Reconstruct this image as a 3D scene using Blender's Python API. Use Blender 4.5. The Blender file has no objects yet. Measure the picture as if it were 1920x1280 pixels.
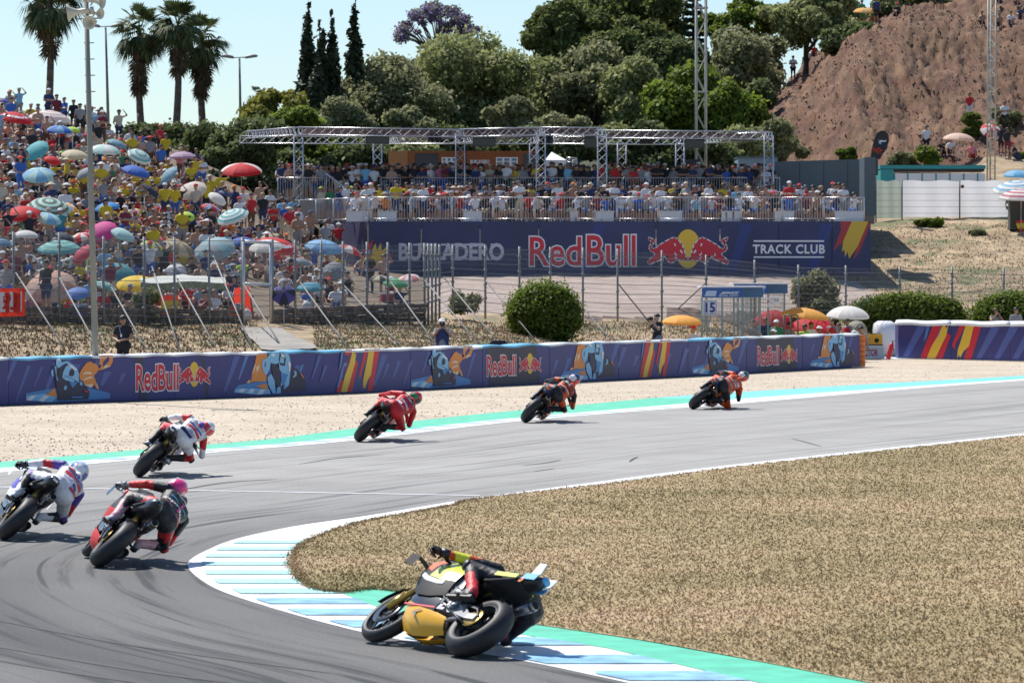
import bpy, bmesh, math, random
import numpy as np
from mathutils import Vector, Matrix, Euler, noise
R = math.radians
RNG = np.random.default_rng(7)
random.seed(7)
S = bpy.context.scene
COL = S.collection

# ------------------------------------------------------------------ camera
F = 7000.0; CX = 960.0; HY = 517.0; CH = 3.25
cam_data = bpy.data.cameras.new('camera')
cam = bpy.data.objects.new('camera', cam_data); COL.objects.link(cam)
cam.location = (0, 0, CH); cam.rotation_euler = (R(90), 0, 0)
cam_data.sensor_width = 36.0; cam_data.lens = 36.0 * F / 1920.0
cam_data.shift_y = -(640 - HY) / 1920.0
cam_data.clip_start = 0.5; cam_data.clip_end = 3000
cam_data.dof.use_dof = True; cam_data.dof.focus_distance = 66.0; cam_data.dof.aperture_fstop = 7.0
S.camera = cam
S.render.resolution_x = 1024; S.render.resolution_y = 682

# ------------------------------------------------------------------ sky, sun, exposure
SUNV = Vector((-0.42, 0.56, 1.0)).normalized()
w = bpy.data.worlds.new('World'); S.world = w; w.use_nodes = True
nt = w.node_tree; nt.nodes.clear()
sky = nt.nodes.new('ShaderNodeTexSky'); sky.sky_type = 'NISHITA'; sky.sun_disc = False
sky.sun_elevation = math.asin(SUNV.z); sky.sun_rotation = math.atan2(SUNV.x, SUNV.y)
sky.air_density = 1.0; sky.dust_density = 0.4; sky.ozone_density = 1.0
bg = nt.nodes.new('ShaderNodeBackground'); bg.inputs[1].default_value = 0.085
wo = nt.nodes.new('ShaderNodeOutputWorld')
tint = nt.nodes.new('ShaderNodeMix'); tint.data_type = 'RGBA'; tint.blend_type = 'MULTIPLY'; tint.inputs[0].default_value = 1.0
tint.inputs[7].default_value = (0.86, 0.98, 1.12, 1)
nt.links.new(sky.outputs[0], tint.inputs[6]); nt.links.new(tint.outputs[2], bg.inputs[0]); nt.links.new(bg.outputs[0], wo.inputs[0])
sd = bpy.data.lights.new('sun', 'SUN'); sd.energy = 4.6; sd.angle = R(0.53); sd.color = (1.0, 0.955, 0.89)
so = bpy.data.objects.new('sun', sd); COL.objects.link(so)
so.rotation_euler = SUNV.to_track_quat('Z', 'Y').to_euler()
so.location = (-40, 60, 80)
S.view_settings.view_transform = 'Standard'; S.view_settings.look = 'None'
S.view_settings.exposure = 0.50; S.view_settings.gamma = 1.0
S.cycles.max_bounces = 6; S.cycles.transparent_max_bounces = 16
S.cycles.use_denoising = True

# ------------------------------------------------------------------ helpers
def P(px, py, d):
    return Vector(((px - CX) * d / F, d, CH - (py - HY) * d / F))
def G(px, py, z=0.0):
    d = F * (CH - z) / (py - HY)
    return Vector(((px - CX) * d / F, d, z))

MATS = {}
def mat(name, col, rough=0.6, metal=0.0, var=0.0, scale=8.0, bump=0.0, bscale=40.0, coat=0.0, col2=None, spec=0.5, trans=0.0):
    if name in MATS: return MATS[name]
    m = bpy.data.materials.new(name); m.use_nodes = True
    n = m.node_tree.nodes; l = m.node_tree.links
    b = n['Principled BSDF']
    b.inputs['Roughness'].default_value = rough; b.inputs['Metallic'].default_value = metal
    b.inputs['Specular IOR Level'].default_value = spec
    if coat: b.inputs['Coat Weight'].default_value = coat; b.inputs['Coat Roughness'].default_value = 0.08
    c = (*col, 1.0)
    b.inputs['Base Color'].default_value = c
    if var > 0 or col2:
        tc = n.new('ShaderNodeTexCoord'); nz = n.new('ShaderNodeTexNoise')
        nz.inputs['Scale'].default_value = scale; nz.inputs['Detail'].default_value = 4
        l.new(tc.outputs['Object'], nz.inputs['Vector'])
        mx = n.new('ShaderNodeMix'); mx.data_type = 'RGBA'
        a = [max(0, x * (1 - var)) for x in col]; bb = col2 if col2 else [min(1, x * (1 + var)) for x in col]
        mx.inputs[6].default_value = (*a, 1); mx.inputs[7].default_value = (*bb, 1)
        rp = n.new('ShaderNodeValToRGB'); rp.color_ramp.elements[0].position = 0.35; rp.color_ramp.elements[1].position = 0.65
        l.new(nz.outputs['Fac'], rp.inputs[0]); l.new(rp.outputs[0], mx.inputs[0]); l.new(mx.outputs[2], b.inputs['Base Color'])
    if bump:
        tc2 = n.new('ShaderNodeTexCoord'); nb = n.new('ShaderNodeTexNoise'); nb.inputs['Scale'].default_value = bscale
        nb.inputs['Detail'].default_value = 6
        bp = n.new('ShaderNodeBump'); bp.inputs['Strength'].default_value = bump; bp.inputs['Distance'].default_value = 0.05
        l.new(tc2.outputs['Object'], nb.inputs['Vector']); l.new(nb.outputs['Fac'], bp.inputs['Height']); l.new(bp.outputs[0], b.inputs['Normal'])
    if trans:
        tr = n.new('ShaderNodeBsdfTranslucent'); tr.inputs[0].default_value = (col[0]*1.5, col[1]*1.5, col[2]*1.2, 1)
        ms = n.new('ShaderNodeMixShader'); ms.inputs[0].default_value = trans
        out = [x for x in n if x.type == 'OUTPUT_MATERIAL'][0]
        if b.inputs['Base Color'].is_linked: l.new(b.inputs['Base Color'].links[0].from_socket, tr.inputs[0])
        l.new(b.outputs[0], ms.inputs[1]); l.new(tr.outputs[0], ms.inputs[2]); l.new(ms.outputs[0], out.inputs[0])
    MATS[name] = m
    return m

def props(o, label=None, cat=None, group=None, kind=None):
    if label: o['label'] = label
    if cat: o['category'] = cat
    if group: o['group'] = group
    if kind: o['kind'] = kind
    return o
def empty(name, loc=(0, 0, 0), rz=0.0, label=None, cat=None, group=None):
    o = bpy.data.objects.new(name, None); COL.objects.link(o); o.location = loc
    o.rotation_euler = (0, 0, rz); o.empty_display_size = 0.2
    return props(o, label, cat, group)
def link(name, me, parent=None, mats=None):
    if mats:
        for m in mats: me.materials.append(m)
    o = bpy.data.objects.new(name, me); COL.objects.link(o)
    if parent: o.parent = parent
    return o
def copy_tree(o, parent=None):
    c = o.copy(); COL.objects.link(c)
    if parent: c.parent = parent
    for ch in list(o.children): copy_tree(ch, c)
    return c

class MB:
    """collects verts / faces / material index"""
    def __init__(s): s.v = []; s.f = []; s.m = []; s.mi = 0; s.smooth = []
    def add(s, vs, fs, smooth=False):
        k = len(s.v); s.v += [tuple(x) for x in vs]
        for f in fs: s.f.append(tuple(i + k for i in f)); s.m.append(s.mi); s.smooth.append(smooth)
    def box(s, c, d, M=None):
        x, y, z = d[0] / 2, d[1] / 2, d[2] / 2
        vs = [Vector((a * x, b * y, e * z)) for e in (-1, 1) for b in (-1, 1) for a in (-1, 1)]
        if M is not None: vs = [M @ q for q in vs]
        vs = [q + Vector(c) for q in vs]
        s.add(vs, [(0, 2, 3, 1), (4, 5, 7, 6), (0, 1, 5, 4), (2, 6, 7, 3), (0, 4, 6, 2), (1, 3, 7, 5)])
    def tube(s, a, b, r, r2=None, n=6, cap=True):
        a = Vector(a); b = Vector(b); r2 = r if r2 is None else r2
        ax = (b - a)
        if ax.length < 1e-6: return
        q = ax.to_track_quat('Z', 'Y').to_matrix()
        vs = []
        for p, rr in ((a, r), (b, r2)):
            for i in range(n):
                t = 2 * math.pi * i / n
                vs.append(p + q @ Vector((math.cos(t) * rr, math.sin(t) * rr, 0)))
        fs = [(i, (i + 1) % n, n + (i + 1) % n, n + i) for i in range(n)]
        if cap: fs += [tuple(range(n))[::-1], tuple(range(n, 2 * n))]
        s.add(vs, fs, n > 4)
    def path(s, pts, r, n=6):
        for i in range(len(pts) - 1):
            ra = r[i] if isinstance(r, (list, tuple)) else r; rb = r[i + 1] if isinstance(r, (list, tuple)) else r
            s.tube(pts[i], pts[i + 1], ra, rb, n)
    def lathe(s, prof, c=(0, 0, 0), n=16, M=None, smooth=True):
        vs = []
        for (r, z) in prof:
            for i in range(n):
                t = 2 * math.pi * i / n; q = Vector((r * math.cos(t), r * math.sin(t), z))
                if M is not None: q = M @ q
                vs.append(q + Vector(c))
        fs = []
        for j in range(len(prof) - 1):
            for i in range(n):
                fs.append((j * n + i, j * n + (i + 1) % n, (j + 1) * n + (i + 1) % n, (j + 1) * n + i))
        s.add(vs, fs, smooth)
    def loft(s, rings, closed=True, caps=True, smooth=True):
        n = len(rings[0]); vs = [v for r in rings for v in r]; fs = []
        for j in range(len(rings) - 1):
            for i in range(n if closed else n - 1):
                fs.append((j * n + i, j * n + (i + 1) % n, (j + 1) * n + (i + 1) % n, (j + 1) * n + i))
        if caps: fs += [tuple(range(n))[::-1], tuple((len(rings) - 1) * n + i for i in range(n))]
        s.add(vs, fs, smooth)
    def poly(s, pts): s.add(pts, [tuple(range(len(pts)))])
    def mesh(s, name):
        me = bpy.data.meshes.new(name); me.from_pydata(s.v, [], s.f)
        me.polygons.foreach_set('material_index', s.m); me.polygons.foreach_set('use_smooth', s.smooth)
        me.update(); return me
    def build(s, name, mats, parent=None):
        if not isinstance(mats, (list, tuple)): mats = [mats]
        return link(name, s.mesh(name), parent, mats)

def np_mesh(name, V, Fc, mi=None, smooth=False):
    """V (n,3), Fc (m,3|4)"""
    me = bpy.data.meshes.new(name); n = len(V); m, k = Fc.shape
    me.vertices.add(n); me.vertices.foreach_set('co', np.asarray(V, np.float32).ravel())
    me.loops.add(m * k); me.loops.foreach_set('vertex_index', Fc.astype(np.int32).ravel())
    me.polygons.add(m); me.polygons.foreach_set('loop_start', np.arange(0, m * k, k, dtype=np.int32))
    me.polygons.foreach_set('loop_total', np.full(m, k, np.int32))
    if mi is not None: me.polygons.foreach_set('material_index', np.asarray(mi, np.int32))
    me.polygons.foreach_set('use_smooth', np.full(m, smooth, bool))
    me.update(calc_edges=True); return me
def catmull(pts, n):
    pts = [np.array(p, float) for p in pts]
    L = [0.0]
    for a, b in zip(pts, pts[1:]): L.append(L[-1] + np.linalg.norm(b - a) ** 0.5)
    P4 = [2 * pts[0] - pts[1]] + pts + [2 * pts[-1] - pts[-2]]
    out = []
    for t in np.linspace(0, len(pts) - 1, n):
        i = min(int(t), len(pts) - 2); u = t - i
        p0, p1, p2, p3 = P4[i:i + 4]
        out.append(0.5 * ((2 * p1) + (-p0 + p2) * u + (2 * p0 - 5 * p1 + 4 * p2 - p3) * u * u + (-p0 + 3 * p1 - 3 * p2 + p3) * u ** 3))
    return np.array(out)
def text_mesh(txt, size=1.0, offset=0.0, sx=1.0, shear=0.0, spacing=1.0):
    cu = bpy.data.curves.new('text', 'FONT'); cu.body = txt; cu.size = size; cu.offset = offset; cu.shear = shear
    cu.space_character = spacing; cu.fill_mode = 'FRONT'; cu.resolution_u = 3
    o = bpy.data.objects.new('text', cu); COL.objects.link(o)
    bpy.context.view_layer.update()
    me = bpy.data.meshes.new_from_object(o.evaluated_get(bpy.context.evaluated_depsgraph_get()))
    bpy.data.objects.remove(o); bpy.data.curves.remove(cu)
    co = np.empty(len(me.vertices) * 3, np.float32); me.vertices.foreach_get('co', co); co = co.reshape(-1, 3)
    fs = [tuple(p.vertices) for p in me.polygons]; bpy.data.meshes.remove(me)
    return co * np.array([sx, 1, 1]), fs
# ================================================================== terrain
def zc(d, py): return CH - (py - HY) * d / F
TC = {  # px column: list of (depth, z)
 -500: [(88, 0), (96, 1.0), (108, 1.9), (116, 2.0), (185, zc(185, 168)), (205, 12.5), (300, 11)],
 0:    [(96, 0), (101, zc(101, 668)), (112, zc(112, 608)), (116, zc(116, 592)), (120, zc(120, 588)), (188, zc(188, 196)), (200, 12.0), (300, 9)],
 300:  [(102, 0), (106, zc(106, 664)), (119, zc(119, 612)), (122, zc(122, 597)), (126, zc(126, 592)), (190, zc(190, 270)), (205, 10.0), (300, 9)],
 500:  [(105, 0), (109, zc(109, 658)), (123, zc(123, 612)), (126, zc(126, 600)), (130, zc(130, 594)), (178, zc(178, 400)), (195, 8.5), (235, 12), (300, 13)],
 650:  [(107, 0), (111, zc(111, 656)), (126, zc(126, 616)), (130, zc(130, 604)), (133, zc(133, 596)), (157, zc(157, 505)), (167, 3.6), (190, 4.5), (205, 8), (235, 11), (300, 12)],
 800:  [(110, 0), (114, zc(114, 654)), (129, zc(129, 618)), (134, zc(134, 604)), (138, zc(138, 594)), (150, zc(150, 566)), (166, zc(166, 522)), (191, 4.5), (205, 8), (235, 11), (300, 12)],
 950:  [(114, 0), (118, zc(118, 650)), (132, zc(132, 622)), (139, zc(139, 602)), (141, zc(141, 588)), (166, zc(166, 520)), (191, 4.5), (205, 8), (235, 11), (300, 12)],
 1300: [(124, 0), (132, 0.15), (139, zc(139, 622)), (146, zc(146, 603)), (147, zc(147, 577)), (166, zc(166, 520)), (191, 5), (205, 8.5), (235, 12), (300, 14)],
 1500: [(132, 0), (149, 0.1), (153, zc(153, 612)), (158, zc(158, 596)), (159, zc(159, 580)), (167, zc(167, 518)), (195, 6), (214, 8.5), (232, 14.0), (262, 17.5), (300, 18)],
 1620: [(136, 0), (150, 0.1), (154, zc(154, 610)), (158, zc(158, 592)), (161, zc(161, 575)), (170, zc(170, 520)), (188, zc(188, 418)), (207, 6.6), (214, zc(214, 296)), (240, 18.5), (252, 20.5), (300, 21)],
 1700: [(147, 0), (150, 0.3), (156, zc(156, 606)), (170, zc(170, 520)), (187, zc(187, 412)), (206, 6.6), (213, zc(213, 300)), (226, 13.6), (243, 20.2), (250, zc(250, 27)), (262, 21.5), (300, 22)],
 1850: [(147, 0), (150, 0.3), (156, zc(156, 606)), (170, zc(170, 520)), (187, zc(187, 412)), (200, zc(200, 345)), (216, zc(216, 262)), (226, 13.8), (242, zc(242, 58)), (252, zc(252, 40)), (275, zc(275, -60)), (300, 27)],
 2300: [(147, 0), (150, 0.3), (156, zc(156, 606)), (170, zc(170, 520)), (187, zc(187, 405)), (200, zc(200, 345)), (216, zc(216, 262)), (226, 13.8), (240, 18), (252, 21), (275, 26), (300, 28)],
}
TK = sorted(TC)
def _col(k, d):
    a = TC[k]
    return float(np.interp(d, [q[0] for q in a], [q[1] for q in a]))
def hz_base(px, d):
    if px <= TK[0]: return _col(TK[0], d)
    if px >= TK[-1]: return _col(TK[-1], d)
    for a, b in zip(TK, TK[1:]):
        if a <= px <= b:
            t = (px - a) / (b - a); return _col(a, d) * (1 - t) + _col(b, d) * t
def hz(px, d, detail=True):
    z = hz_base(px, d)
    bd = float(np.interp(px, [-170, 0, 320, 640, 960, 1280, 1619, 1622, 1690], [92, 94.2, 98.5, 103.6, 111.5, 121, 133.8, 150, 150]))
    z *= min(1.0, max(0.0, (d - bd - 1.2) / 2.5))
    if z < 0.05: return z - 0.03
    if detail:
        x = (px - CX) * d / F
        amp = 0.07
        if px > 1390 and d > 208:
            amp = min(1.0, (px - 1390) / 120) * min(1.0, (d - 208) / 8) * 0.75
            z += amp * noise.noise(Vector((x * 0.35, d * 0.12, z * 0.2))) * 1.2
            z -= amp * .8 * (1 - abs(noise.noise(Vector((x * 0.55 + .8 * noise.noise(Vector((x * .3, z * .3, 1))), z * 0.06, 3.0)))) * 3) * max(0, min(1, (22 - z) / 6)) * .6
            z += amp * 0.75 * abs(noise.noise(Vector((x * 1.3, d * 0.9, 5.0))))
            z += amp * 0.28 * noise.noise(Vector((x * 5.5, d * 2.5, z))) + amp * 0.5 * noise.noise(Vector((x * 2.6, d * 1.6, 9.0)))
        else:
            z += amp * noise.noise(Vector((x * 0.8, d * 0.8, 1.0))) + 0.03 * noise.noise(Vector((x * 3, d * 3, 2.0)))
    return z
def TZ(x, y): return hz(CX + x * F / y, y)
def on_slope(px, py, h=0.0, d0=96.0, d1=270.0):
    """point on the terrain whose spot h metres above it shows at (px,py)"""
    prev = None
    for d in np.arange(d0, d1, 0.5):
        y = HY + (CH - (hz(px, d) + h)) * F / d
        if y <= py: break
    return Vector(((px - CX) * d / F, d, hz(px, d)))

def build_terrain():
    pxs = np.concatenate([np.arange(-500, 1380, 10), np.arange(1380, 2301, 5)])
    ds = np.concatenate([np.arange(88, 205, 1.0), np.arange(205, 262, 0.6), np.arange(262, 301, 4)])
    V = np.empty((len(pxs), len(ds), 3), np.float32); K = np.zeros((len(pxs), len(ds)), int)
    for i, px in enumerate(pxs):
        for j, d in enumerate(ds): V[i, j] = ((px - CX) * d / F, d, hz(px, d))
    ni, nj = len(pxs), len(ds)
    I, J = np.meshgrid(np.arange(ni - 1), np.arange(nj - 1), indexing='ij')
    Fc = np.stack([I * nj + J, (I + 1) * nj + J, (I + 1) * nj + J + 1, I * nj + J + 1], -1).reshape(-1, 4)
    px = pxs[I.ravel()]; d = ds[J.ravel()]
    mi = np.zeros(len(px), int)
    mi[(px > 1395) & (d > 209)] = 1                       # red earth
    mi[(px < 820) & (d > 125)] = 2                        # trodden spectator bank
    mi[(px > 430) & (px < 1396) & (d > 191)] = 5  # dark soil and undergrowth behind the deck
    bank = np.interp(px, [-500, 0, 300, 500, 650, 800], [116, 116, 123, 127, 131, 136])
    mi[(px < 820) & (d > bank) & (d < 126)] = 2
    slab0 = np.interp(px, [800, 950, 1300, 1500, 1620, 1640], [140, 141, 147, 159, 161, 162])
    slab1 = np.interp(px, [800, 1500, 1600, 1690], [168, 168, 168, 160])
    mi[(px > 790) & (px < 1680) & (d >= slab0) & (d <= slab1)] = 3
    wall0 = np.interp(px, [950, 1300, 1500], [138.5, 145.5, 150])
    mi[(px > 1080) & (px < 1480) & (d >= wall0) & (d < slab0)] = 4
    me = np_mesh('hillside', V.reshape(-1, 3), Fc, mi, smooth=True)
    dry = mat('dry_slope', (0.24, 0.17, 0.10), 0.95, col2=(0.42, 0.31, 0.19), var=0.1, scale=0.9, bump=0.9, bscale=3)
    n = dry.node_tree.nodes; l = dry.node_tree.links
    # green weeds patches over the dry slope
    nz = n.new('ShaderNodeTexNoise'); nz.inputs['Scale'].default_value = 0.35; nz.inputs['Detail'].default_value = 8; nz.inputs['Roughness'].default_value = .65
    tc = n.new('ShaderNodeTexCoord'); l.new(tc.outputs['Object'], nz.inputs['Vector'])
    rp = n.new('ShaderNodeValToRGB'); rp.color_ramp.elements[0].position = .50; rp.color_ramp.elements[1].position = .60
    l.new(nz.outputs['Fac'], rp.inputs[0])
    b = n['Principled BSDF']; src = b.inputs['Base Color'].links[0].from_socket
    mx = n.new('ShaderNodeMix'); mx.data_type = 'RGBA'; mx.inputs[7].default_value = (.13, .14, .06, 1)
    l.new(rp.outputs[0], mx.inputs[0]); l.new(src, mx.inputs[6]); l.new(mx.outputs[2], b.inputs['Base Color'])
    red = mat('red_earth', (0.112, 0.048, 0.027), 0.95, col2=(0.172, 0.102, 0.057), var=0.1, scale=0.28, bump=1.0, bscale=2.0)
    n = red.node_tree.nodes; l = red.node_tree.links; b = n['Principled BSDF']
    nz = n.new('ShaderNodeTexNoise'); nz.inputs['Scale'].default_value = 1.6; nz.inputs['Detail'].default_value = 10; nz.inputs['Roughness'].default_value = .7
    mp = n.new('ShaderNodeMapping'); mp.inputs['Scale'].default_value = (1, .5, .35)
    tc = n.new('ShaderNodeTexCoord'); l.new(tc.outputs['Object'], mp.inputs[0]); l.new(mp.outputs[0], nz.inputs['Vector'])
    rp = n.new('ShaderNodeValToRGB'); rp.color_ramp.elements[0].position = .40; rp.color_ramp.elements[1].position = .62
    rp.color_ramp.elements[0].color = (.62, .55, .5, 1); rp.color_ramp.elements[1].color = (1.25, 1.2, 1.12, 1)
    l.new(nz.outputs['Fac'], rp.inputs[0]); src = b.inputs['Base Color'].links[0].from_socket
    mx = n.new('ShaderNodeMix'); mx.data_type = 'RGBA'; mx.blend_type = 'MULTIPLY'; mx.inputs[0].default_value = 1
    l.new(src, mx.inputs[6]); l.new(rp.outputs[0], mx.inputs[7]); l.new(mx.outputs[2], b.inputs['Base Color'])
    trod = mat('trodden_earth', (0.16, 0.12, 0.08), 0.95, var=0.3, scale=1.5)
    slab = mat('pink_concrete', (0.36, 0.285, 0.24), 0.9, var=0.14, scale=0.6, bump=.2, bscale=6)
    wl = mat('earth_wall', (0.13, 0.09, 0.07), 0.95, var=0.5, scale=3.5, bump=.8, bscale=5)
    props(link('hillside', me, None, [dry, red, trod, slab, wl, mat('dark_undergrowth', (.035, .045, .02), .95, var=.4, scale=1.5)]), kind='structure')
build_terrain()

# base ground reaching the horizon
mb = MB(); mb.poly([(-900, -60, -.06), (900, -60, -.06), (900, 1500, -.06), (-900, 1500, -.06)])
props(mb.build('ground', mat('dirt', (0.30, 0.24, 0.17), .95, var=.2, scale=.5)), kind='structure')

# ------------------------------------------------------------------ track
IN = [(3, 25.5), (.94, 29.8), (.11, 31.5), (-1.36, 34.06), (-2.75, 37.7), (-3.35, 40.05), (-3.67, 42.3), (-3.61, 44.3), (-3.38, 46.3), (-2.78, 48.6), (-1.89, 50.8), (-.62, 54.4), (1.17, 58.5), (4.07, 64.8), (10.6, 77.1), (19, 93), (40, 128)]
OUT = [(-8, 20), (-9.5, 24), (-11, 28), (-13, 33), (-14, 38), (-14, 42), (-13.7, 46), (-13, 50), (-12, 54), (-10.5, 57.5), (-8.5, 61.7), (-5.5, 68.7), (-3.2, 73.6), (.48, 84.3), (6, 95.6), (15.9, 116), (40, 158)]
def track_mat():
    m = bpy.data.materials.new('asphalt'); m.use_nodes = True; n = m.node_tree.nodes; l = m.node_tree.links; b = n['Principled BSDF']
    b.inputs['Roughness'].default_value = .82; b.inputs['Specular IOR Level'].default_value = .25
    uv = n.new('ShaderNodeUVMap'); uv.uv_map = 'lane'
    def noise_(vec, sc, det, rough=.5):
        q = n.new('ShaderNodeTexNoise'); q.inputs['Scale'].default_value = sc; q.inputs['Detail'].default_value = det; q.inputs['Roughness'].default_value = rough
        l.new(vec, q.inputs['Vector']); return q.outputs['Fac']
    def mapv(vec, s, off=(0, 0, 0)):
        q = n.new('ShaderNodeMapping'); q.inputs['Scale'].default_value = s; q.inputs['Location'].default_value = off; l.new(vec, q.inputs[0]); return q.outputs[0]
    def ramp(f, p0, p1, c0=0.0, c1=1.0):
        q = n.new('ShaderNodeMapRange'); q.inputs[1].default_value = p0; q.inputs[2].default_value = p1; q.inputs[3].default_value = c0; q.inputs[4].default_value = c1
        l.new(f, q.inputs[0]); return q.outputs[0]
    def mul(a, c):
        q = n.new('ShaderNodeMath'); q.operation = 'MULTIPLY'
        for i, s in enumerate((a, c)):
            if isinstance(s, float): q.inputs[i].default_value = s
            else: l.new(s, q.inputs[i])
        return q.outputs[0]
    def sub1(a):
        q = n.new('ShaderNodeMath'); q.operation = 'SUBTRACT'; q.inputs[0].default_value = 1.0; l.new(a, q.inputs[1]); return q.outputs[0]
    tc = n.new('ShaderNodeTexCoord')
    # broad bands of rubber along the racing line, fine streaks, cloudy aggregate
    bands = ramp(noise_(mapv(uv.outputs[0], (6, .05, 1)), 1.0, 2), .38, .66)
    fine = ramp(noise_(mapv(uv.outputs[0], (38, .16, 1)), 1.0, 4, .6), .52, .70)
    marks = ramp(noise_(mapv(uv.outputs[0], (70, .2, 1), (3, 7, 0)), 1.0, 1, .4), .63, .69)
    sep = n.new('ShaderNodeSeparateXYZ'); l.new(tc.outputs['Object'], sep.inputs[0])
    near = ramp(sep.outputs[1], 62.0, 40.0)              # more rubber laid in the braking and apex zone
    cloud = ramp(noise_(tc.outputs['Object'], .5, 4), .3, .7)
    grain = ramp(noise_(tc.outputs['Object'], 28, 3, .7), .3, .7)
    base = n.new('ShaderNodeMix'); base.data_type = 'RGBA'
    base.inputs[6].default_value = (.285, .275, .258, 1); base.inputs[7].default_value = (.345, .337, .318, 1); l.new(cloud, base.inputs[0])
    amt = n.new('ShaderNodeMath'); amt.operation = 'ADD'; l.new(mul(near, 0.66), amt.inputs[0]); amt.inputs[1].default_value = .0
    d1 = n.new('ShaderNodeMath'); d1.operation = 'ADD'; l.new(mul(mul(bands, near), .30), d1.inputs[0]); l.new(amt.outputs[0], d1.inputs[1])
    d2 = n.new('ShaderNodeMath'); d2.operation = 'ADD'; l.new(d1.outputs[0], d2.inputs[0]); l.new(mul(fine, .42), d2.inputs[1])
    d3 = n.new('ShaderNodeMath'); d3.operation = 'ADD'; d3.use_clamp = True; l.new(d2.outputs[0], d3.inputs[0]); l.new(mul(marks, .35), d3.inputs[1])
    mx = n.new('ShaderNodeMix'); mx.data_type = 'RGBA'; l.new(d3.outputs[0], mx.inputs[0]); l.new(base.outputs[2], mx.inputs[6]); mx.inputs[7].default_value = (.045, .046, .048, 1)
    gm = n.new('ShaderNodeMix'); gm.data_type = 'RGBA'; gm.blend_type = 'MULTIPLY'; gm.inputs[0].default_value = 1
    gc = n.new('ShaderNodeMix'); gc.data_type = 'RGBA'; gc.inputs[6].default_value = (.74, .74, .74, 1); gc.inputs[7].default_value = (1.22, 1.22, 1.22, 1); l.new(grain, gc.inputs[0])
    l.new(mx.outputs[2], gm.inputs[6]); l.new(gc.outputs[2], gm.inputs[7]); l.new(gm.outputs[2], b.inputs['Base Color'])
    return m
NI = 260
ci = catmull(IN, NI); co_ = catmull(OUT, NI)
nu = 14
V = []; UV = []
for i in range(NI):
    for j in range(nu):
        t = j / (nu - 1); p = ci[i] * (1 - t) + co_[i] * t; V.append((p[0], p[1], 0.0)); UV.append((t, i / NI * 30))
I, J = np.meshgrid(np.arange(NI - 1), np.arange(nu - 1), indexing='ij')
Fc = np.stack([I * nu + J, I * nu + J + 1, (I + 1) * nu + J + 1, (I + 1) * nu + J], -1).reshape(-1, 4)
me = np_mesh('asphalt_track', np.array(V), Fc)
uvl = me.uv_layers.new(name='lane'); lv = Fc.ravel(); uvl.data.foreach_set('uv', np.array(UV, np.float32)[lv].ravel())
props(link('asphalt_track', me, None, [track_mat()]), kind='structure')

def strip(curve, o0, o1, z, i0=0, i1=None, side=1):
    """band beside a curve between perpendicular offsets"""
    c = curve[i0:i1]; t = np.gradient(c, axis=0); t /= np.linalg.norm(t, axis=1)[:, None]
    nrm = np.stack([-t[:, 1], t[:, 0]], 1) * side
    o0 = np.asarray(o0, float).reshape(-1, 1) if np.ndim(o0) else o0; o1 = np.asarray(o1, float).reshape(-1, 1) if np.ndim(o1) else o1
    a = c + nrm * o0; b = c + nrm * o1; n = len(c)
    V = np.zeros((2 * n, 3)); V[:n, :2] = a; V[n:, :2] = b; V[:, 2] = z
    i = np.arange(n - 1); return V, np.stack([i, i + 1, n + i + 1, n + i], -1)
def paint_mat(name, col, wear=.25):
    return mat(name, col, .6, var=wear, scale=3.0)
PW = paint_mat('white_paint', (.70, .71, .72), .14); PB = paint_mat('blue_paint', (.20, .42, .58), .3)
PG = paint_mat('green_paint', (.07, .46, .29), .15); PT = paint_mat('turquoise_paint', (.15, .52, .50), .12); PC = paint_mat('cyan_paint', (.33, .62, .63), .12)
SD = 1
oc = catmull(OUT, 900)
WI = np.interp(oc[:, 1], [20, 76, 84, 90, 97, 108, 118], [.72, .72, .8, .95, 1.35, .8, .6]); WO = np.interp(oc[:, 1], [20, 60, 74, 84, 92, 98, 110, 118], [1.8, 1.8, 1.8, 2.3, 3.1, 3.7, 2.8, 2.1])
V, Fq = strip(oc, 0.0, WI, .004, side=SD)
props(link('outer_kerb', np_mesh('outer_kerb', V, Fq), None, [PW]), kind='structure')
# green band, turquoise towards the exit
k = int(np.argmin(abs(oc[:, 1] - 98)))
V, Fq = strip(oc, WI[:k + 1], WO[:k + 1], .003, 0, k + 1, SD); props(link('green_runoff', np_mesh('green_runoff', V, Fq), None, [PG]), kind='structure')
V, Fq = strip(oc, WI[k:], WO[k:], .003, k, None, SD); props(link('turquoise_runoff', np_mesh('turquoise_runoff', V, Fq), None, [PT]), kind='structure')
# outer kerb stripes, skewed bars
arc = np.concatenate([[0], np.cumsum(np.linalg.norm(np.diff(oc, axis=0), axis=1))])
tt = np.gradient(oc, axis=0); tt /= np.linalg.norm(tt, axis=1)[:, None]; nn = np.stack([-tt[:, 1], tt[:, 0]], 1) * SD
def at(s, o):
    x = np.interp(s, arc, oc[:, 0]); y = np.interp(s, arc, oc[:, 1]); q = np.array([np.interp(s, arc, nn[:, 0]), np.interp(s, arc, nn[:, 1])])
    return np.array([x, y]) + q * o
mb = MB(); s = float(arc[np.argmin(abs(oc[:, 1] - 56))]); s_end = float(arc[np.argmin(abs(oc[:, 1] - 93))])
while s < s_end:
    a, b_, c, d_ = at(s, .22), at(s + .62, .22), at(s + .62, .72), at(s, .72)
    mb.poly([(*a, .008), (*b_, .008), (*c, .008), (*d_, .008)]); s += 1.55
props(mb.build('kerb_stripe_paint', paint_mat('pale_blue_paint', (.30, .45, .66), .2)), kind='structure')

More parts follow.
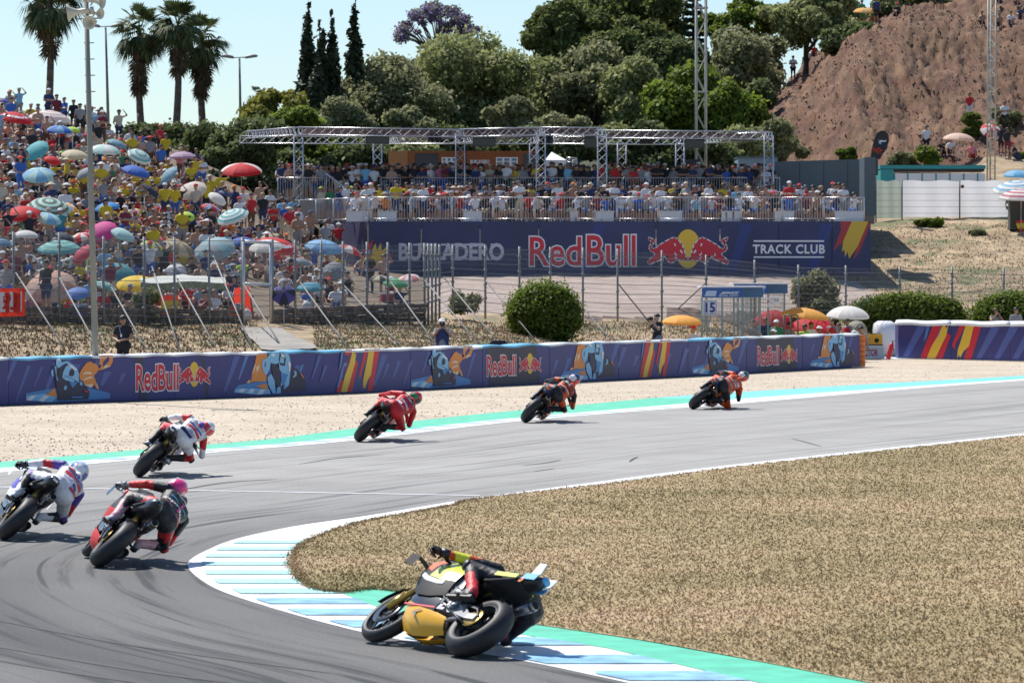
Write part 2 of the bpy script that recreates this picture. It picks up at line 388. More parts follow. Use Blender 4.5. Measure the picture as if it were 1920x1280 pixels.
# inner kerb: white sheet, then bars
IW = [(3, 25.5), (.94, 29.8), (.11, 31.5), (-1.36, 34.06), (-2.75, 37.7), (-3.35, 40.05), (-3.67, 42.3), (-3.61, 44.3), (-3.38, 46.3), (-2.78, 48.6), (-1.89, 50.8), (-.62, 54.4), (1.17, 58.5), (4.07, 64.8), (10.6, 77.1), (19, 93), (40, 128)]
def gp(px, py):
    q = G(px, py); return (q.x, q.y)
GE = [gp(x, y) for x, y in [(1700, 1294), (1400, 1237), (1200, 1201), (1000, 1171), (900, 1150), (800, 1121), (745, 1110), (690, 1105), (640, 1112), (590, 1106), (560, 1090), (545, 1070), (542, 1050), (552, 1030), (580, 1011), (640, 989), (700, 974), (790, 958), (850, 947), (890, 936.5)]]
GE = [(5.2, 25.5)] + GE + [(1.50, 58.3), (4.42, 64.6), (10.95, 76.9), (19.35, 92.8), (40.4, 127.7)]
gi = catmull(GE, 400); wi = catmull(IW, 400)
# white sheet: loop of outer line + grass edge
def arclen(c): return np.concatenate([[0], np.cumsum(np.linalg.norm(np.diff(c, axis=0), axis=1))])
def between(c0, c1, z, name, m, n=300):
    a0, a1 = arclen(c0), arclen(c1); t = np.linspace(0, 1, n)
    A = np.stack([np.interp(t * a0[-1], a0, c0[:, i]) for i in (0, 1)], 1); B = np.stack([np.interp(t * a1[-1], a1, c1[:, i]) for i in (0, 1)], 1)
    V = np.zeros((2 * n, 3)); V[:n, :2] = A; V[n:, :2] = B; V[:, 2] = z; i = np.arange(n - 1)
    return props(link(name, np_mesh(name, V, np.stack([i, i + 1, n + i + 1, n + i], -1)), None, [m]), kind='structure')
# near part up to the apex, then the exit part (paired so that the sheet never folds)
ki = int(np.argmin(np.hypot(wi[:, 0] + 3.67, wi[:, 1] - 42.3))); kg = int(np.argmin(np.hypot(gi[:, 0] - gp(542, 1050)[0], gi[:, 1] - gp(542, 1050)[1])))
between(wi[:ki + 1], gi[:kg + 1], .004, 'inner_kerb', PW); between(wi[ki:], gi[kg:], .004, 'kerb_exit', PW)
# green paint behind the kerb
gx = [gp(x, y) for x, y in [(640, 1112), (690, 1105), (745, 1110), (800, 1121), (900, 1150), (1000, 1171), (1200, 1201), (1400, 1237), (1700, 1294), (1640, 1330), (1430, 1282), (1310, 1255), (1140, 1216), (990, 1192), (850, 1165), (712, 1140)]]
mb = MB(); mb.poly([(x, y, .008) for x, y in gx]); props(mb.build('green_apron', PG), kind='structure')
rows = [(1016.6, 440, 573, 2.3), (1029.4, 409, 561, 2.3), (1042.3, 389, 548, 2.5), (1057, 382, 542, 2.7), (1073.8, 389, 546, 3.2), (1090.5, 406, 568, 3.4), (1108.6, 437, 612, 3.7), (1127.5, 484, 650, 4.2), (1148, 542, 735, 4.8), (1170, 621, 860, 5.2), (1203, 735, 1060, 6), (1237, 985, 1245, 6.5), (1268, 1120, 1400, 7)]
for nm, sel, pm in (('cyan_kerb_paint', range(0, 7), PC), ('blue_kerb_paint', range(7, 13), PB)):
    mb = MB()
    for k in sel:
        y, x0, x1, h = rows[k]; h *= 1.25
        LFY, LFX = [1000, 1008, 1030, 1055, 1085, 1120, 1155, 1185, 1215, 1240, 1280, 1320], [470, 450, 390, 352, 375, 450, 560, 680, 840, 985, 1180, 1380]
        RTY, RTX = [1005, 1011, 1030, 1050, 1070, 1090, 1106, 1112, 1140, 1165, 1192, 1216, 1255, 1282, 1320], [600, 580, 552, 542, 545, 560, 590, 640, 712, 850, 990, 1140, 1310, 1430, 1600]
        lf = lambda q: max(x0 - 4, np.interp(q, LFY, LFX) + 16); rt = lambda q: min(np.interp(q, RTY, RTX) - 1, x1 + 400)
        ys = np.linspace(y - h, y + h, 5); a = [G(lf(q), q) for q in ys[::-1]] + [G(max(lf(q) + 2, rt(q)), q) for q in ys]
        mb.poly([(q.x, q.y, .012) for q in a])
    props(mb.build(nm, pm), kind='structure')
# thin white timing line across the track
a = G(-40, 912.5); b = G(900, 929.5)
mb = MB(); mb.poly([(a.x, a.y, .006), (b.x, b.y, .006), (b.x, b.y + .13, .006), (a.x, a.y + .13, .006)]); props(mb.build('timing_line', PW), kind='structure')
# white edge line on the exit of the inner side is part of kerb_exit; gravel trap
def gravel_mat():
    m = bpy.data.materials.new('gravel'); m.use_nodes = True; n = m.node_tree.nodes; l = m.node_tree.links; b = n['Principled BSDF']
    b.inputs['Roughness'].default_value = .95
    tc = n.new('ShaderNodeTexCoord'); v = n.new('ShaderNodeTexVoronoi'); v.inputs['Scale'].default_value = 17
    l.new(tc.outputs['Object'], v.inputs['Vector'])
    rp = n.new('ShaderNodeValToRGB'); e = rp.color_ramp.elements
    e[0].color = (.38, .30, .215, 1); e[1].color = (.60, .525, .42, 1); q = rp.color_ramp.elements.new(.5); q.color = (.51, .43, .325, 1)
    sp = n.new('ShaderNodeSeparateColor'); l.new(v.outputs['Color'], sp.inputs[0]); l.new(sp.outputs[0], rp.inputs[0])
    nz = n.new('ShaderNodeTexNoise'); nz.inputs['Scale'].default_value = .35; nz.inputs['Detail'].default_value = 5; l.new(tc.outputs['Object'], nz.inputs['Vector'])
    mx = n.new('ShaderNodeMix'); mx.data_type = 'RGBA'; mx.blend_type = 'MULTIPLY'; mx.inputs[0].default_value = .6
    r2 = n.new('ShaderNodeValToRGB'); r2.color_ramp.elements[0].position = .35; r2.color_ramp.elements[0].color = (.75, .72, .7, 1); r2.color_ramp.elements[1].position = .6; r2.color_ramp.elements[1].color = (1, 1, 1, 1)
    l.new(nz.outputs['Fac'], r2.inputs[0]); l.new(rp.outputs[0], mx.inputs[6]); l.new(r2.outputs[0], mx.inputs[7]); l.new(mx.outputs[2], b.inputs['Base Color'])
    bp = n.new('ShaderNodeBump'); bp.inputs['Strength'].default_value = .5; bp.inputs['Distance'].default_value = .04; l.new(v.outputs['Distance'], bp.inputs['Height']); l.new(bp.outputs[0], b.inputs['Normal'])
    return m
GM = gravel_mat()
mb = MB(); mb.poly([(-40, 30, -.02), (-8, 20, -.02), (15, 60, -.02), (60, 120, -.02), (60, 160, -.02), (-40, 160, -.02)])
props(mb.build('gravel_trap', GM), kind='structure')
# loose stones in the trap
def scatter_stones():
    n = 15000; o = RNG.random((n, 3)); k = RNG.integers(0, 899, n)
    base = oc[k] + nn[k] * (WO[k][:, None] + .15 + 14 * o[:, :1] ** 1.3)
    px = CX + base[:, 0] * F / base[:, 1]
    bd = np.interp(px, [0, 640, 1280, 1615, 1650], [94, 104, 121, 134, 144])
    ok = (px > -60) & (px < 1980) & (base[:, 1] < bd - .2) & (base[:, 1] > 50); base = base[ok]; n = len(base)
    T = np.array([(1, 0, 0), (-.5, .87, 0), (-.5, -.87, 0), (0, 0, .9)]); s = .014 + .02 * RNG.random((n, 1, 1)) ** 2
    ang = RNG.random(n) * 6.28; c, s_ = np.cos(ang), np.sin(ang)
    Rm = np.zeros((n, 3, 3)); Rm[:, 0, 0] = c; Rm[:, 0, 1] = -s_; Rm[:, 1, 0] = s_; Rm[:, 1, 1] = c; Rm[:, 2, 2] = 1
    V = (T[None] * s) @ Rm.transpose(0, 2, 1) + np.concatenate([base, np.full((n, 1), -.021)], 1)[:, None]
    Fc = np.array([(0, 1, 3), (1, 2, 3), (2, 0, 3)]); Fc = (Fc[None] + 4 * np.arange(n)[:, None, None]).reshape(-1, 3)
    mi = np.repeat(RNG.integers(0, 3, n), 3)
    props(link('gravel', np_mesh('gravel', V.reshape(-1, 3), Fc, mi), None, [mat('stone_tan', (.56, .46, .34), .9), mat('stone_pale', (.68, .60, .48), .9), mat('stone_dark', (.44, .35, .26), .9)]), 'loose tan stones lying in the gravel trap', kind='stuff')
scatter_stones()

# ------------------------------------------------------------------ infield grass
def grass_mat(name='dry_grass', blades=False):
    m = bpy.data.materials.new(name); m.use_nodes = True; n = m.node_tree.nodes; l = m.node_tree.links; b = n['Principled BSDF']
    b.inputs['Roughness'].default_value = .9; b.inputs['Specular IOR Level'].default_value = .2
    tc = n.new('ShaderNodeTexCoord')
    def nz(sc, det, r=.6):
        q = n.new('ShaderNodeTexNoise'); q.inputs['Scale'].default_value = sc; q.inputs['Detail'].default_value = det; q.inputs['Roughness'].default_value = r
        l.new(tc.outputs['Object'], q.inputs['Vector']); return q
    r1 = n.new('ShaderNodeValToRGB'); e = r1.color_ramp.elements
    e[0].position = .30; e[0].color = (.225, .185, .085, 1); e[1].position = .66; e[1].color = (.445, .325, .21, 1)
    q = e.new(.47); q.color = (.345, .268, .150, 1); q = e.new(.57); q.color = (.405, .305, .18, 1)
    l.new(nz(.22, 7, .65).outputs['Fac'], r1.inputs[0])
    r2 = n.new('ShaderNodeValToRGB'); r2.color_ramp.elements[0].position = .36; r2.color_ramp.elements[0].color = (.84, .84, .80, 1); r2.color_ramp.elements[1].position = .66; r2.color_ramp.elements[1].color = (1.14, 1.13, 1.11, 1)
    l.new(nz(30, 4).outputs['Fac'], r2.inputs[0])
    mx = n.new('ShaderNodeMix'); mx.data_type = 'RGBA'; mx.blend_type = 'MULTIPLY'; mx.inputs[0].default_value = 1
    l.new(r1.outputs[0], mx.inputs[6]); l.new(r2.outputs[0], mx.inputs[7]); out = mx.outputs[2]
    if blades:
        at_ = n.new('ShaderNodeAttribute'); at_.attribute_name = 'tone'
        m2 = n.new('ShaderNodeMix'); m2.data_type = 'RGBA'; m2.blend_type = 'MULTIPLY'; m2.inputs[0].default_value = 1
        l.new(out, m2.inputs[6]); l.new(at_.outputs['Color'], m2.inputs[7]); out = m2.outputs[2]
    l.new(out, b.inputs['Base Color'])
    return m
poly = np.concatenate([gi, np.array([(60, 128), (60, 20), (5.2, 20)])])
mb = MB(); mb.poly([(x, y, .014) for x, y in poly]); o = mb.build('infield_grass', grass_mat()); props(o, kind='structure')
def inside(px_, py_, pl):
    c = np.zeros(len(px_), bool); j = len(pl) - 1
    for i in range(len(pl)):
        xi, yi = pl[i]; xj, yj = pl[j]
        m = ((yi > py_) != (yj > py_)) & (px_ < (xj - xi) * (py_ - yi) / (yj - yi + 1e-12) + xi); c ^= m; j = i
    return c
def blades():
    n = 420000
    y = 27 + 62 * RNG.random(n) ** 1.25; x = y * (RNG.random(n) * .30 - .075)
    ok = inside(x, y, poly[::2]); x, y = x[ok], y[ok]
    # ragged edge
    ne = 6000; ke = RNG.integers(60, 399, ne); ex = gi[ke, 0] + RNG.normal(.04, .045, ne); ey = gi[ke, 1] + RNG.normal(-.02, .045, ne); okk = ey > 38; x = np.concatenate([x, ex[okk]]); y = np.concatenate([y, ey[okk]])
    n = len(x)
    cl = np.array([noise.noise(Vector((a * 2.2, b * 2.2, 0))) for a, b in zip(x[::1], y[::1])]) if n < 1 else RNG.random(n) * 2 - 1
    h = (.008 + .014 * RNG.random(n) + .025 * (RNG.random(n) > .97)) ; wd = .005 + .006 * RNG.random(n) + y * .00005
    a = RNG.random(n) * 6.28; lean = RNG.normal(0, .022, (n, 2)) 
    V = np.zeros((n, 3, 3)); V[:, 0] = np.stack([x - np.cos(a) * wd, y - np.sin(a) * wd, np.full(n, .018)], 1)
    V[:, 1] = np.stack([x + np.cos(a) * wd, y + np.sin(a) * wd, np.full(n, .018)], 1)
    V[:, 2] = np.stack([x + lean[:, 0], y + lean[:, 1], .02 + h], 1)
    me = np_mesh('grass', V.reshape(-1, 3), np.arange(3 * n).reshape(-1, 3))
    t = RNG.choice([.62, .82, 1.0, 1.15, 1.35], n, p=[.10, .24, .36, .22, .08]).repeat(3)
    ca = me.color_attributes.new('tone', 'FLOAT_COLOR', 'POINT'); ca.data.foreach_set('color', np.stack([t, t, t, np.ones_like(t)], 1).astype(np.float32).ravel())
    props(link('grass', me, None, [grass_mat('grass_blades', True)]), 'short dry straw-coloured grass inside the corner', kind='stuff')
blades()

def bank_tufts():
    n = 60000; px = RNG.uniform(-60, 1980, n); u = RNG.random(n)
    V = []; T = []
    bd = np.interp(px, [-170, 0, 320, 640, 960, 1280, 1619, 1622, 1690], [92, 94.2, 98.5, 103.6, 111.5, 121, 133.8, 150, 150]) + 1.5
    far = np.where(px > 1640, 186, np.interp(px, [0, 800, 950, 1300, 1500, 1640], [118, 136, 138, 144, 157, 165]))
    d = bd + (far - bd) * u; x = (px - CX) * d / F
    z = np.array([hz(a, b) for a, b in zip(px, d)]); ok = (z > .02) & ~((px > 482) & (px < 588) & (d > 106) & (d < 125))
    px, d, x, z = px[ok], d[ok], x[ok], z[ok]; n = len(x); h = .03 + .09 * RNG.random(n) ** 2; a = RNG.random(n) * 6.28; w_ = .02 + .03 * RNG.random(n)
    V = np.zeros((n, 3, 3)); V[:, 0] = np.stack([x - np.cos(a) * w_, d - np.sin(a) * w_, z - .02], 1); V[:, 1] = np.stack([x + np.cos(a) * w_, d + np.sin(a) * w_, z - .02], 1)
    V[:, 2] = np.stack([x + RNG.normal(0, .05, n), d + RNG.normal(0, .05, n), z + h], 1)
    gn = np.array([noise.noise(Vector((p * .9, q * .5, 4))) for p, q in zip(x, d)]); left = px < 470
    pr = RNG.random(n); mi = np.where(gn > .12, np.where(pr < .55, 2, 0), np.where(pr < .5, 0, np.where(pr < .8, 1, 3))); mi = np.where(left & (pr > .25), 3, mi)
    me = np_mesh('bank_weeds', V.reshape(-1, 3), np.arange(3 * n).reshape(-1, 3), mi)
    props(link('bank_weeds', me, None, [mat('weed_straw', (.36, .265, .155), .9), mat('weed_pale', (.44, .34, .21), .9), mat('weed_green', (.25, .24, .10), .9), mat('weed_brown', (.23, .165, .10), .9)]), 'dry straw and green weeds growing on the bank and slope', kind='stuff')
bank_tufts()

def hill_stones():
    n = 15000; px = RNG.uniform(1400, 1990, n); d = RNG.uniform(209, 254, n); z = np.array([hz(a, b) for a, b in zip(px, d)]); x = (px - CX) * d / F
    T = np.array([(1, 0, -.3), (-.5, .87, -.3), (-.5, -.87, -.3), (.1, 0, .8)]); s = (.03 + .09 * RNG.random(n) ** 5)[:, None, None]
    Q = RNG.normal(size=(n, 4, 3)) * .25; V = (T[None] + Q) * s + np.stack([x, d, z], 1)[:, None]
    Fc = np.array([(0, 1, 3), (1, 2, 3), (2, 0, 3)]); Fc = (Fc[None] + 4 * np.arange(n)[:, None, None]).reshape(-1, 3)
    red = (z < 15.5 + 2 * np.sin(px * .02)) & (RNG.random(n) < .6); mi = np.where(red, 1, RNG.choice([0, 2, 3], n, p=[.4, .3, .3])).repeat(3)
    me = np_mesh('hill_rubble', V.reshape(-1, 3), Fc, mi)
    props(link('hill_rubble', me, None, [mat('rubble_tan', (.17, .11, .07), .95), mat('rubble_red', (.15, .075, .048), .95), mat('rubble_pale', (.22, .155, .10), .95), mat('rubble_dark', (.13, .08, .055), .95)]), 'loose rubble and stones on the eroded red hill', kind='stuff')
hill_stones()

def skid_marks():
    m = mat('burnt_rubber', (.05, .05, .05), .8)
    for pts, w_ in (([(1485, 822), (1515, 830), (1540, 837)], .05), ([(980, 872), (1020, 868), (1052, 862)], .07), ([(1000, 884), (1040, 878)], .05), ([(1180, 866), (1188, 860), (1196, 856)], .06), ([(300, 925), (420, 905), (520, 898)], .09), ([(560, 870), (640, 858), (720, 852)], .06), ([(-20, 1210), (300, 1262), (620, 1300)], .10), ([(-20, 1160), (240, 1208), (620, 1262)], .07), ([(-20, 1235), (200, 1270), (420, 1300)], .12)):
        q = catmull([(*G(a, b).xy,) for a, b in pts], 16); t = np.gradient(q, axis=0); t /= np.linalg.norm(t, axis=1)[:, None]; nr = np.stack([-t[:, 1], t[:, 0]], 1) * w_ / 2
        prof = np.sin(np.linspace(.05, 3.09, 16))[:, None] ** .5; a = q - nr * prof; b = q + nr * prof; V = np.zeros((32, 3)); V[:16, :2] = a; V[16:, :2] = b; V[:, 2] = .004; i = np.arange(15)
        props(link('skid_mark', np_mesh('skid_mark', V, np.stack([i, i + 1, 17 + i, 16 + i], -1)), None, [m]), kind='structure')
skid_marks()
# ================================================================== printed barrier along the gravel
BP = [(-170, 765), (0, 758.5), (320, 748), (640, 736.5), (960, 721), (1280, 705), (1500, 693), (1612, 687)]
def bar_base(px):
    y = np.interp(px, [a for a, _ in BP], [b for _, b in BP]); return G(px, y)
BH = 1.17
BN = Vector((.835, -.55, 0)).normalized()          # the face looks towards the track
def bar_pt(px, py, off=0.0):
    """a place on the banner face from where it shows in the photograph"""
    b = bar_base(px); z = CH - (py - HY) * b.y / F
    return Vector((b.x, b.y, z)) + BN * off
def bar_uv(px, v, off=0.0):
    b = bar_base(px); return Vector((b.x, b.y, BH * v)) + BN * off

def flatpolys(mb, polys, fn):
    """polys in picture-like units mapped onto a surface by fn(x, y) ; triangulated so that concave outlines fill"""
    from mathutils.geometry import tessellate_polygon
    for p in polys:
        tri = tessellate_polygon([[Vector((a, b, 0)) for a, b in p]])
        mb.add([fn(a, b) for a, b in p], [tuple(t) for t in tri])
def outline(mb, p, w, fn):
    n = len(p)
    for i in range(n):
        a = Vector(p[i]); b = Vector(p[(i + 1) % n]); d = b - a
        if d.length < 1e-6: continue
        d.normalize(); q = Vector((-d.y, d.x)) * w
        flatpolys(mb, [[tuple(a + q), tuple(b + q), tuple(b - q), tuple(a - q)]], fn)
        flatpolys(mb, [[(a.x + w * math.cos(t), a.y + w * math.sin(t)) for t in np.linspace(0, 6.283, 7)[:-1]]], fn)
def text_on(name, txt, box, fn, m, parent, offset=0.0, grow=0.0, shear=0.0, spacing=1.0):
    co, fs = text_mesh(txt, 1.0, offset, 1.0, shear, spacing)
    if len(co) == 0: return None
    co0, _ = text_mesh(txt, 1.0, 0.0, 1.0, shear, spacing) if offset else (co, None)
    x0, y0 = co0[:, 0].min(), co0[:, 1].min(); x1, y1 = co0[:, 0].max(), co0[:, 1].max()
    mb = MB(); vs = []
    for c in co:
        u = (c[0] - x0) / (x1 - x0); v = (c[1] - y0) / (y1 - y0)
        vs.append(fn(box[0] + u * (box[2] - box[0]), box[3] + v * (box[1] - box[3])))
    mb.add(vs, fs); return mb.build(name, m, parent)
PURP = mat('purple_vinyl', (.048, .05, .20), .45, var=.06, scale=.6)
NAVY = mat('navy_vinyl', (.035, .045, .12), .5, var=.15, scale=.5)
CHAR = mat('charcoal_vinyl', (.055, .05, .075), .5)
STRK = mat('blue_streak_print', (.085, .12, .34), .45); STRK2 = mat('bright_streak_print', (.10, .22, .48), .45)
REDP = mat('red_print', (.62, .025, .045), .45); YELP = mat('yellow_print', (.80, .52, .05), .45)
ORGP = mat('orange_print', (.75, .27, .06), .45); CREP = mat('cream_print', (.80, .62, .42), .45)
SKYP = mat('sky_blue_print', (.24, .52, .76), .45); MIDB = mat('mid_blue_print', (.07, .25, .55), .45)
DRKP = mat('dark_print', (.035, .035, .07), .45); WHTP = mat('white_print', (.82, .82, .84), .45)
BULL = [(170,270),(260,310),(278,350),(225,410),(205,465),(235,500),(290,500),(380,425),(480,365),(600,298),(680,270),(740,310),(820,400),(862,500),(885,610),(920,680),(945,720),(905,712),(880,690),(820,722),(740,715),(725,640),(690,610),(672,640),(695,700),(680,742),(600,772),(540,712),(520,668),(590,650),(520,635),(430,638),(445,692),(300,742),(185,798),(150,762),(172,722),(250,652),(300,632),(288,560),(235,545),(195,515),(180,450),(225,382),(240,345),(185,312)]
def bull_logo(box, fn, parent, off=.004):
    """two charging red bulls before a yellow sun, fn(px, py, offset)"""
    x0, y0, x1, y1 = box
    def mp(o): return lambda a, b: fn(x0 + (a - 130) / 1660 * (x1 - x0), y0 + (b - 100) / 785 * (y1 - y0), o)
    mb = MB(); flatpolys(mb, [[(955 + 255 * math.cos(t), 492 + 392 * math.sin(t)) for t in np.linspace(0, 2 * math.pi, 33)[:-1]]], mp(off)); mb.build('sun_emblem', YELP, parent)
    for k in (0, 1):
        p = [(a if k == 0 else 1912 - a, b) for a, b in BULL]
        mb = MB(); outline(mb, p, 22, mp(off * 2)); mb.build('bull_outline', WHTP, parent)
        mb = MB(); flatpolys(mb, [p], mp(off * 3)); mb.build('bull_emblem', REDP, parent)
        mb = MB(); q = [[(670, 380), (700, 385), (708, 435), (688, 440)], [(790, 520), (815, 512), (850, 570), (840, 590), (800, 555)], [(412, 560), (425, 600), (430, 640), (405, 640)], [(690, 545), (700, 590), (740, 605), (720, 640), (680, 600)]]
        flatpolys(mb, [[(a if k == 0 else 1912 - a, b) for a, b in w_] for w_ in q], mp(off * 4)); mb.build('bull_highlight', WHTP, parent)
MA = [(MIDB, [[(180,720),(640,650),(1290,650),(1690,760),(1690,850),(1290,870),(640,885),(180,840)]]),
 (SKYP, [[(180,760),(520,730),(740,800),(640,885),(400,860),(180,840)]]),
 (WHTP, [[(180,830),(270,762),(360,765),(260,850)],[(400,850),(500,765),(600,770),(480,878)]]),
 (ORGP, [[(510,750),(590,720),(640,670),(685,635),(740,800)],[(1130,410),(1190,300),(1270,210),(1340,190),(1370,225),(1440,240),(1490,330),(1440,400),(1390,440),(1420,520),(1480,690),(1440,670),(1400,600),(1350,655),(1240,610),(1190,530),(1140,500)],[(1500,90),(1740,90),(1735,200),(1690,290),(1540,340),(1480,350),(1530,260),(1490,250)]]),
 (PURP, [[(1590,180),(1640,120),(1668,130),(1665,190),(1600,260),(1550,290),(1560,200)]]),
 (CREP, [[(1180,420),(1220,380),(1300,368),(1360,395),(1340,420),(1260,410)],[(1180,530),(1240,480),(1330,450),(1380,480),(1300,495),(1230,520)],[(1210,585),(1280,600),(1330,580),(1385,600),(1340,655),(1240,612)],[(1500,100),(1530,95),(1500,180)],[(1690,280),(1600,260),(1540,340)],[(1440,560),(1480,690),(1440,650)]]),
 (DRKP, [[(640,260),(690,460),(720,640),(740,830),(760,860),(1290,850),(1310,740),(1260,640),(1140,590),(1100,540),(1000,600),(830,450),(720,250)]]),
 (SKYP, [[(700,150),(750,112),(795,160),(805,200),(840,185),(905,178),(1000,235),(1080,310),(1115,400),(1112,560),(1090,540),(1000,490),(860,420),(850,480),(818,470),(830,370),(880,265),(760,320),(705,240)],[(610,350),(650,310),(660,450),(625,420)],[(680,270),(710,250),(712,420),(750,520),(720,500)],[(860,430),(1040,520),(1020,552),(850,500)],[(840,670),(860,610),(890,600),(900,640),(880,680)],[(1135,540),(1180,560),(1180,610),(1135,600)]]),
 (DRKP, [[(930,430),(950,340),(990,305),(1030,350),(1030,410),(1000,450)],[(745,300),(880,210),(925,240),(840,300),(800,480),(760,480)]]),
 (WHTP, [[(720,125),(760,118),(780,165),(730,170)],[(930,235),(1010,270),(1080,330),(1060,350),(960,280)]]),
 (MIDB, [[(930,545),(1090,545),(1000,650)],[(960,800),(1180,800),(1190,825),(980,820)]]),
 (REDP, [[(1200,700),(1260,695),(1270,730),(1215,735)]])]
MBm = [(MIDB, [[(40,480),(90,435),(440,390),(480,540),(330,548),(40,512)]]),
 (SKYP, [[(40,490),(80,470),(470,490),(490,545),(330,550),(40,515)]]),
 (WHTP, [[(80,510),(130,475),(180,480),(140,520)],[(200,525),(240,482),(290,485),(260,532)],[(320,545),(360,490),(420,495),(380,547)]]),
 (ORGP, [[(180,410),(210,380),(245,385),(255,290),(290,190),(305,110),(350,70),(385,95),(430,80),(450,130),(430,400),(300,398)],[(300,450),(350,440),(430,420),(455,495),(380,478)]]),
 (CREP, [[(300,240),(350,200),(335,260),(300,340),(315,290)],[(255,300),(290,200),(300,210),(270,300)],[(180,410),(215,382),(225,412)]]),
 (DRKP, [[(560,250),(740,235),(830,290),(890,370),(915,440),(915,515),(600,530),(520,400)]]),
 (SKYP, [[(370,210),(385,155),(440,130),(470,85),(530,75),(600,62),(680,68),(712,120),(732,220),(720,330),(705,450),(650,500),(635,470),(640,330),(590,270),(580,190),(540,210),(480,190),(470,260),(430,330),(395,300)],[(440,350),(490,315),(530,400),(545,545),(505,540),(450,440)],[(560,480),(600,460),(605,540),(550,547)],[(770,285),(800,300),(800,345),(760,372),(755,360),(778,330)]]),
 (DRKP, [[(480,200),(555,205),(600,300),(625,420),(560,470),(520,380),(500,300)],[(588,80),(645,95),(668,140),(655,232),(598,222),(580,160)],[(408,180),(420,182),(415,235),(403,235)]]),
 (SKYP, [[(600,118),(645,150),(635,200),(590,190)],[(610,400),(625,380),(620,450),(600,460)]]),
 (MIDB, [[(600,300),(690,330),(650,430),(660,500),(610,420)]]),
 (WHTP, [[(480,85),(520,82),(530,120),(485,110)],[(595,85),(640,105),(655,140),(610,120)],[(690,180),(722,200),(715,290),(700,290)]]),
 (ORGP, [[(832,315),(860,330),(890,385),(870,370)]])]
FLAG = [(REDP, [[(175, 0), (330, 0), (60, 1000), (-60, 1000)], [(420, 250), (480, 320), (330, 1000), (205, 1000)],[(640,0),(740,0),(560,580),(545,720),(500,600)], [(880, 0), (1010, 0), (830, 1000), (700, 1000)]]),
 (YELP, [[(330, 60), (380, 0), (400, 130), (440, 0), (400, 330), (330, 560), (205, 1000), (55, 1000), (150, 620), (260, 330)], [(740, 0), (880, 0), (790, 620), (700, 760), (640, 960), (620, 860), (590, 980), (600, 720), (650, 480)]]),
 (STRK2, [[(60, 60), (120, 20), (60, 380), (0, 520)]])]
def motif(box, art, src, fn, parent, name, lo=.004):
    x0, x1 = box; sx0, sx1, sy0, sy1 = src
    for i, (m, polys) in enumerate(art):
        mb = MB()
        flatpolys(mb, polys, lambda a, b: fn(x0 + (a - sx0) / (sx1 - sx0) * (x1 - x0), 1 - (b - sy0) / (sy1 - sy0), lo * (i + 1.0)))
        props(mb.build(name, m, parent), kind='stuff')
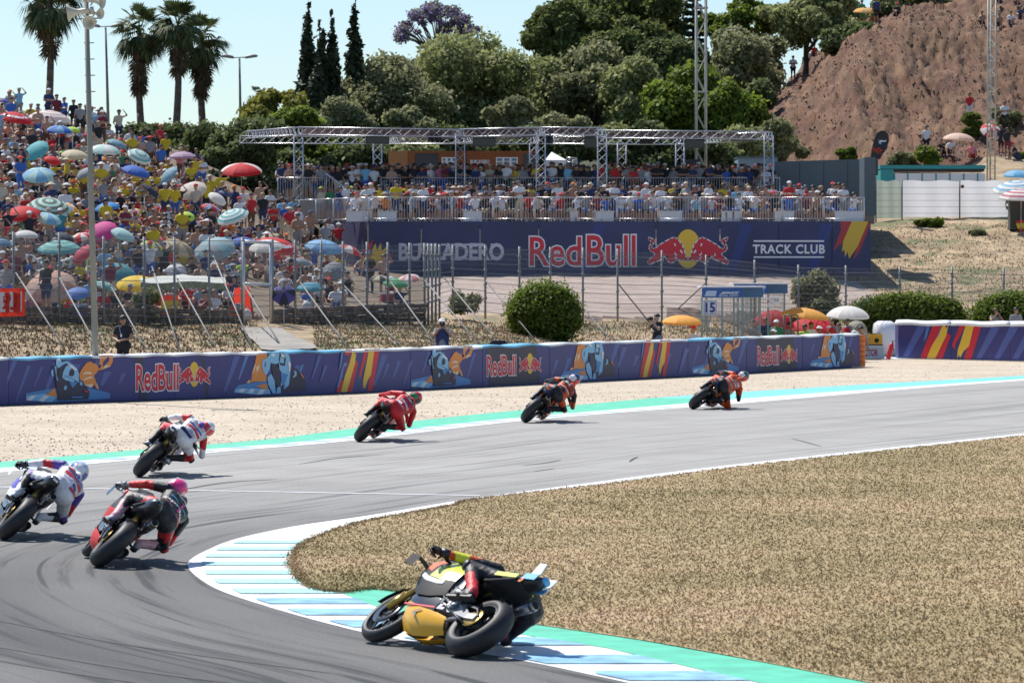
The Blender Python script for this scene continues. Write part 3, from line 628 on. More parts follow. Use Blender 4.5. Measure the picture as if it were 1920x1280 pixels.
def build_barrier():
    t = empty('padded_barrier', bar_base(-170)); t.location = (0, 0, 0)
    props(t, 'long purple printed padded barrier standing between gravel trap and grassy bank', 'barrier')
    seams = [-170, 16, 172, 328, 500, 645, 770, 905, 1030, 1160, 1290, 1400, 1505, 1612]
    for i, (a, b) in enumerate(zip(seams, seams[1:])):
        g = 3 if i else 0
        mb = MB(); A0 = bar_base(a + .35); B0 = bar_base(b - .35); bk = -BN * .75
        h = BH - .03
        q = [A0, B0, B0 + bk, A0 + bk]
        mb.add([Vector((v.x, v.y, .0)) for v in q] + [Vector((v.x, v.y, h)) for v in q], [(0, 1, 5, 4), (1, 2, 6, 5), (2, 3, 7, 6), (3, 0, 4, 7), (3, 2, 1, 0)])
        mb.build('banner_panel', PURP, t)
        # padded top, sagging a little
        mb = MB(); n = 9; rings = []
        for k in range(n):
            px = a + .35 + (b - a - .7) * k / (n - 1); c = bar_base(px); z = BH - .03 + .02 * math.sin(px * .09) + .012 * math.sin(px * .31)
            f = .04
            rings.append([Vector((c.x, c.y, z - .02)) + BN * f * .3, Vector((c.x, c.y, z + .015)) + BN * f * .5, Vector((c.x, c.y, z + .04)) + BN * -.02, Vector((c.x, c.y, z + .05)) + BN * -.4, Vector((c.x, c.y, z + .03)) + BN * -.78, Vector((c.x, c.y, z - .05)) + BN * -.76])
        mb.loft(rings, closed=True); cv = mb.build('top_cover', mat('white_vinyl', (.72, .74, .76), .4) if i % 3 != 1 else mat('light_blue_vinyl', (.16, .45, .65), .4), t)
        if i > 7: cv.scale = (1, 1, 1)
    # dark strip along the foot, painting in the barrier's shade on the gravel
    mb = MB(); n = 60; r0 = []; r1 = []
    for k in range(n):
        c = bar_base(-170 + 1782 * k / (n - 1)); r0.append(Vector((c.x, c.y, -.004)) + BN * .02); r1.append(Vector((c.x, c.y, -.004)) + BN * (.22 + .05 * math.sin(k)))
    for k in range(n - 1): mb.poly([r0[k], r1[k], r1[k + 1], r0[k + 1]])
    mb.build('ground_strip', mat('foot_shade', (.10, .09, .085), .95), t)
    F2 = lambda x, v, o: bar_uv(x, .02 + v * 1.0, o)
    # soft diagonal streaks
    mb = MB(); mb2 = MB()
    for x in np.arange(-160, 1600, 23):
        wv = RNG.uniform(4, 13) * (1.2 - x / 3200); x += RNG.uniform(-8, 8); top = RNG.uniform(.6, .97); bot = RNG.uniform(.03, .4)
        if any(a - 14 < x < b + 6 for a, b in ((250, 398), (905, 1020), (1412, 1500))): continue
        tgt = mb if RNG.random() < .75 else mb2
        sl = 26 * (1.1 - x / 3000)
        tgt.poly([bar_uv(x + sl * top, top, .003), bar_uv(x + sl * bot, bot, .003), bar_uv(x + sl * bot + wv * .5, bot + .02, .003), bar_uv(x + sl * top + wv, top - .01, .003)])
    props(mb.build('streak_print', STRK, t), kind='stuff'); props(mb2.build('streak_print', STRK2, t), kind='stuff')
    for a, b in ((48, 212), (770, 886), (1298, 1388)): motif((a, b), MA, (173, 1747, 90, 885), F2, t, 'printed_rider')
    for a, b in ((438, 572), (1050, 1152), (1518, 1602)): motif((a, b), MBm, (32, 915, 62, 555), F2, t, 'printed_rider')
    for a, b in ((630, 712), (1198, 1258)): motif((a, b), FLAG, (-60, 1010, 0, 1000), F2, t, 'flag_print')
    for x0, x1, tb, tt, bb in ((255, 334, (685, 732), (333, 395), (678, 725)), (913, 967, (668, 704), (972, 1015), (662, 701)), (1420, 1460, (651, 684), (1463, 1495), (646, 682))):
        mb = MB(); w_ = (tt[1] - x0)
        flatpolys(mb, [[(x0 + w_ * .05, 0), (tt[1] - w_ * .02, 0), (tt[1] - w_ * .1, 1), (x0 - w_ * .02, 1)]], lambda x, v: bar_uv(x, .02 + v * .95, .003)); mb.build('dark_print_field', CHAR, t)
        for nm, mm, of, grow in (('lettering_outline', WHTP, .006, .055), ('lettering', REDP, .009, .022)):
            sp = (x1 - x0)
            text_on(nm, 'Red', (x0, tb[0], x0 + sp * .50, tb[1]), lambda a, b: bar_pt(a, b, of), mm, t, offset=grow)
            text_on(nm, 'Bull', (x0 + sp * .53, tb[0] - 1, x1, tb[1] - 1.5), lambda a, b: bar_pt(a, b, of), mm, t, offset=grow)
        bull_logo((tt[0], bb[0], tt[1], bb[1]), lambda a, b, o: bar_pt(a, b, o + .003), t)
    # orange end post
    a = bar_base(1612); 
    e = empty('barrier_end_post', (0, 0, 0), 0, 'orange plastic end post closing the purple barrier', 'post')
    for k in range(6):
        mb = MB(); c = Vector((a.x, a.y, 0)) + Vector((.535, .845, 0)) * .24 - BN * .12
        mb.lathe([(.0, .01), (.19, .0), (.2, .03), (.2, .16), (.17, .18), (0, .18)], (c.x, c.y, .19 * k), 14)
        mb.v = [(v[0] + (c.y - v[1]) * -.0, v[1], v[2]) for v in mb.v]
        mb.build('drum', mat('orange_plastic', (.75, .20, .03), .45), e)
build_barrier()

# ------------------------------------------------------------------ right-hand barrier
def build_right_barrier():
    t = empty('padded_barrier', (0, 0, 0), 0, 'navy padded barrier with two red and yellow brush stripes, at the corner exit', 'barrier')
    A = G(1684, 671); B = G(2250, 684); H = 1.36
    def pt(px, v, o=0.0):
        s = (px - 1684) / (2250 - 1684); p = A.lerp(B, s); return Vector((p.x, p.y - o, H * v))
    NV = mat('deep_blue_vinyl', (.045, .045, .17), .45, var=.1, scale=.5)
    xs = [1684, 1790, 1905, 2060, 2250]
    for a, b in zip(xs, xs[1:]):
        mb = MB(); q = [pt(a + .2, 0), pt(b - .2, 0), pt(b - .2, 0, -1.2), pt(a + .2, 0, -1.2)]
        mb.add([v for v in q] + [v + Vector((0, 0, H - .02)) for v in q], [(0, 1, 5, 4), (1, 2, 6, 5), (2, 3, 7, 6), (3, 0, 4, 7)])
        mb.build('banner_panel', NV, t)
        mb = MB(); rings = []
        for k in range(10):
            px = a + (b - a) * k / 9; z = H + .05 * math.sin(k * .9) * .4
            rings.append([pt(px, 0, .03) + Vector((0, 0, z - .06)), pt(px, 0, .06) + Vector((0, 0, z + .03)), pt(px, 0, -.1) + Vector((0, 0, z + .11)), pt(px, 0, -.7) + Vector((0, 0, z + .14)), pt(px, 0, -1.25) + Vector((0, 0, z + .04)), pt(px, 0, -1.2) + Vector((0, 0, z - .06))])
        mb.loft(rings); mb.build('top_cover', mat('white_vinyl', (.8, .8, .8), .4), t)
    mb = MB(); mb.poly([pt(1684, .0, .02) + Vector((0, 0, -.0)), pt(2250, 0, .02), pt(2250, 0, .35), pt(1684, 0, .35)]); mb.build('ground_strip', mat('white_vinyl', (.8, .8, .8), .4), t)
    mb = MB()
    for x in (1700, 1738, 1845, 1880, 1915): mb.poly([pt(x + 24, .95, .004), pt(x - 6, .05, .004), pt(x + 4, .03, .004), pt(x + 40, .92, .004)])
    props(mb.build('streak_print', STRK, t), kind='stuff')
    motif((1728, 1850), FLAG, (-60, 1010, 0, 1000), lambda x, v, o: pt(x, v, o + .003), t, 'flag_print', )
    # white air cushion leaning at its end
    mb = MB(); c = G(1668, 668); rings = []
    for k, (z, rx, ry, dx) in enumerate([(0, .52, .9, -.05), (.5, .56, 1.0, 0), (1.0, .52, .95, -.05), (1.3, .45, .85, -.08), (1.42, .25, .6, -.1)]):
        rings.append([Vector((c.x + dx + rx * math.copysign(abs(math.cos(a)) ** .6, math.cos(a)), c.y + 1.2 + ry * math.copysign(abs(math.sin(a)) ** .6, math.sin(a)), z)) for a in np.linspace(0, 2 * math.pi, 17)[:-1]])
    mb.loft(rings); o = mb.build('air_cushion', mat('white_cushion', (.8, .8, .82), .5, bump=.3, bscale=2)); props(o, 'white inflatable cushion leaning against the end of the navy barrier', 'air cushion')
build_right_barrier()

def build_odds():
    # box with lettering, generator, fire extinguisher, marshal gap
    c = G(1637, 672); c = Vector((c.x, c.y + .8, 0))
    t = empty('storage_box', (0, 0, 0), 0, 'low white box with red lettering between the two barriers', 'box')
    mb = MB(); mb.box((c.x, c.y, .25), (1.0, .6, .5)); mb.build('body', mat('white_plastic', (.72, .73, .75), .5), t)
    mb = MB(); mb.box((c.x, c.y - .303, .25), (.94, .004, .4)); mb.build('label_panel', mat('grey_blue_panel', (.45, .55, .62), .5), t)
    text_on('lettering', 'CTOR', (1621, 655, 1646, 667), lambda a, b: Vector((P(a, b, c.y - .31).x, c.y - .308, P(a, b, c.y - .31).z)), mat('dark_red_print', (.4, .03, .05), .5), t, offset=.03)
    t = empty('generator', (0, 0, 0), 0, 'yellow generator on top of the white lettered box', 'generator')
    mb = MB(); mb.box((c.x + .05, c.y, .74), (.75, .42, .40)); mb.tube((c.x - .2, c.y - .22, .75), (c.x - .2, c.y - .25, .75), .13, n=14); mb.build('casing', mat('yellow_shell', (.75, .40, .02), .4), t)
    mb = MB(); mb.box((c.x + .05, c.y, .52), (.8, .46, .05)); mb.tube((c.x - .28, c.y, .94), (c.x + .38, c.y, .97), .02); mb.tube((c.x + .2, c.y - .215, .7), (c.x + .2, c.y - .24, .7), .09, n=12); mb.build('frame', mat('black_metal', (.02, .02, .02), .5), t)
    t = empty('fire_extinguisher', (0, 0, 0), 0, 'red fire extinguisher tilted against the white cushion', 'extinguisher')
    e = G(1665, 674); M = Matrix.Rotation(R(14), 3, 'Y')
    mb = MB(); mb.lathe([(0, 0), (.09, .01), (.095, .06), (.095, .55), (.06, .63), (.03, .66), (0, .66)], (e.x, e.y, .01), 12, M); mb.build('cylinder_body', REDP, t)
    mb = MB(); p = Vector((e.x, e.y, .01)); mb.tube(p + M @ Vector((0, 0, .66)), p + M @ Vector((0, 0, .74)), .02); mb.tube(p + M @ Vector((-.02, 0, .74)), p + M @ Vector((.1, 0, .76)), .012); mb.tube(p + M @ Vector((.03, 0, .7)), p + M @ Vector((.14, 0, .35)), .012); mb.build('valve', mat('black_metal', (.02, .02, .02), .5), t)
    # small blue/white floor sheet behind the gap
    mb = MB(); a = G(1640, 672); mb.poly([(a.x - .6, a.y + .1, -.01), (a.x + 1.5, a.y + .1, -.01), (a.x + 1.7, a.y + 3, -.01), (a.x - .5, a.y + 3, -.01)])
    props(mb.build('floor_sheet', mat('pale_blue_sheet', (.5, .68, .75), .6)), kind='structure')
build_odds()
# ================================================================== human figures
# a figure is a list of tapered limbs (a, b, ra, rb, tag); they are fused into one continuous skin
SKIN, TOP, LEGS, SHOE, ARMC, HEADT, GLOVE = range(7)
def _cap_mesh(a, b, ra, rb, n=10):
    a = np.array(a, float); b = np.array(b, float); ax = b - a; L = np.linalg.norm(ax)
    ax = ax / L if L > 1e-6 else np.array([0, 0, 1.0])
    h = np.array([1, 0, 0]) if abs(ax[0]) < .9 else np.array([0, 1, 0])
    u = np.cross(ax, h); u /= np.linalg.norm(u); v = np.cross(ax, u)
    rings = []
    for t in (-80, -50, -20): rings.append((a + ax * ra * math.sin(R(t)), ra * math.cos(R(t))))
    for t in (20, 50, 80): rings.append((b + ax * rb * math.sin(R(t)), rb * math.cos(R(t))))
    V = []; Fs = []
    for c, r in rings:
        for i in range(n):
            q = 2 * math.pi * i / n; V.append(c + (u * math.cos(q) + v * math.sin(q)) * r)
    m = len(rings)
    for j in range(m - 1):
        for i in range(n): Fs.append((j * n + i, j * n + (i + 1) % n, (j + 1) * n + (i + 1) % n, (j + 1) * n + i))
    Fs.append(tuple(range(n))[::-1]); Fs.append(tuple((m - 1) * n + i for i in range(n)))
    return V, Fs
def fuse(limbs, voxel, smooth=2, decim=None):
    """returns verts, faces, tag per face, limb index per face, along (0..1) per face"""
    V = []; Fs = []
    for (a, b, ra, rb, tag) in limbs:
        v, f = _cap_mesh(a, b, ra, rb); k = len(V); V += v; Fs += [tuple(i + k for i in q) for q in f]
    me = bpy.data.meshes.new('f'); me.from_pydata([tuple(v) for v in V], [], Fs); o = bpy.data.objects.new('f', me); COL.objects.link(o)
    m = o.modifiers.new('r', 'REMESH'); m.mode = 'VOXEL'; m.voxel_size = voxel; m.adaptivity = 0
    if smooth: s = o.modifiers.new('s', 'SMOOTH'); s.factor = .5; s.iterations = smooth
    if decim: d = o.modifiers.new('d', 'DECIMATE'); d.ratio = decim
    bpy.context.view_layer.update()
    r = bpy.data.meshes.new_from_object(o.evaluated_get(bpy.context.evaluated_depsgraph_get()))
    bpy.data.objects.remove(o); bpy.data.meshes.remove(me)
    co = np.empty(len(r.vertices) * 3, np.float32); r.vertices.foreach_get('co', co); co = co.reshape(-1, 3)
    cen = np.empty(len(r.polygons) * 3, np.float32); r.polygons.foreach_get('center', cen); cen = cen.reshape(-1, 3)
    best = np.full(len(cen), 1e9); li = np.zeros(len(cen), int); al = np.zeros(len(cen))
    for i, (a, b, ra, rb, tag) in enumerate(limbs):
        a = np.array(a, float); b = np.array(b, float); ab = b - a; L2 = ab @ ab
        t = np.clip(((cen - a) @ ab) / L2, 0, 1) if L2 > 1e-9 else np.zeros(len(cen))
        d = np.linalg.norm(cen - (a + t[:, None] * ab), axis=1) - (ra + (rb - ra) * t)
        m_ = d < best - 1e-4; best[m_] = d[m_]; li[m_] = i; al[m_] = t[m_]
    tags = np.array([l[4] for l in limbs])[li]
    fs = [tuple(p.vertices) for p in r.polygons]
    bpy.data.meshes.remove(r)
    return co, fs, tags, li, al, cen

def body_limbs(J, fat=1.0, sleeves='short', trousers='short'):
    """J: dict of joints -> limbs. Facing -y (towards the camera)."""
    f = fat; L = []
    pel, ch, nk, hd = (np.array(J[k]) for k in ('pelvis', 'chest', 'neck', 'head'))
    sl, sr = np.array(J['shl']), np.array(J['shr'])
    L += [(pel + (sl - sr) * .22, pel + (sr - sl) * .22, .135 * f, .135 * f, LEGS)]
    mid = (pel * .5 + ch * .5)
    L += [(pel + (ch - pel) * .2, mid, .155 * f, .15 * f, TOP), (mid + (sl - sr) * .12, ch + (sl - sr) * .2, .11 * f, .12 * f, TOP), (mid + (sr - sl) * .12, ch + (sr - sl) * .2, .11 * f, .12 * f, TOP)]
    L += [(sl * .9 + sr * .1, sr * .9 + sl * .1, .075 * f, .075 * f, TOP), (ch, (sl + sr) / 2, .13 * f, .09 * f, TOP)]
    L += [((sl + sr) / 2, nk, .06, .055, SKIN), (hd + (nk - hd) * .25, hd + (hd - nk) * .12, .085, .098, HEADT)]
    fw = np.array(J.get('face', (0, -1, 0)), float)
    L += [(hd + fw * .045 + (nk - hd) * .35, hd + fw * .05 + (nk - hd) * .1, .055, .06, HEADT), (hd + fw * .105, hd + fw * .09 + (hd - nk) * .1, .017, .012, HEADT)]
    for s, S_, E, H in (('l', sl, np.array(J['ell']), np.array(J['hal'])), ('r', sr, np.array(J['elr']), np.array(J['har']))):
        m_ = S_ + (E - S_) * .55
        L += [(S_, m_, .062 * f, .052 * f, TOP), (m_, E, .05 * f, .043 * f, TOP if sleeves == 'long' else ARMC), (E, H, .043 * f, .03, TOP if sleeves == 'long' else ARMC)]
        d = (H - E); d = d / (np.linalg.norm(d) + 1e-9)
        L += [(H, H + d * .08, .034, .028, GLOVE)]
    for s, K, A, T in (('l', 'knl', 'anl', 'tol'), ('r', 'knr', 'anr', 'tor')):
        hip = pel + (sl - sr) * (.27 if s == 'l' else -.27) * .9; K = np.array(J[K]); A = np.array(J[A]); T = np.array(J[T])
        m_ = hip + (K - hip) * .8
        L += [(hip, m_, .095 * f, .07 * f, LEGS), (m_, K, .068 * f, .06, LEGS if trousers == 'long' else SKIN), (K, A, .058, .042, LEGS if trousers == 'long' else SKIN), (A, T, .045, .035, SHOE)]
    return L
def J_stand(arms='down', turn=0.0):
    J = dict(pelvis=(0, 0, .95), chest=(0, .01, 1.28), neck=(0, 0, 1.50), head=(0, -.02, 1.64), shl=(.19, .01, 1.42), shr=(-.19, .01, 1.42),
             knl=(.10, -.02, .50), anl=(.11, .03, .09), tol=(.12, -.13, .04), knr=(-.10, -.02, .50), anr=(-.11, .03, .09), tor=(-.12, -.13, .04))
    if arms == 'down': J.update(ell=(.27, .03, 1.14), hal=(.27, -.06, .90), elr=(-.27, .03, 1.14), har=(-.26, -.08, .91))
    if arms == 'camera': J.update(ell=(.26, -.16, 1.26), hal=(.07, -.25, 1.50), elr=(-.26, -.16, 1.26), har=(-.07, -.25, 1.50))
    if arms == 'clasp': J.update(ell=(.30, -.05, 1.16), hal=(.03, -.25, 1.08), elr=(-.30, -.05, 1.16), har=(-.03, -.25, 1.07))
    if arms == 'cross': J.update(ell=(.28, -.10, 1.18), hal=(-.08, -.20, 1.24), elr=(-.28, -.10, 1.18), har=(.08, -.19, 1.20))
    if arms == 'raise': J.update(ell=(.38, -.08, 1.50), hal=(.20, -.12, 1.72), elr=(-.27, .03, 1.14), har=(-.20, -.18, 1.0))
    return J
def J_sit(arms='knees', lean=0.0):
    J = dict(pelvis=(0, .02, .14), chest=(0, -.02 - lean, .46), neck=(0, -.05 - lean * 1.5, .68), head=(0, -.09 - lean * 1.7, .82), shl=(.165, -.03 - lean * 1.3, .59), shr=(-.165, -.03 - lean * 1.3, .59),
             knl=(.17, -.42, .34), anl=(.14, -.50, -.06), tol=(.15, -.64, -.10), knr=(-.17, -.42, .34), anr=(-.14, -.50, -.06), tor=(-.15, -.64, -.10))
    if arms == 'knees': J.update(ell=(.28, -.22, .40), hal=(.14, -.45, .40), elr=(-.28, -.22, .40), har=(-.12, -.45, .40))
    if arms == 'shade': J.update(ell=(.33, -.22, .62), hal=(.12, -.22, .86), elr=(-.28, -.2, .38), har=(-.14, -.42, .38))
    if arms == 'phone': J.update(ell=(.25, -.26, .44), hal=(.06, -.38, .66), elr=(-.25, -.26, .44), har=(-.05, -.38, .66))
    if arms == 'back': J.update(ell=(.30, .16, .40), hal=(.30, .32, .14), elr=(-.30, .16, .40), har=(-.30, .32, .14))
    return J
def J_bench(arms='knees'):
    J = J_sit(arms); out = {}
    for k, v in J.items(): out[k] = (v[0], v[1], v[2] + .38)
    out.update(knl=(.15, -.42, .50), anl=(.14, -.42, .09), tol=(.15, -.55, .04), knr=(-.15, -.42, .50), anr=(-.14, -.42, .09), tor=(-.15, -.55, .04))
    return out
POSES = {}
def pose(name, J, fat=1.0, sl='short', tr='short', voxel=.036, decim=.5):
    co, fs, tags, li, al, cen = fuse(body_limbs(J, fat, sl, tr), voxel, 2, decim)
    POSES[name] = (co, fs, tags, J)
pose('stand', J_stand('down')); pose('stand_cross', J_stand('cross'), 1.08, 'short', 'long'); pose('stand_camera', J_stand('camera'), 1.0)
pose('stand_raise', J_stand('raise')); pose('stand_long', J_stand('clasp'), 1.05, 'short', 'long')
pose('sit', J_sit('knees')); pose('sit_lean', J_sit('knees', .12), 1.1); pose('sit_shade', J_sit('shade')); pose('sit_phone', J_sit('phone', .05)); pose('sit_back', J_sit('back', -.1), 1.1)
pose('bench', J_bench('knees')); pose('bench_phone', J_bench('phone')); pose('bench_shade', J_bench('shade'))

# hair and headgear as separate meshes round a head at the origin facing -y
def dome(r, zlo, squash=1.0, brim=None, n=12, back=0.0):
    mb = MB(); prof = []
    for t in np.linspace(0, 1, 6):
        a = t * (math.pi / 2 - math.asin(max(-.9, zlo / r))) if False else t
    zs = np.linspace(zlo, r * squash, 6); prof = [(math.sqrt(max(0, r * r - (z / squash) ** 2)) if z < r * squash else 0.0, z) for z in zs]
    mb.lathe(prof, (0, back, 0), n)
    if brim == 'peak':
        a = [(-.075, -.06, zlo + .02), (.075, -.06, zlo + .02), (.065, -.17, zlo), (0, -.195, zlo), (-.065, -.17, zlo)]
        mb.add([Vector(q) for q in a] + [Vector(q) + Vector((0, 0, .012)) for q in a], [(4, 3, 2, 1, 0), (5, 6, 7, 8, 9), (0, 1, 6, 5), (1, 2, 7, 6), (2, 3, 8, 7), (3, 4, 9, 8), (4, 0, 5, 9)])
    if brim == 'round': mb.lathe([(r * .9, zlo + .02), (r + .09, zlo - .02), (r + .09, zlo - .01), (r * .9, zlo + .035)], (0, back, 0), n)
    return mb
HATS = {}
HATS['hair'] = dome(.113, .0, 1.05, back=.022).mesh('hair'); HATS['cap'] = dome(.118, .02, 1.0, 'peak', back=.004).mesh('cap'); HATS['hat'] = dome(.118, .03, 1.0, 'round').mesh('sun_hat')
mb = dome(.118, -.02, 1.05, back=.025); mb.loft([[Vector((x * w_, .07 + y * .04, z)) for x, y in ((-1, 0), (-.7, 1), (.7, 1), (1, 0), (.6, -.6), (-.6, -.6))] for z, w_ in ((.02, .095), (-.12, .09), (-.22, .07))]); HATS['long_hair'] = mb.mesh('long_hair')
HEADW = {'cap': 'cap', 'hat': 'sun hat', 'hair': 'hair', 'long_hair': 'long hair'}
SKM = [mat('skin_light', (.50, .30, .21), .55), mat('skin_tan', (.38, .21, .13), .55), mat('skin_dark', (.22, .12, .08), .55)]
CLOTH = {n_: mat('cloth_' + n_.replace(' ', '_'), c, .85) for n_, c in {
 'yellow': (.64, .47, .025), 'white': (.72, .72, .72), 'black': (.025, .025, .03), 'red': (.55, .03, .035), 'navy': (.035, .05, .13), 'blue': (.05, .15, .48), 'sky blue': (.22, .48, .66),
 'grey': (.28, .28, .29), 'green': (.06, .26, .12), 'orange': (.72, .22, .04), 'pink': (.62, .22, .30), 'maroon': (.20, .03, .05), 'cream': (.60, .52, .38), 'teal': (.05, .30, .32), 'lime': (.50, .70, .08), 'purple': (.22, .12, .36), 'brown': (.14, .08, .05)}.items()}
SHOEM = mat('shoe_grey', (.3, .3, .3), .8); HAIRM = {'dark': mat('hair_dark', (.02, .014, .01), .6), 'brown': mat('hair_brown', (.09, .045, .02), .6), 'fair': mat('hair_fair', (.32, .21, .10), .6)}
PM = {}
def pose_mesh(p):
    if p not in PM:
        co, fs, tags, J = POSES[p]; me = bpy.data.meshes.new('person'); me.from_pydata([tuple(v) for v in co], [], fs)
        remap = {SKIN: 0, HEADT: 0, GLOVE: 0, ARMC: 0, TOP: 1, LEGS: 2, SHOE: 3}
        me.polygons.foreach_set('material_index', [remap[t] for t in tags]); me.polygons.foreach_set('use_smooth', [True] * len(fs))
        for k in range(4): me.materials.append(SHOEM)
        me.update(); PM[p] = me
    return PM[p]
def slots(o, ms):
    for i, m in enumerate(ms): o.material_slots[i].link = 'OBJECT'; o.material_slots[i].material = m
HATOBJ = {}
def person(p, loc, rz, skin, top, legs, head, headcol, s=1.0, bare=False):
    o = bpy.data.objects.new('person', pose_mesh(p)); COL.objects.link(o); o.location = loc; o.rotation_euler = (0, 0, rz); o.scale = (s, s, s)
    slots(o, [SKM[skin], SKM[skin] if bare else CLOTH[top], CLOTH[legs], SHOEM])
    me = HATS[head]
    if not me.materials: me.materials.append(SHOEM)
    h = bpy.data.objects.new({'cap': 'cap', 'hat': 'sun_hat', 'hair': 'hair', 'long_hair': 'hair'}[head], me); COL.objects.link(h); h.parent = o
    hd = Vector(POSES[p][3]['head']); h.location = (hd.x, hd.y, hd.z + .03)
    slots(h, [CLOTH[headcol] if head in ('cap', 'hat') else HAIRM[headcol]])
    return o
class CrowdMass:
    def __init__(s): s.V = []; s.F = []; s.M = []; s.n = 0; s.mats = []
    def mi(s, m):
        if m not in s.mats: s.mats.append(m)
        return s.mats.index(m)
    def add(s, p, loc, rz, skin, top, legs, head, headcol, sc=1.0, bare=False):
        co, fs, tags, J = POSES[p]; c, sn = math.cos(rz), math.sin(rz); Rm = np.array([[c, -sn, 0], [sn, c, 0], [0, 0, 1]])
        def put(co, fs, mm):
            v = (np.asarray(co) * sc) @ Rm.T + np.array(loc); k = s.n
            s.V.append(v); s.n += len(v); s.F += [tuple(i + k for i in f) for f in fs]; s.M += mm
        sk = s.mi(SKM[skin]); tp = sk if bare else s.mi(CLOTH[top]); lg = s.mi(CLOTH[legs]); sh = s.mi(SHOEM)
        mm = {SKIN: sk, HEADT: sk, GLOVE: sk, ARMC: sk, TOP: tp, LEGS: lg, SHOE: sh}
        put(co, fs, [mm[t] for t in tags])
        h = HATS[head]; hc = np.array([tuple(v.co) for v in h.vertices]); hd = np.array(J['head']); hm = s.mi(CLOTH[headcol] if head in ('cap', 'hat') else HAIRM[headcol])
        put(hc + hd + np.array([0, 0, .03]), [tuple(q.vertices) for q in h.polygons], [hm] * len(h.polygons))
    def build(s, name, label):
        V = np.concatenate(s.V); me = bpy.data.meshes.new(name); me.from_pydata(V.tolist(), [], s.F)
        for m in s.mats: me.materials.append(m)
        me.polygons.foreach_set('material_index', s.M); me.polygons.foreach_set('use_smooth', [True] * len(s.F)); me.update()
        return props(link(name, me), label, kind='stuff')
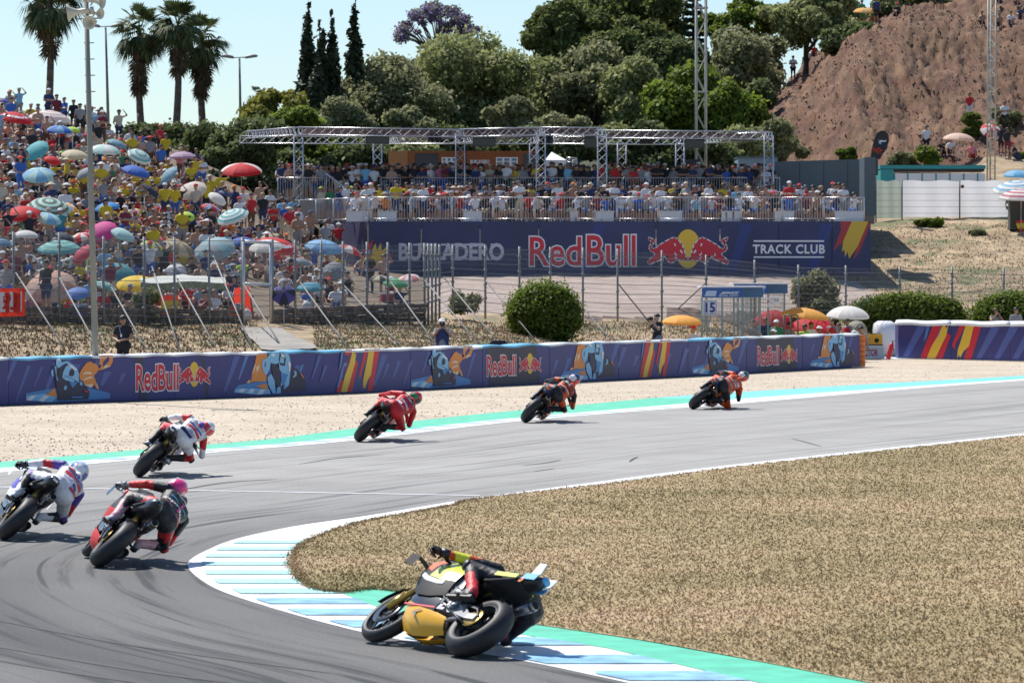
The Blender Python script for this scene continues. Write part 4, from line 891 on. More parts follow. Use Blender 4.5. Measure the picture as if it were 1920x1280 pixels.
# ================================================================== hospitality terrace
DZ = 5.7; UZ = 6.8; D0 = 168.0; D1 = 177.0; D2 = 190.0
STEEL = mat('galvanised_steel', (.42, .43, .44), .42, .7, var=.12, scale=3); ALU = mat('aluminium_truss', (.62, .63, .65), .35, .75)
BLK = mat('black_plastic', (.02, .02, .025), .45)
def X(px, d): return (px - CX) * d / F
def Zp(py, d): return CH - (py - HY) * d / F
def build_terrace():
    t = empty('spectator_terrace', (0, 0, 0), 0, 'two-level raised spectator deck wrapped in a navy lettered banner', 'terrace')
    xl, xr = X(690, D0), X(1633, D0)
    mb = MB(); mb.box(((xl + xr) / 2, (D0 + D1) / 2 + .1, DZ - .12), (xr - xl - .02, D1 - D0 - .1, .2))
    mb.add([(X(612, 175), 175, DZ - .22), (xl, D0 + .15, DZ - .22), (xl, 176.9, DZ - .22), (X(560, 176.9), 176.9, DZ - .22), (X(612, 175), 175, DZ - .02), (xl, D0 + .15, DZ - .02), (xl, 176.9, DZ - .02), (X(560, 176.9), 176.9, DZ - .02)], [(4, 5, 6, 7), (0, 1, 5, 4)])
    mb.build('lower_deck', mat('deck_board', (.22, .2, .18), .8), t)
    mb = MB(); a, b = X(515, D1), X(1640, D1); mb.box(((a + b) / 2, (D1 + D2) / 2, UZ - .1), (b - a, D2 - D1, .2)); mb.box(((a + b) / 2, D1 + .05, UZ - .65), (b - a, .06, .9)); mb.build('upper_deck', mat('deck_board', (.22, .2, .18), .8), t)
    zt, zb = Zp(415, D0), Zp(515.5, D0)
    cuts = [690, 790, 900, 1010, 1120, 1230, 1350, 1460, 1560, 1633]
    for i, (p, q) in enumerate(zip(cuts, cuts[1:])):
        mb = MB(); a, b = X(p, D0), X(q, D0); mb.box(((a + b) / 2, D0, (zt + zb) / 2), (b - a - .03, .05 + .008 * (i % 2), zt - zb)); mb.build('banner_panel', NAVY, t)
    a = Vector((X(608, 175), 175, 0)); b = Vector((X(690, D0) - .02, D0, 0))
    mb = MB(); mb.add([(a.x, a.y, zb + .2), (b.x, b.y, zb), (b.x, b.y, zt), (a.x, a.y, Zp(418, 175)), (a.x, a.y + .05, zb + .2), (b.x, b.y + .05, zb), (b.x, b.y + .05, zt), (a.x, a.y + .05, Zp(418, 175))], [(0, 1, 2, 3), (7, 6, 5, 4), (3, 2, 6, 7)]); mb.build('side_banner', NAVY, t)
    fn = lambda x, y, o=0.0: Vector((X(x, D0), D0 - .03 - o, Zp(y, D0)))
    for nm, mm, of, g in (('lettering_outline', WHTP, .006, .045), ('lettering', REDP, .012, .012)):
        text_on(nm, 'Red', (994, 445, 1089, 498), lambda a, b: fn(a, b, of), mm, t, offset=g)
        text_on(nm, 'Bull', (1101, 442, 1191, 498), lambda a, b: fn(a, b, of), mm, t, offset=g)
    bull_logo((1213, 430, 1368, 503), lambda a, b, o: fn(a, b, o + .004), t, off=.005)
    GP = mat('grey_white_print', (.55, .56, .62), .5)
    for k, (x0, ch) in enumerate(zip((749, 776, 801, 825, 841, 867, 892, 917), 'BURLADERO'[:5] + 'DER')): pass
    text_on('lettering', 'BURLADERO', (749, 457, 944, 487), lambda a, b: fn(a, b, .006), GP, t, offset=.035)
    mb = MB()
    for x0 in (750, 776, 802, 828, 846, 872, 896, 921):   # slab serifs of the lettering
        flatpolys(mb, [[(x0 - 1, 457), (x0 + 9, 457), (x0 + 9, 460.5), (x0 - 1, 460.5)], [(x0 - 1, 484), (x0 + 9, 484), (x0 + 9, 487), (x0 - 1, 487)]], lambda a, b: fn(a, b, .009))
    mb.build('lettering', GP, t)
    text_on('lettering', 'TRACK CLUB', (1412, 459, 1546, 475), lambda a, b: fn(a, b, .006), WHTP, t, offset=.03, spacing=1.12)
    for y in (452, 482):
        mb = MB(); flatpolys(mb, [[(1413, y - 1.4), (1545, y - 1.4), (1545, y + 1.4), (1413, y + 1.4)]], lambda a, b: fn(a, b, .006)); mb.build('line_print', WHTP, t)
    FL = [(mat('dark_red_stripe', (.38, .04, .05), .5), [[(1575, 415), (1600, 415), (1580, 455), (1562, 470), (1577, 430)], [(1622, 415), (1633, 418), (1612, 470), (1600, 488), (1604, 470), (1618, 430)]]),
          (mat('mustard_stripe', (.62, .42, .05), .5), [[(1597, 415), (1628, 415), (1608, 462), (1592, 485), (1589, 472), (1584, 482), (1583, 468), (1578, 472), (1581, 452)]]),
          (REDP, [[(683, 468), (700, 448), (694, 470), (702, 478), (690, 492), (680, 500)], [(724, 492), (738, 470), (730, 500)]]), (YELP, [[(694, 500), (697, 470), (704, 456), (707, 470), (714, 455), (716, 470), (726, 462), (720, 485), (724, 505)]])]
    for k, (m, ps) in enumerate(FL):
        mb = MB(); flatpolys(mb, ps, lambda a, b: fn(a, b, .004 + .003 * k)); mb.build('brush_stripe', m, t)
    mb = MB()
    for x in (1115, 1390, 1540): flatpolys(mb, [[(x, 420), (x + 22, 420), (x - 10, 510), (x - 26, 510)]], lambda a, b: fn(a, b, .002))
    mb.build('streak_print', mat('night_blue_print', (.035, .05, .2), .5), t)
    # scaffold legs under the deck
    for x in np.linspace(xl + .5, xr - .5, 9):
        mb = MB(); mb.tube((x, D0 + 1.0, 2.6), (x, D0 + 1.0, DZ - .2), .04); mb.build('leg', STEEL, t)
build_terrace()

def rail_run(pts, zb, h, label, bar=.115, z2=None):
    t = empty('safety_railing', (0, 0, 0), 0, label, 'railing')
    for (ax, ay, az), (bx, by, bz) in zip(pts, pts[1:]):
        A = Vector((ax, ay, az)); B = Vector((bx, by, bz)); L = (B - A).length; n = max(1, round(L / 1.9))
        for i in range(n):
            p = A.lerp(B, i / n) ; q = A.lerp(B, (i + 1) / n); d = (q - p).normalized(); p = p + d * .03; q = q - d * .03
            mb = MB(); up = Vector((0, 0, h))
            mb.tube(p + up, q + up, .024, n=6); mb.tube(p + Vector((0, 0, .12)), q + Vector((0, 0, .12)), .018, n=6); mb.tube(p, p + up, .024, n=6); mb.tube(q, q + up, .024, n=6)
            k = int((q - p).length / bar)
            for j in range(1, k):
                c = p.lerp(q, j / k); mb.tube(c + Vector((0, 0, .12)), c + up, .0095, n=4, cap=False)
            o = mb.build('railing_panel', ALU, t)
    return t
rail_run([(X(562, 175), 174.4, DZ), (X(692, D0), D0 + .08, DZ), (X(1622, D0), D0 + .08, DZ)], DZ, 1.08, 'long barred steel railing along the front edge of the lower deck')
rail_run([(X(520, 177.2), 177.2, UZ), (X(610, 177.2), 177.2, UZ)], UZ, 1.1, 'short barred railing on the upper deck beside the staircase')
rail_run([(X(714, 177.2), 177.2, UZ), (X(752, 177.2), 177.2, UZ)], UZ, 1.1, 'single barred railing panel just past the staircase on the upper deck')
rail_run([(X(776, 177.2), 177.2, UZ), (X(1402, 177.2), 177.2, UZ)], UZ, 1.1, 'long barred railing along the front of the upper deck')
rail_run([(X(1425, 177.2), 177.2, UZ), (X(1463, 177.2), 177.2, UZ)], UZ, 1.1, 'short railing on the upper deck beside the dark container')
mb = MB(); a = P(612, 326, 176.8); b = P(655, 358, 174.5); mb.tube(a, b, .05); mb.tube(a - Vector((0, 0, .9)), a, .03); mb.tube(b - Vector((0, 0, .9)), b, .03)
for k in range(1, 8): c = a.lerp(b, k / 8); mb.tube(c - Vector((0, 0, .8)), c, .012, n=4)
props(mb.build('stair_handrail', ALU), 'sloping handrail of the stairs between the two decks', 'handrail')

def truss(mb, A, B, w=.38, r=.026, step=.42, flip=0):
    A = Vector(A); B = Vector(B); ax = (B - A).normalized(); L = (B - A).length
    up = Vector((0, 0, 1)) if abs(ax.z) < .9 else Vector((0, 1, 0)); s = ax.cross(up).normalized(); u = s.cross(ax).normalized(); h = w / 2
    cs = [s * a * h + u * b * h for a, b in ((-1, -1), (1, -1), (1, 1), (-1, 1))]
    for c in cs: mb.tube(A + c, B + c, r, n=6)
    n = max(2, round(L / step))
    for k in range(n):
        p = A.lerp(B, k / n); q = A.lerp(B, (k + 1) / n)
        for i in range(4):
            c, e = cs[i], cs[(i + 1) % 4]
            if (k + i) % 2: c, e = e, c
            mb.tube(p + c, q + e, r * .55, n=4, cap=False)
    for p in (A, B):
        for i in range(4): mb.tube(p + cs[i], p + cs[(i + 1) % 4], r * .8, n=4, cap=False)
def build_truss():
    t = empty('truss_canopy', (0, 0, 0), 0, 'silver lattice truss frame standing over the spectator deck', 'truss frame')
    fd, bd = 176.0, 187.5; zf = Zp(246, fd)
    for px, d, base in ((560, fd, UZ), (863, fd, DZ), (1014, fd - 1.5, DZ), (1129, fd - 1, DZ), (1441, fd, DZ), (708, bd, UZ), (1166, 183, UZ), (1275, bd, UZ), (1001, bd, UZ)):
        mb = MB(); x = X(px, d); z1 = Zp(247 if px != 1129 else 246, d) if d < 180 else Zp(262, d); truss(mb, (x, d, base), (x, d, z1 - .2), .42); mb.build('truss_column', ALU, t)
    beams = [((560, fd, 246), (863, fd, 250)), ((863, fd, 250), (1014, fd - 1.5, 246)), ((1014, fd - 1.5, 246), (1129, fd - 1, 247)), ((1129, fd, 252), (1441, fd, 254)),
             ((560, fd, 246), (468, bd, 253)), ((450, bd, 262), (708, bd, 263)), ((708, bd, 263), (1001, bd, 263)), ((1001, bd, 263), (1275, bd, 264)), ((863, fd, 251), (708, bd, 262)), ((1014, fd, 247), (863, bd, 262)), ((1441, fd, 255), (1275, bd, 264)), ((1129, fd, 250), (1001, bd, 262))]
    for a, b in beams:
        mb = MB(); truss(mb, P(a[0], a[2], a[1]), P(b[0], b[2], b[1]), .36, step=.45); mb.build('truss_beam', ALU, t)
    mb = MB(); q = [P(566, 241, fd + .3), P(1010, 241, fd + .3), P(1125, 242, fd + .3), P(1125, 255, 184), P(566, 255, 184)]
    mb.poly(q); mb.poly([v + Vector((0, 0, .02)) for v in q][::-1])
    q = [P(1135, 249, fd + .3), P(1436, 250, fd + .3), P(1400, 258, 182), P(1135, 258, 182)]; mb.poly(q)
    mb.build('roof_net', mat('canopy_net', (.42, .40, .46), .8, col2=(.55, .40, .44), var=.1, scale=1.2), t)
    for px, y0, y1, w_ in ((708, 251, 270, 44), (908, 252, 275, 43), (1108, 254, 277, 25), (1302, 257, 278, 38)):
        s = empty('hanging_screen', (0, 0, 0), 0, 'black flat screen hung from the truss ' + {708: 'above the first staircase railing', 908: 'above the orange kiosk', 1108: 'between the two middle columns', 1302: 'above the bull emblem'}[px], 'screen')
        c = P(px, (y0 + y1) / 2, fd + .4); mb = MB(); mb.box(c, (w_ * fd / F, .1, (y1 - y0) * fd / F)); mb.build('panel', BLK, s)
        mb = MB(); mb.box(c + Vector((0, -.055, 0)), (w_ * fd / F - .08, .01, (y1 - y0) * fd / F - .08)); mb.tube(c + Vector((-.3, 0, .2)), c + Vector((-.3, 0, .55)), .02); mb.tube(c + Vector((.3, 0, .2)), c + Vector((.3, 0, .55)), .02); mb.build('screen_face', mat('dark_screen', (.012, .014, .02), .12), s)
    for px, py, lb in ((815, 259, 'beside the kiosk column'), (1024, 262, 'beside the tall front column'), (1212, 263, 'above the red lettering end')):
        s = empty('speaker', (0, 0, 0), 0, 'black loudspeaker cluster hung from the truss ' + lb, 'speaker')
        c = P(px, py, fd + 1)
        for k, dx in enumerate((-.2, .0, .2)):
            mb = MB(); M = Matrix.Rotation(R(8 * (k - 1)), 3, 'Z'); mb.box(c + Vector((dx * 1.05, 0, 0)), (.19, .3, .36), M); mb.tube(c + Vector((dx, -.15, .06)), c + Vector((dx, -.17, .06)), .07, n=10); mb.tube(c + Vector((dx, 0, .18)), c + Vector((dx, 0, .4)), .015, n=5); mb.build('cabinet', BLK, s)
build_truss()

def build_kiosk():
    d = 188.6; t = empty('drinks_kiosk', (0, 0, 0), 0, 'orange-brown wooden bar kiosk on the upper deck with menu boards', 'kiosk')
    OR = mat('orange_board', (.26, .085, .02), .7, var=.1, scale=1); OR2 = mat('pale_orange_board', (.38, .18, .07), .7)
    z0, z1 = UZ, Zp(283, d); fn = lambda x, y, o=0.0: Vector((X(x, d), d - o, Zp(y, d)))
    for a, b in ((728, 765), (765, 820), (820, 875), (875, 930), (930, 1004)):
        mb = MB(); xa, xb = X(a, d), X(b, d); mb.box(((xa + xb) / 2, d + .6, (z0 + z1) / 2), (xb - xa - .02, 1.2, z1 - z0)); mb.build('wall', OR2 if a < 760 else OR, t)
    for a, b in ((778, 822), (981, 1003)):
        mb = MB(); flatpolys(mb, [[(a, 288), (b, 288), (b, 330), (a, 330)]], lambda x, y: fn(x, y, .02)); mb.build('window', mat('dark_window', (.03, .035, .05), .2), t)
    for a, b in ((828, 856), (930, 971)):
        mb = MB(); flatpolys(mb, [[(a, 295), (b, 295), (b, 311), (a, 311)]], lambda x, y: fn(x, y, .03)); f = mb.build('menu_board', WHTP, t)
        mb = MB(); w_ = (b - a) / 3
        for k in range(3):
            flatpolys(mb, [[(a + w_ * k + 2, 297), (a + w_ * k + w_ - 2, 297), (a + w_ * k + w_ - 2, 302), (a + w_ * k + 2, 302)], [(a + w_ * k + 2, 304), (a + w_ * k + w_ - 2, 304), (a + w_ * k + w_ - 2, 309), (a + w_ * k + 2, 309)]], lambda x, y: fn(x, y, .035))
        mb.build('menu_print', mat('blue_grey_print', (.18, .26, .32), .6), f)
    text_on('lettering', 'BURLADERO', (882, 300, 918, 307), lambda a, b: fn(a, b, .03), WHTP, t, offset=.03)
    mb = MB(); flatpolys(mb, [[(897, 297.5), (900, 294), (903, 297.5)]], lambda x, y: fn(x, y, .03)); flatpolys(mb, [[(884, 309), (916, 309), (916, 309.8), (884, 309.8)]], lambda x, y: fn(x, y, .03)); mb.build('emblem', REDP, t)
    # small white marquee
    t = empty('marquee', (0, 0, 0), 0, 'small white marquee behind the tall front column', 'marquee'); dd = 189.2
    mb = MB(); xa, xb = X(1022, dd), X(1062, dd); zt = Zp(300, dd)
    mb.add([(xa, dd, zt - .25), (xb, dd, zt - .25), (xb, dd + 2.5, zt - .25), (xa, dd + 2.5, zt - .25), (xa, dd, zt), (xb, dd, zt), (xb, dd + 2.5, zt), (xa, dd + 2.5, zt), ((xa + xb) / 2 - .2, dd + 1.2, zt + .45)], [(0, 1, 5, 4), (1, 2, 6, 5), (2, 3, 7, 6), (3, 0, 4, 7), (4, 5, 8), (5, 6, 8), (6, 7, 8), (7, 4, 8)]); mb.build('roof', mat('white_canvas', (.75, .75, .77), .8), t)
    for x in (xa + .05, xb - .05):
        mb = MB(); mb.tube((x, dd, UZ), (x, dd, zt - .25), .03); mb.build('leg', ALU, t)
    t2 = empty('truss_arch', (0, 0, 0), 0, 'low silver truss arch beside the white marquee', 'truss'); mb = MB()
    truss(mb, P(1062, 300, dd - .5), P(1081, 300, dd - .5), .22); truss(mb, P(1078, 330, dd - .5), P(1078, 300, dd - .5), .22); mb.build('arch_frame', ALU, t2)
    # grey container buildings behind the deck
    GC = mat('slate_cladding', (.085, .115, .135), .5, var=.08, scale=.5)
    t = empty('container_building', (0, 0, 0), 0, 'dark slate-grey container building closing the end of the deck', 'building')
    for k, (a, b) in enumerate(((1452, 1500), (1500, 1545), (1545, 1590), (1590, 1632))):
        mb = MB(); xa, xb = X(a, 179), X(b, 179); za, zb_ = Zp(303 - k * 1.2, 179), Zp(301.8 - k * 1.2, 179)
        mb.add([(xa, 179, 5.3), (xb - .02, 179, 5.3), (xb - .02, 179, zb_), (xa, 179, za), (xa, 186, 5.3), (xb - .02, 186, 5.3), (xb - .02, 186, zb_), (xa, 186, za)], [(0, 1, 2, 3), (3, 2, 6, 7), (1, 5, 6, 2), (4, 0, 3, 7)]); mb.build('cladding_panel', GC, t)
    mb = MB(); mb.box((X(1628, 172), 172.4, Zp(350, 172)), (X(1640, 172) - X(1619, 172), 2.5, Zp(300, 172) - Zp(408, 172))); mb.build('end_wall', GC, t)
    mb = MB(); mb.box((X(1640, 173), 173.5, Zp(313, 173)), (.35, .6, .75)); mb.build('wall_cabinet', mat('dark_grey_metal', (.06, .07, .08), .5), t)
    t = empty('container_building', (0, 0, 0), 0, 'pale blue-grey container behind the upper deck railing', 'building')
    mb = MB(); mb.box((X(1422, 189), 191, Zp(325, 189)), (X(1460, 189) - X(1386, 189), 3, 1.6)); mb.build('body', mat('pale_slate', (.22, .30, .34), .5), t)
    mb = MB(); mb.box((X(1422, 189), 190.9, Zp(325, 189) + .83), (X(1460, 189) - X(1383, 189), 3.1, .06)); mb.build('roof', GC, t)
    mb = MB(); c = P(1293, 316, 188); mb.box(c, (32 * 188 / F, .5, .9)); props(mb.build('flight_case', BLK), 'black equipment box behind the people on the upper deck', 'case')
build_kiosk()
def build_benches():
    WP = mat('white_laminate', (.72, .72, .73), .5)
    for i, (a, b, lb) in enumerate(((648, 698, 'at the banner corner'), (708, 745, 'covered with bottles near the banner corner'), (868, 905, 'above the grey lettering'), (1068, 1085, 'small, above the red lettering'), (1112, 1152, 'above the end of the red lettering'), (1232, 1280, 'above the first bull'), (1352, 1392, 'above the second bull'), (1452, 1490, 'above the club lettering'), (1564, 1620, 'last one before the container wall'))):
        t = empty('bench', (0, 0, 0), 0, 'white box bench behind the front railing, ' + lb, 'bench', 'white benches on the lower deck')
        d = 168.75; xa, xb = X(a, d), X(b, d); mb = MB(); mb.box(((xa + xb) / 2, d + .15, DZ + .45), (xb - xa, .6, .05)); mb.build('seat', WP, t)
        mb = MB(); mb.box(((xa + xb) / 2, d + .15, DZ + .21), (xb - xa - .06, .54, .42)); mb.build('base', WP, t)
build_benches()

# ------------------------------------------------------------------ right: teal cabins, white fence, feather flag, masts
def build_right():
    d = 197.0; t = empty('toilet_cabins', (0, 0, 0), 0, 'row of white cabins with a teal frame behind the white fence', 'cabins')
    TE = mat('teal_paint', (.03, .30, .31), .5); WH = mat('cabin_white', (.80, .80, .82), .6)
    z0 = Zp(352, d); zt = Zp(309, d)
    xa, xb = X(1650, d), X(1848, d)
    mb = MB(); mb.box(((xa + xb) / 2, d + 1.2, zt - .12), (xb - xa, 2.5, .2)); mb.build('roof', TE, t)
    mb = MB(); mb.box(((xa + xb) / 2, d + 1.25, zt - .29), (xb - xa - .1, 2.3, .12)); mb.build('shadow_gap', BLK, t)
    mb = MB(); mb.box((X(1663, d), d + 1.1, (z0 + zt) / 2 - .35), (X(1676, d) - X(1652, d), 2.3, zt - z0 + .2)); mb.build('end_wall', TE, t)
    xs = [1677, 1702, 1729, 1755, 1781, 1807, 1833, 1848]
    for a, b in zip(xs, xs[1:]):
        mb = MB(); mb.box(((X(a, d) + X(b, d)) / 2, d + .6, (z0 + zt) / 2 - .45), (X(b, d) - X(a, d) - .06, 1.2, zt - z0)); mb.build('door', WH, t)
        mb = MB(); mb.box((X(a, d), d + .02, (z0 + zt) / 2 - .45), (.07, .1, zt - z0)); mb.build('post', TE, t)
    # white sheeted fence
    d = 188.0; t = empty('sheeted_fence', (0, 0, 0), 0, 'mesh fence covered with white sheeting behind the dry slope', 'fence')
    ps = [1634, 1642, 1691, 1799, 1895, 2010, 2120]
    WS = mat('white_sheet', (.80, .80, .82), .7, var=.05, scale=.7, trans=.5)
    for i, (a, b) in enumerate(zip(ps, ps[1:])):
        n = 12; rings = []
        for k in range(n):
            x = a + (b - a) * k / (n - 1); yy = .06 * math.sin(k * 1.3 + i)
            rings.append([Vector((X(x, d), d + yy, Zp(409 if x < 1700 else 407, d))), Vector((X(x, d), d + yy * .3, Zp(375, d))), Vector((X(x, d), d + yy, Zp(339, d) + .03 * math.sin(k)))])
        mb = MB(); mb.loft(rings, closed=False, caps=False); mb.build('sheet', WS if i != 1 else mat('pale_net', (.42, .47, .47), .8, trans=.3), t)
    for p in ps:
        mb = MB(); mb.tube((X(p, d), d - .1, Zp(412, d) - .3), (X(p, d), d - .1, Zp(337, d)), .035); mb.build('post', mat('dark_post', (.12, .12, .13), .5), t)
    mb = MB()
    for y in (352, 364, 376, 388, 400): mb.tube((X(1634, d), d - .09, Zp(y, d)), (X(2120, d), d - .09, Zp(y, d)), .008, n=4)
    mb.build('wire', STEEL, t)
    mb = MB(); mb.box((X(1804, d), d - .12, Zp(350, d)), (.16, .02, .16)); mb.build('small_sign', mat('maroon_plate', (.2, .03, .03), .5), t)
    # feather flag
    t = empty('feather_flag', (0, 0, 0), 0, 'black and red feather flag with white emblem beside the container', 'flag'); d = 186.5
    L = [(1632, 299), (1634, 283), (1638, 265), (1644, 250), (1652, 245), (1660, 246), (1666, 253), (1667, 264), (1663, 277), (1656, 288), (1650, 299)]
    def f3(x, y, o=0.0): return Vector((X(x, d), d - o + .05 * math.sin(y * .2), Zp(y, d)))
    mb = MB(); flatpolys(mb, [L], f3); flatpolys(mb, [L[::-1]], lambda x, y: f3(x, y, -.012)); mb.build('flag_cloth', mat('black_flag', (.025, .025, .03), .6), t)
    mb = MB()
    for k in range(3):
        for j in range(4):
            x = 1632.5 + j * 4.4 + k * 1.4; y = 296 - k * 7.0 + (j % 2) * 3.2
            flatpolys(mb, [[(x, y), (x + 4.6, y - 1.5), (x + 5.6, y - 5.5), (x + 1, y - 4)]], lambda a, b: f3(a, b, .01))
    mb.build('red_check', mat('flag_red', (.62, .05, .03), .6), t)
    mb = MB(); flatpolys(mb, [[(1644, 262), (1648, 256), (1652, 258), (1648, 264)], [(1650, 262), (1655, 257), (1658, 259), (1654, 264), (1662, 263), (1661, 266), (1648, 267)], [(1646, 267), (1652, 268), (1651, 271)]], lambda a, b: f3(a, b, .015)); mb.build('emblem', WHTP, t)
    mb = MB(); mb.tube((X(1634, d), d + .05, Zp(409, d)), (X(1640, d), d + .05, Zp(262, d)), .03); mb.tube((X(1640, d), d + .05, Zp(262, d)), (X(1655, d), d + .05, Zp(245, d)), .02); mb.build('pole', mat('dark_post', (.12, .12, .13), .5), t)
    # lattice mast behind the deck, ladder mast on the hill
    t = empty('lattice_mast', (0, 0, 0), 0, 'tall pale lattice mast rising behind the truss frame', 'mast'); mb = MB(); d = 200
    GM_ = mat('weathered_galvanised', (.45, .44, .38), .5, .4, var=.12, scale=2)
    xa, xb = X(1306, d), X(1324, d)
    for x, y in ((xa, d), (xb, d), (xa, d + .7), (xb, d + .7)): mb.tube((x, y, 6), (x, y, 21), .06, n=6)
    z = 6
    while z < 21:
        for (p, q) in (((xa, d), (xb, d)), ((xa, d + .7), (xb, d + .7)), ((xa, d), (xa, d + .7)), ((xb, d), (xb, d + .7))):
            mb.tube((*p, z), (*q, z + 1.0), .03, n=4, cap=False); mb.tube((*q, z + 1.0), (*p, z + 2.0), .03, n=4, cap=False)
        z += 2
    for z in (8.6, 13.1, 17.6): mb.box(((xa + xb) / 2, d + .35, z), (xb - xa + .2, .9, .08))
    mb.build('lattice', GM_, t)
    t = empty('lattice_mast', (0, 0, 0), 0, 'narrow grey ladder-like mast in front of the red earth hill', 'mast'); mb = MB(); d = 194
    xa, xb = X(1850.5, d), X(1865, d)
    for x, y in ((xa, d), (xb, d), ((xa + xb) / 2, d + .35)): mb.tube((x, y, 6.5), (x + .08, y, 19), .045, n=6)
    for z in np.arange(7.2, 19, .8): mb.tube((xa + .04, d, z), (xb + .04, d, z), .025, n=4); mb.tube((xa + .04, d, z), ((xa + xb) / 2, d + .35, z + .4), .018, n=4); mb.tube((xb + .04, d, z), ((xa + xb) / 2, d + .35, z + .4), .018, n=4)
    mb.build('lattice', GM_, t)
build_right()
# ================================================================== debris fence behind the barrier
def fence_d(px): return float(np.interp(px, [-200, 0, 455, 800, 1241, 1500, 1690, 1900, 2100], [107, 112, 123, 132.5, 144, 150, 154, 158, 160]))
def fpt(px, py): return P(px, py, fence_d(px))
TOPY = ([-200, 0, 110, 194, 455, 510, 602, 700, 796, 849, 1093, 1241, 1410, 1497, 1687, 1900], [436, 441, 443, 450, 452, 455, 458, 460, 462, 466, 470, 475, 492, 502, 504, 507])
BOTY = ([-200, 0, 110, 455, 553, 688, 796, 849, 910, 1032, 1158, 1241, 1415, 1497, 1586, 1687, 1785, 1900], [604, 608, 612, 615, 612, 604, 600, 578, 585, 598, 605, 603, 600, 600, 596, 590, 580, 580])
def build_fence():
    WIRE = mat('fence_wire', (.22, .23, .23), .7, .1)
    posts = [-55, 25, 111, 194, 270, 327, 392, 455, 510, 553, 602, 643, 688, 727, 768, 796, 803, 810, 817, 824, 849, 910, 974, 1032, 1093, 1158, 1241, 1324, 1415, 1497, 1586, 1687, 1785, 1882, 1975]
    t = empty('debris_fence', (0, 0, 0), 0, 'tall scaffold-post wire fence in front of the spectator bank', 'fence')
    t2 = empty('debris_fence', (0, 0, 0), 0, 'wire fence in front of the pink concrete slab and dry slope', 'fence')
    for p in posts:
        par = t if p < 840 else t2
        a = fpt(p, np.interp(p, *BOTY)); b = fpt(p, np.interp(p, *TOPY)); mb = MB()
        mb.tube(a - Vector((0, 0, .25)), b + Vector((0, 0, .12)), .042 if p not in (455, 510) else .06, n=8)
        for k in range(1, 5): c = a.lerp(b, k / 4.5); mb.lathe([(.045, -.04), (.07, -.03), (.07, .03), (.045, .04)], c, 8)
        mb.build('post', mat('fence_post_steel', (.26, .27, .27), .55, .4), par)
    for p, q in zip(posts, posts[1:]):
        par = t if p < 840 else t2
        A0, A1 = fpt(p, np.interp(p, *BOTY)), fpt(p, np.interp(p, *TOPY)); B0, B1 = fpt(q, np.interp(q, *BOTY)), fpt(q, np.interp(q, *TOPY))
        if p > 1690: A0 = A1 - Vector((0, 0, 1.3)); B0 = B1 - Vector((0, 0, 1.3))
        mb = MB(); L = (B0 - A0).length; H = (A1 - A0).length; off = Vector((0, -.05, 0))
        nh = int(H / .17); 
        for k in range(nh + 1):
            s = k / nh; r = .0045 if k % 2 else .013
            mb.tube(A0.lerp(A1, s) + off, B0.lerp(B1, s) + off, r, n=3, cap=False)
        nv = max(1, int(L / .055))
        for k in range(nv):
            s = k / nv; mb.tube(A0.lerp(B0, s) + off, A1.lerp(B1, s) + off, .0042, n=3, cap=False)
        mb.build('wire_mesh', WIRE, par)
    br = [(27, 507, 130, 663), (111, 520, 196, 668), (204, 530, 281, 663), (285, 500, 340, 660), (332, 522, 413, 660), (400, 480, 477, 658), (455, 530, 535, 656), (560, 525, 658, 655), (645, 535, 760, 653), (730, 525, 823, 650), (796, 525, 905, 648), (832, 520, 942, 645), (910, 525, 1012, 643), (1095, 580, 1152, 642), (1160, 533, 1222, 606), (1324, 530, 1268, 584), (1497, 548, 1512, 568), (1882, 560, 1900, 590)]
    for (x0, y0, x1, y1) in br:
        a = fpt(x0, y0); e = on_slope(x1, y1, 0, 98) ; mb = MB(); mb.tube(a, e - Vector((0, 0, .1)), .025, n=8); mb.build('brace', mat('dull_steel', (.17, .17, .165), .7, .2), t if x0 < 840 else t2)
    # scaffold gate
    g = empty('scaffold_gate', (0, 0, 0), 0, 'galvanised gate frame in the fence above the concrete ramp', 'gate')
    for a, b in (((457, 453), (508, 455)), ((457, 532), (508, 535)), ((457, 615), (508, 617)), ((457, 453), (457, 615)), ((508, 455), (508, 617))):
        mb = MB(); o = Vector((0, -.12, 0)); mb.tube(fpt(*a) + o, fpt(*b) + o, .05, n=8); mb.build('frame_tube', mat('bright_steel', (.6, .6, .6), .4, .6), g)
    # concrete ramp below the gate, stone retaining wall blocks under the fence
    mb = MB(); q = []
    for (x, y) in ((450, 618), (520, 618), (595, 657), (490, 660)):
        e = on_slope(x, y, 0, 100); q.append(e + Vector((0, 0, .06)))
    n = 24; rings = []
    for k in range(n + 1):
        a, b = q[0].lerp(q[3], k / n), q[1].lerp(q[2], k / n); rings.append([Vector((v.x, v.y, TZ(v.x, v.y) + .07)) for v in (a.lerp(b, m / 14) for m in range(15))])
    mb.loft(rings, closed=False, caps=False); props(mb.build('concrete_ramp', mat('ramp_concrete', (.27, .25, .22), .9, var=.15, scale=1)), kind='structure')
